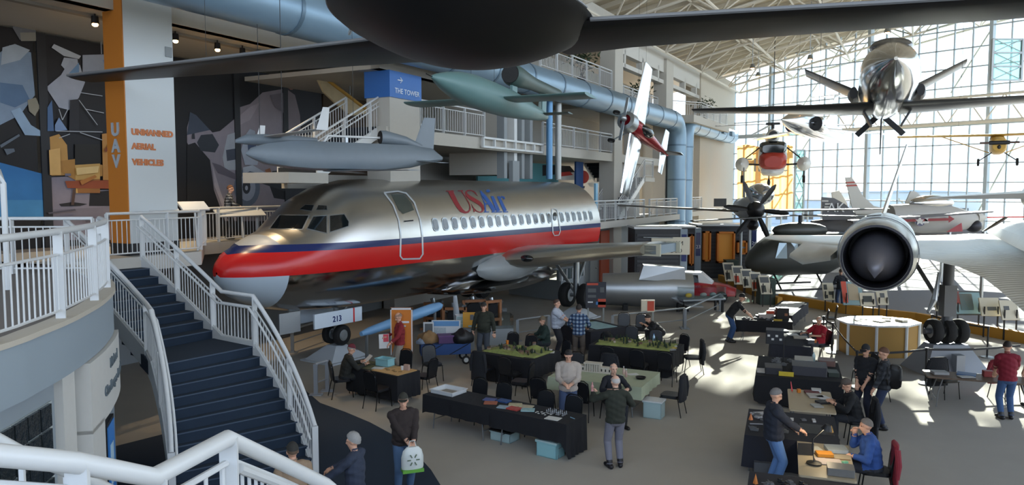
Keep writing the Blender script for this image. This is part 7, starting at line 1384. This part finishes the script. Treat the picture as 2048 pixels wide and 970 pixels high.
for s in (-1, 1): MB().path([(-.05, s * .1, .42), (-.22, s * .12, .44), (-.28, s * .13, .2), (-.06, s * .12, .02)], .02, 6).build('strap', black, o)
# dioramas
def diorama(key, label, w, l, trees, seed, houses):
    random.seed(seed); p, a = put(key, 0, 0); o = T('terrain_board', label, 'diorama', p, a); nx, ny = 36, 26; v = []; hs = [(random.uniform(-w / 2, w / 2), random.uniform(-l / 2, l / 2), random.uniform(.08, .25), random.uniform(.02, .08)) for _ in range(9)]
    hz = lambda x, y: .03 + sum(h * math.exp(-((x - cx) ** 2 + (y - cy) ** 2) / r ** 2) for cx, cy, r, h in hs)
    for i in range(nx + 1):
        for j in range(ny + 1): x = -w / 2 + w * i / nx; y = -l / 2 + l * j / ny; v.append((x, y, 0 if i in (0, nx) or j in (0, ny) else hz(x, y)))
    mb = MB(); mb.add(v, [[i * (ny + 1) + j, (i + 1) * (ny + 1) + j, (i + 1) * (ny + 1) + j + 1, i * (ny + 1) + j + 1] for i in range(nx) for j in range(ny)]); mb.build('terrain', mat('terrain_green', '#858c4e', .95, noise=.45, nscale=9, bump=.5, bscale=80), o, True)
    mb = MB(); pts = [(-w / 2 + .02 + w * .96 * k / 14, .12 * math.sin(k * .8) * l, 0) for k in range(15)]; mb.path([(x, y, hz(x, y) + .002) for x, y, _ in pts], .035, 4, flat=.15); mb.build('road', mat('road_grey', '#77715f', .9), o)
    tp = T('g', 'l', 'c'); bpy.data.objects.remove(tp); tm = None
    for k in range(trees):
        x, y = random.uniform(-w / 2 + .05, w / 2 - .05), random.uniform(-l / 2 + .05, l / 2 - .05); s = random.uniform(.7, 1.3)
        if tm is None: q = MB().lathe([(0, 0), (.008, 0), (.008, .02), (.03, .02), (.018, .06), (.024, .06), (.0, .13)], 7).build('model_tree', mat('tree_dark', '#23301f', .95), o); tm = q.data
        else: q = link('model_tree', tm, o)
        q.location = (x, y, hz(x, y) - .004); q.scale = (s, s, s)
    for k in range(houses):
        x, y = random.uniform(-w / 2 + .1, w / 2 - .1), random.uniform(-l / 2 + .1, l / 2 - .1); m2 = mat('hs%d' % (k % 4), ('#8f7f68', '#6d6258', '#a39a86', '#75603f')[k % 4], .85); mb = MB(); mb.bx(-.045, .045, -.03, .03, -.02, .05); q = mb.build('model_house', m2, o); q.location = (x, y, hz(x, y)); q.rotation_euler = (0, 0, k); r_ = MB().prism([(-.035, .05), (.035, .05), (0, .085)], .1, Matrix.Translation((-.05, 0, 0)) @ Matrix.Rotation(math.pi / 2, 4, 'Z') @ Matrix.Rotation(math.pi / 2, 4, 'X')).build('roof', mat('roof_b', '#5a4236', .8), q)
    return o
diorama('C', 'green and brown terrain board crowded with model houses', 1.7, 1.1, 30, 3, 16); diorama('D', 'green terrain board with rows of dark model trees and a river', 2.2, 1.05, 55, 5, 8)
thin('C', 'rule_book', 'open white rule book at the right of the first diorama', 'book', .55, .62, .3, .2, .015, paper, .2); thin('C', 'paper_sheet', 'white sheet beside the open rule book', 'paper', .8, .45, .2, .28, .004, paper, .5); thin('C', 'tablet', 'black tablet at the front right of the first diorama', 'tablet', .72, -.62, .3, .2, .015, black, .1)
item('C', 'orange_cup', 'orange cup at the back left corner of the first diorama', 'cup', -.8, .62, 0, [('cup_body', MB().lathe([(0, 0), (.035, 0), (.045, .12), (.04, .12), (.03, .01), (0, .01)], 12), orange)])
item('D', 'water_bottle', 'clear blue water bottle behind the second diorama', 'bottle', .35, .6, 0, [('bottle', MB().lathe([(0, 0), (.035, 0), (.035, .16), (.015, .2), (.015, .22), (0, .22)], 12), mat('bottle_blue', '#8fb4cc', .1, spec=.8)), ('bottle_cap', MB().lathe([(0, .22), (.017, .22), (.017, .24), (0, .24)], 10), blp)])
for k in range(4): thin('D', 'card_pile', ('green card pile at the right end of the second diorama', 'pale card pile at the right end of the second diorama', 'yellow booklet at the right end of the second diorama', 'grey sheet at the right end of the second diorama')[k], 'cards', 1.0 + .04 * k, .45 - .25 * k, .2, .14, .02, mat('cp%d' % k, ('#6f7c4a', '#b5b3a6', '#b09a45', '#8b8d8c')[k], .7), .3 * k)
# table E: model temple, bottles, plate
o = item('E', 'model_temple', 'cream model of a colonnaded building on the green cloth', 'model', -.35, .15, .05, [('base', MB().bx(-.5, .5, -.12, .12, 0, .02), cream), ('left_wing', MB().bx(-.48, -.2, -.09, .09, .02, .14), cream), ('right_wing', MB().bx(.2, .48, -.09, .09, .02, .14), cream), ('hall', MB().bx(-.2, .2, -.04, .1, .02, .2), cream), ('roof', MB().bx(-.22, .22, -.12, .11, .2, .225), cream)])
for k in range(7): MB().tube((-.18 + .06 * k, -.1, .02), (-.18 + .06 * k, -.1, .2), .011, n=8).build('column', cream, o)
for k in range(6): x = -.44 + .1 * k if k < 3 else -.06 + .1 * k; MB().bx(x - .015, x + .015, -.094, -.088, .04, .1).build('doorway', black, o)
for k, (x, y, c, lb) in enumerate(((.42, .2, '#b59a8a', 'pinkish bottle with a white top on the green cloth'), (.55, -.02, '#a8887c', 'small pinkish bottle by the papers on the green cloth'))): item('E', 'paint_bottle', lb, 'bottle', x, y, 0, [('bottle', MB().lathe([(0, 0), (.03, 0), (.03, .12), (.012, .15), (.012, .17), (0, .17)], 12), mat('pb%d' % k, c, .4)), ('bottle_cap', MB().lathe([(0, .17), (.014, .17), (.012, .2), (0, .2)], 10), white)])
for k, (x, y) in enumerate(((.3, .02), (.62, .3), (.2, -.25))): thin('E', 'paper_sheet', ('crumpled white sheet in the middle of the green cloth', 'white sheet at the back of the green cloth', 'small white slip by the sunglasses man')[k], 'paper', x, y, .26, .18, .004, paper, k * .7)
item('E', 'dark_bowl', 'low dark round dish at the right of the green cloth', 'dish', .92, -.05, 0, [('bowl', MB().lathe([(0, 0), (.1, 0), (.13, .05), (.12, .05), (.09, .012), (0, .012)], 20), dark)])
item('E', 'smart_tool', 'black hobby knife and pliers pile on the green cloth', 'tool', .38, -.2, .4, [('handle', MB().bx(-.08, .08, -.008, .008, 0, .012), dark), ('blade', MB().bx(.08, .14, -.004, .004, .003, .008), steel)])
q = Vector((3.55, 16.95, 0)); floor_tub('storage_box', 'stacked clear tubs under the right corner of the green table', q.x - .25, q.y + .15, -26, .42, .35, .38, cl2, white)
held('sunglasses', 'sunglasses pushed up on the head of the man in black', 'glasses', (2.28, 16.68, 1.36), (0, 0, math.radians(10)), MB().ell((-.035, -.08, 0), (.028, .01, .018)).ell((.035, -.08, 0), (.028, .01, .018)).bx(-.015, .015, -.085, -.075, -.003, .004), black)
# F: blueprint
thin('F', 'blueprint_map', 'pale blue map sheet lying on the charcoal cloth', 'map', .1, .1, 1.2, .9, .006, mat('blueprint', '#8fb0b5', .6, noise=.3, nscale=6)); thin('F', 'game_mat', 'green mat at the left of the map table', 'mat', -.7, .2, .35, .7, .008, MATS['olive_mat'] if 'olive_mat' in MATS else greenc)
for k in range(3): thin('F', 'rule_book', ('dark booklet on the map table, nearest', 'white card on the map table, right', 'grey folder on the map table, left')[k], 'book', -.3 + .45 * k, -.58, .25, .16, .012, (bph, paper, gph)[k], .2 * k)
# wagon with coats and bins, left of first diorama
q = FL(890, 725); o = T('folding_wagon', 'folding cart with blue fabric and white rimmed wheels', 'cart', (q.x, q.y, 0), math.radians(12)); MB().bx(-.75, .75, -.3, .3, .3, .62).build('tub', mat('wagon_blue', '#23406f', .8), o)
for x in (-.55, .6):
    for s in (-1, 1): mb = MB(); wheel(mb, (x, s * .34, .13), .13, .05, (0, 1, 0), 16); mb.build('wheel', [rubber, white], o, True)
for x in (-.4, .4): MB().tube((x - .3, -.31, .3), (x + .3, -.31, .62), .012, n=5).build('cross_brace', dark, o)
o = T('storage_box', 'purple lidded tote on the folding cart', 'box', (q.x + .05, q.y, .625), .2); MB().bx(-.25, .25, -.18, .18, 0, .2).build('tub', mat('purple', '#4c2f58', .5), o); MB().bx(-.27, .27, -.2, .2, .2, .24).build('lid', mat('purple_lid', '#5c3a68', .5), o)
def heap(label, c, r, m, seed, cat='coat', name='coat_heap'):
    random.seed(seed); mb = MB(); mb.ell((0, 0, 0), r, 18, 12); mb.v = [Vector((v.x * (1 + .18 * math.sin(9 * v.y / r[1] * .6 + seed)), v.y, max(-r[2] * .5, v.z * (1 + .3 * math.sin(6 * v.x / r[0] + seed) * math.cos(5 * v.y / r[1]))))) for v in mb.v]; o = mb.build(name, m, None, True); o.location = c; return tag(o, label, cat)
heap('tan coat heaped on the left end of the cart', (q.x - .5, q.y - .02, .735), (.3, .28, .22), mat('tan_coat', '#8a6c48', .9, bump=.4, bscale=12), 1); heap('black coat thrown over the right end of the cart', (q.x + .52, q.y, .755), (.32, .3, .26), black, 2); heap('grey blue cloth bundle under the tan coat', (q.x - .7, q.y - .2, .67), (.14, .12, .1), mat('bundle', '#7d8898', .9), 3, 'cloth', 'cloth_bundle')
q2 = FL(918, 700); o = T('drawer_unit', 'white plastic drawer towers with clear drawers', 'drawers', (q2.x, q2.y + .3, .0), .2); MB().bx(-.55, .45, -.3, .3, 0, .72).build('display_table', greywall, o)
for k, x in enumerate((-.0, .3)):
    MB().bx(x - .14, x + .14, -.2, .2, .72, 1.12).build('cabinet', white, o)
    for j in range(3): MB().bx(x - .12, x + .12, -.215, -.2, .745 + j * .125, .845 + j * .125).build('drawer', cl2, o)
q3 = FL(886, 706); info_panel('slanted pale blue display panel left of the drawer towers', 892, 655, 23.2, .9, .45, white, [(.05, .95, .6, .95, mat('pane_blue', '#5d8cb8', .5)), (.1, .5, .1, .5, paper2)], kind='info_panel')
# right-hand vendor rows: many small goods
def goods(key, lst):
    for name, label, cat, x, y, w, l, h, c, rz in lst: thin(key, name, label, cat, x, y, w, l, h, mat('gd' + c, c, .5, noise=.1, nscale=20), rz)
goods('G1', [('parts_box', 'shallow black box with small parts at the back of the far vendor table', 'box', .1, .2, .7, .25, .1, '#1d1c1c', 0), ('kit_box', 'white model box on the far vendor table', 'box', .1, .15, .5, .2, .16, '#b5aaa2', .05), ('kit_box', 'orange red box lid on the far vendor table', 'box', .25, .28, .25, .12, .26, '#c0482c', .2), ('name_card', 'yellow card at the front edge of the far vendor table', 'card', .45, -.3, .28, .06, .06, '#b99a2e', 0)])
item('G1', 'sound_box', 'black square case at the right of the far vendor table', 'case', .62, .05, .1, [('case_body', MB().bx(-.2, .2, -.16, .16, 0, .42), black), ('handle', MB().path([(-.08, 0, .42), (-.06, 0, .46), (.06, 0, .46), (.08, 0, .42)], .01, 6), dark), ('sticker', MB().bx(.05, .15, -.165, -.16, .15, .24), mat('sticker', '#8d5a40', .6))])
random.seed(11)
def kits(key, label, n, x0, x1, y0, y1, group, cols):
    """small grey model vehicles: hull with a turret and barrel"""
    mm = None
    for k in range(n):
        p, a = put(key, random.uniform(x0, x1), random.uniform(y0, y1))
        if mm is None:
            mb = MB(); mb.bx(-.055, .055, -.03, .03, 0, .03); mb.bx(-.025, .025, -.02, .02, .03, .05); mb.tube((.02, 0, .04), (.085, 0, .045), .005, n=5); q = mb.build('model_vehicle', mat('kit_grey', '#5d5e60', .6)); mm = q.data; bpy.data.objects.remove(q)
        o = link('model_vehicle', mm, None, p, (0, 0, a + random.uniform(0, 6)), (random.uniform(.8, 1.5),) * 3); tag(o, label, 'model', group)
kits('G1', 'small grey model vehicle among others on the far vendor table', 22, -.75, .35, -.3, .1, 'models on the far vendor table', 0); kits('K', 'small grey model vehicle on the charcoal cloth by the puffer jacket man', 10, -.6, .7, -.7, .7, 'models on the puffer jacket man table', 0); kits('H', 'small grey model vehicle on the table of the man in red', 8, -.5, 1.1, -.6, .6, 'models on the table of the man in red', 0); kits('I', 'small grey model among the boxes on the black draped table', 8, .1, 1.0, -.2, .8, 'models on the black draped table', 0); kits('M', 'small grey model on the nearest vendor table', 6, -.3, .3, -.2, .6, 'models on the nearest vendor table', 0)
goods('G2', [('paper_roll', 'long white sheet spread on the long far vendor table', 'paper', .2, 0, 3.0, .8, .006, '#b9b7b0', 0), ('kit_box', 'grey box at the near end of the long far table', 'box', -1.5, .2, .3, .3, .15, '#777777', .2)])
goods('H', [('kit_box', 'black storage box with white labels on the table of the man in red', 'box', -1.0, .42, .5, .5, .4, '#191b22', 0), ('paper_sheet', 'white sheet glowing in the sun before the man in red', 'paper', .5, -.1, .4, .3, .006, '#c5c5c2', .2), ('kit_box', 'cream flat box under the hands of the man in red', 'box', .0, -.3, .3, .4, .05, '#aa9f8a', .1), ('kit_box', 'grey hobby box near the orange label', 'box', -.75, -.55, .2, .2, .12, '#4a4a4c', .4), ('name_card', 'orange label at the right corner of the table of the man in red', 'card', -.6, -.68, .06, .12, .1, '#c06a2a', .3), ('paper_sheet', 'grey print at the back of the table of the man in red', 'paper', 1.0, .3, .35, .5, .006, '#8f8f8c', .1), ('tool_case', 'flat dark tool case on the table of the man in red', 'case', .9, .3, .3, .5, .05, '#3a3a3c', .3)])
bxo = [o for o in bpy.data.objects if str(o.get('label', '')).startswith('black storage box with white labels')][0]
for k in range(4): MB().bx(-.262, -.25, -.2 + .11 * k, -.13 + .11 * k, .12 + .1 * (k % 2), .18 + .1 * (k % 2)).build('box_label', paper, bxo)
goods('I', [('instrument_box', 'big dark grey instrument box in the middle of the black draped table', 'box', -.45, -.25, .7, .8, .22, '#33333a', 0), ('instrument_box', 'dark case with sloped lid at the left of the black draped table', 'box', -.65, .58, .55, .4, .16, '#24242a', .05), ('paper_sheet', 'white printed sheet at the left front corner of the black draped table', 'paper', -.6, .86, .5, .22, .006, '#b4b4b6', .05), ('model_case', 'clear fronted white display box with dark models', 'case', .7, -.15, .5, .45, .12, '#a9a49a', 0), ('model_case', 'brown and white display box beside the clear fronted one', 'case', .65, -.7, .45, .4, .14, '#6a4f48', 0), ('name_card', 'yellow card at the front edge of the black draped table', 'card', -.98, .28, .05, .34, .1, '#c2aa2c', 0), ('kit_box', 'dark green box at the right front of the black draped table', 'box', -.5, -.78, .4, .25, .1, '#2d3630', .1)])
item('I', 'flag_pole', 'thin dark upright rod on the black draped table', 'rod', .3, .35, 0, [('rod', MB().tube((0, 0, 0), (0, 0, .75), .012, n=6), dark), ('foot', MB().bx(-.06, .06, -.06, .06, 0, .015), dark)]); item('I', 'clear_bottle', 'clear bottle at the back of the black draped table', 'bottle', .95, -.4, 0, [('bottle', MB().lathe([(0, 0), (.04, 0), (.04, .16), (.015, .21), (.015, .24), (0, .24)], 12), cl2)])
goods('J', [('paper_stack', 'stack of printed papers in the middle of the bare cream table', 'paper', .35, -.1, .35, .3, .03, '#a9a5a0', .2), ('kit_box', 'dark red flat box on the papers of the cream table', 'box', .6, -.05, .22, .3, .04, '#5a1f24', .1), ('paper_stack', 'white papers by the wrist of the man in the brown cap', 'paper', .2, -.28, .3, .22, .03, '#c3c4c6', .6), ('tool_case', 'dark tool tray on the cream table', 'case', -.15, -.25, .2, .3, .04, '#2c2c30', .5), ('marker_cone', 'small orange cube on the cream table', 'block', .55, .22, .07, .07, .08, '#c4731f', .4), ('kit_box', 'white box beside the dark red one', 'box', .75, -.15, .2, .2, .06, '#b9b9b8', 0), ('pad', 'pale note pad at the near end of the cream table', 'pad', -.45, -.1, .25, .2, .02, '#9f9f9c', .3)])
item('J', 'red_rocket', 'slim red model rocket leaning at the left of the cream table', 'model', .55, .36, 0, [('rocket_body', MB().path([(0, 0, .02), (.05, .03, .22)], [.02, .008], 8), redp), ('fins', MB().bx(-.035, .035, -.004, .004, 0, .05), redp)])
goods('K', [('parts_tray', 'white oval plastic part at the left of the charcoal cloth', 'part', .55, .62, .12, .3, .03, '#a7a7aa', .5), ('parts_tray', 'second white plastic wing part at the left of the charcoal cloth', 'part', .38, .55, .1, .32, .03, '#9c9ca0', .9), ('name_card', 'yellow card at the back of the charcoal cloth', 'card', .82, .35, .05, .25, .08, '#c2aa2c', 0), ('remote', 'white pair of small bars on the charcoal cloth', 'part', .38, -.02, .14, .06, .02, '#c4c4c4', 0), ('remote', 'white instruction strip on the right of the charcoal cloth', 'part', .42, -.42, .16, .06, .03, '#b5b5b5', .1), ('stick', 'silver rod at the left front of the charcoal cloth', 'rod', -.15, .55, .02, .4, .02, '#8c8c90', .2), ('cutting_mat', 'dark square mat on the right of the charcoal cloth', 'mat', -.1, -.45, .6, .6, .006, '#23262c', 0), ('part_box', 'small white part under the pointing hand', 'part', -.35, -.1, .1, .07, .04, '#b4b4b6', .3)])
for k, (x, y, c) in enumerate(((.1, .74, '#c77a4a'), (-.2, -.7, '#b0843a'))): item('K', 'paper_cone', ('salmon paper marker at the left edge of the charcoal cloth', 'ochre paper marker at the right of the charcoal cloth')[k], 'marker', x, y, 0, [('cone', MB().lathe([(0, .14), (.045, 0), (0, 0)], 4), mat('cone%d' % k, c, .7))])
item('K', 'grey_case_floor', 'grey plastic tool case on the floor beside the puffer jacket man', 'case', -.75, .45, .1, [('case_body', MB().bx(-.25, .25, -.2, .2, 0, .3), mat('case_grey', '#4d4e50', .6)), ('handle', MB().path([(-.1, 0, .3), (-.08, 0, .35), (.08, 0, .35), (.1, 0, .3)], .014, 6), dark)], z=-.75)
# L: desk lamp, laptop, papers
lo = item('L', 'desk_lamp', 'black bent arm desk lamp on the near cream table', 'lamp', -.3, .18, 0, [('lamp_base', MB().lathe([(0, 0), (.12, 0), (.12, .02), (.03, .035), (0, .035)], 20), black), ('arm', MB().path([(0, 0, .03), (.05, .03, .25), (.12, .02, .38), (.3, -.16, .52)], .012, 8), black), ('shade', MB().lathe([(0, .06), (.05, .06), (.095, -.03), (.09, -.03), (.045, .05), (0, .05)], 18, Matrix.Translation((.33, -.2, .52)) @ Matrix.Rotation(.3, 4, 'X')), black)])
bl_ = MB().ell((.33, -.2, .53), (.03, .03, .03)).build('bulb', mat('bulb_glow', '#fff0d0', .5, emit='#ffdf9e', estr=9), lo, True); L_ = bpy.data.lights.new('desk_lamp_light', 'POINT'); L_.energy = 5; L_.color = (1, .8, .5); L_.shadow_soft_size = .05; l2 = bpy.data.objects.new('lamp_light', L_); COL.objects.link(l2); l2.parent = lo; l2.location = (.33, -.2, .46)
goods('L', [('laptop_box', 'grey box shaped printer at the near end of the cream lamp table', 'printer', -.62, -.2, .3, .4, .12, '#6b6a68', 0), ('paper_sheet', 'open printed instructions below the desk lamp', 'paper', -.12, -.05, .3, .4, .006, '#b9ada8', .1), ('kit_box', 'orange and white kit box under the desk lamp', 'box', .18, .0, .2, .26, .05, '#c07f28', .2), ('paper_stack', 'stack of white printed sheets left of the lamp head', 'paper', .35, .2, .22, .32, .04, '#b8b8ae', .4), ('bag_stack', 'pile of clear plastic kit bags at the back of the lamp table', 'bags', .5, -.2, .3, .34, .06, '#8f979a', .2), ('tool', 'green clamp by the elbow of the man in blue', 'tool', -.1, -.3, .05, .1, .03, '#6fae8c', .6), ('price_card', 'dark upright card by the desk lamp', 'card', .1, .3, .02, .26, .2, '#232323', .2), ('stick', 'thin brown stick lying across the lamp table', 'stick', .05, -.2, .01, .4, .01, '#6b4a2c', .1)])
for k in range(5): item('M', 'camera_lens', 'black ringed lens standing on the nearest vendor table', 'lens', .2 - .1 * (k % 3), .35 - .16 * (k // 3) - .05 * k, 0, [('barrel', MB().lathe([(0, 0), (.035, 0), (.035, .05), (.03, .06), (0, .055)], 14), black), ('ring', MB().lathe([(.036, .02), (.038, .02), (.038, .03), (.036, .03)], 14), steel)], 'lenses on the nearest vendor table')
item('M', 'paper_cone', 'tall orange paper marker at the left edge of the nearest vendor table', 'marker', .0, .7, 0, [('cone', MB().lathe([(0, .16), (.04, 0), (0, 0)], 4), mat('cone9', '#c77a3a', .7))])
goods('R', [('paper_stack', 'papers and boxes at the left end of the right edge table', 'paper', -.9, 0, .35, .28, .06, '#a9a9a8', .2), ('magazine', 'blue covered magazine on the right edge table', 'magazine', -.3, .12, .3, .4, .03, '#4a6a94', 1.3), ('paper_stack', 'white crumpled sheets in the middle of the right edge table', 'paper', -.35, -.15, .35, .22, .015, '#bdbdbb', .3), ('kit_box', 'red and white box right of the magazines', 'box', .15, .1, .22, .16, .14, '#8c3b38', .1), ('paper_sheet', 'grey sheet near the man in the maroon polo', 'paper', .5, -.1, .3, .22, .006, '#8f8a86', .5)])
# jackets over chairs
def drape(label, x, y, face, m, w=.5, h=.62):
    o = T('jacket', label, 'jacket', (x, y, 0), math.radians(face - 90)); mb = MB(); rg = []
    for z, ww, dd in ((.97, w * .3, .03), (.95, w * .4, .055), (.75, w * .43, .06), (.5, w * .46, .07), (.98 - h, w * .5, .06)): rg.append([Vector((ww * math.cos(a) * (1 + .06 * math.sin(5 * a + z * 9)), -.26 + dd * math.sin(a), z)) for a in np.linspace(0, 2 * math.pi, 21)[:-1]])
    mb.loft(rg); mb.build('jacket_body', m, o, True)
    for s in (-1, 1): MB().path([(s * w * .36, -.27, .9), (s * w * .47, -.29, .65), (s * w * .47, -.27, .42)], [.05, .05, .04], 8).build('sleeve', m, o, True)
dkj = mat('jacket_dark', '#16181d', .85, bump=.3, bscale=30); rdj = mat('jacket_red', '#7e1f2c', .8, bump=.3, bscale=30)
drape('dark jacket over the chair right of the green table', 3.75, 17.3, 150, dkj); drape('dark coat over the chair at the right end of the second diorama', 5.2, 21.3, 175, dkj, .55, .7); drape('dark coat on the chair behind the middle of the green table', 2.45, 19.25, -115, dkj); drape('dark jacket over the chair behind the right edge table', 11.0, 18.75, -80, dkj, .62, .75); drape('red jacket over the chair behind the right edge table', 12.35, 18.5, -80, rdj); q = at(1745, 992); drape('red and black jacket hung behind the man in the blue t-shirt', q[0] + .07, q[1], 160, rdj, .55, .7); drape('dark coat over the left chair before the first diorama', -.75, 19.95, 57, dkj, .5, .8); q = at(1712, 884); drape('long dark coat behind the seated man in the brown cap', q[0] + .08, q[1] - .02, 165, dkj, .5, .85)
# warm lamps hung on the roof truss
for k, (u, v, Y) in enumerate(((1620, 116, 48), (1775, 62, 44), (1847, 44, 42), (1516, 150, 55), (1505, 134, 50), (1932, 18, 40))):
    p = PX(u, v, Y); o = T('truss_lamp', ('warm truss lamp left of the pusher plane', 'warm truss lamp above the pusher plane nose', 'warm truss lamp right of the pusher plane', 'low warm truss lamp above the helicopter', 'warm truss lamp up left of the helicopter', 'warm truss lamp at the upper right')[k], 'lamp', p); MB().lathe([(0, .2), (.1, .2), (.2, -.1), (.18, -.1), (0, .1)], 14).build('shade', steel, o, True); MB().ell((0, 0, -.06), (.12, .12, .1)).build('bulb', mat('truss_bulb', '#ffd0a0', .5, emit='#ffb070', estr=14), o, True); MB().tube((0, 0, .2), (0, 0, roofz((p.x - 20.6) * .88 - (p.y - 70) * .475) + 2.05 - p.z), .02, n=5).build('stem', steel, o)
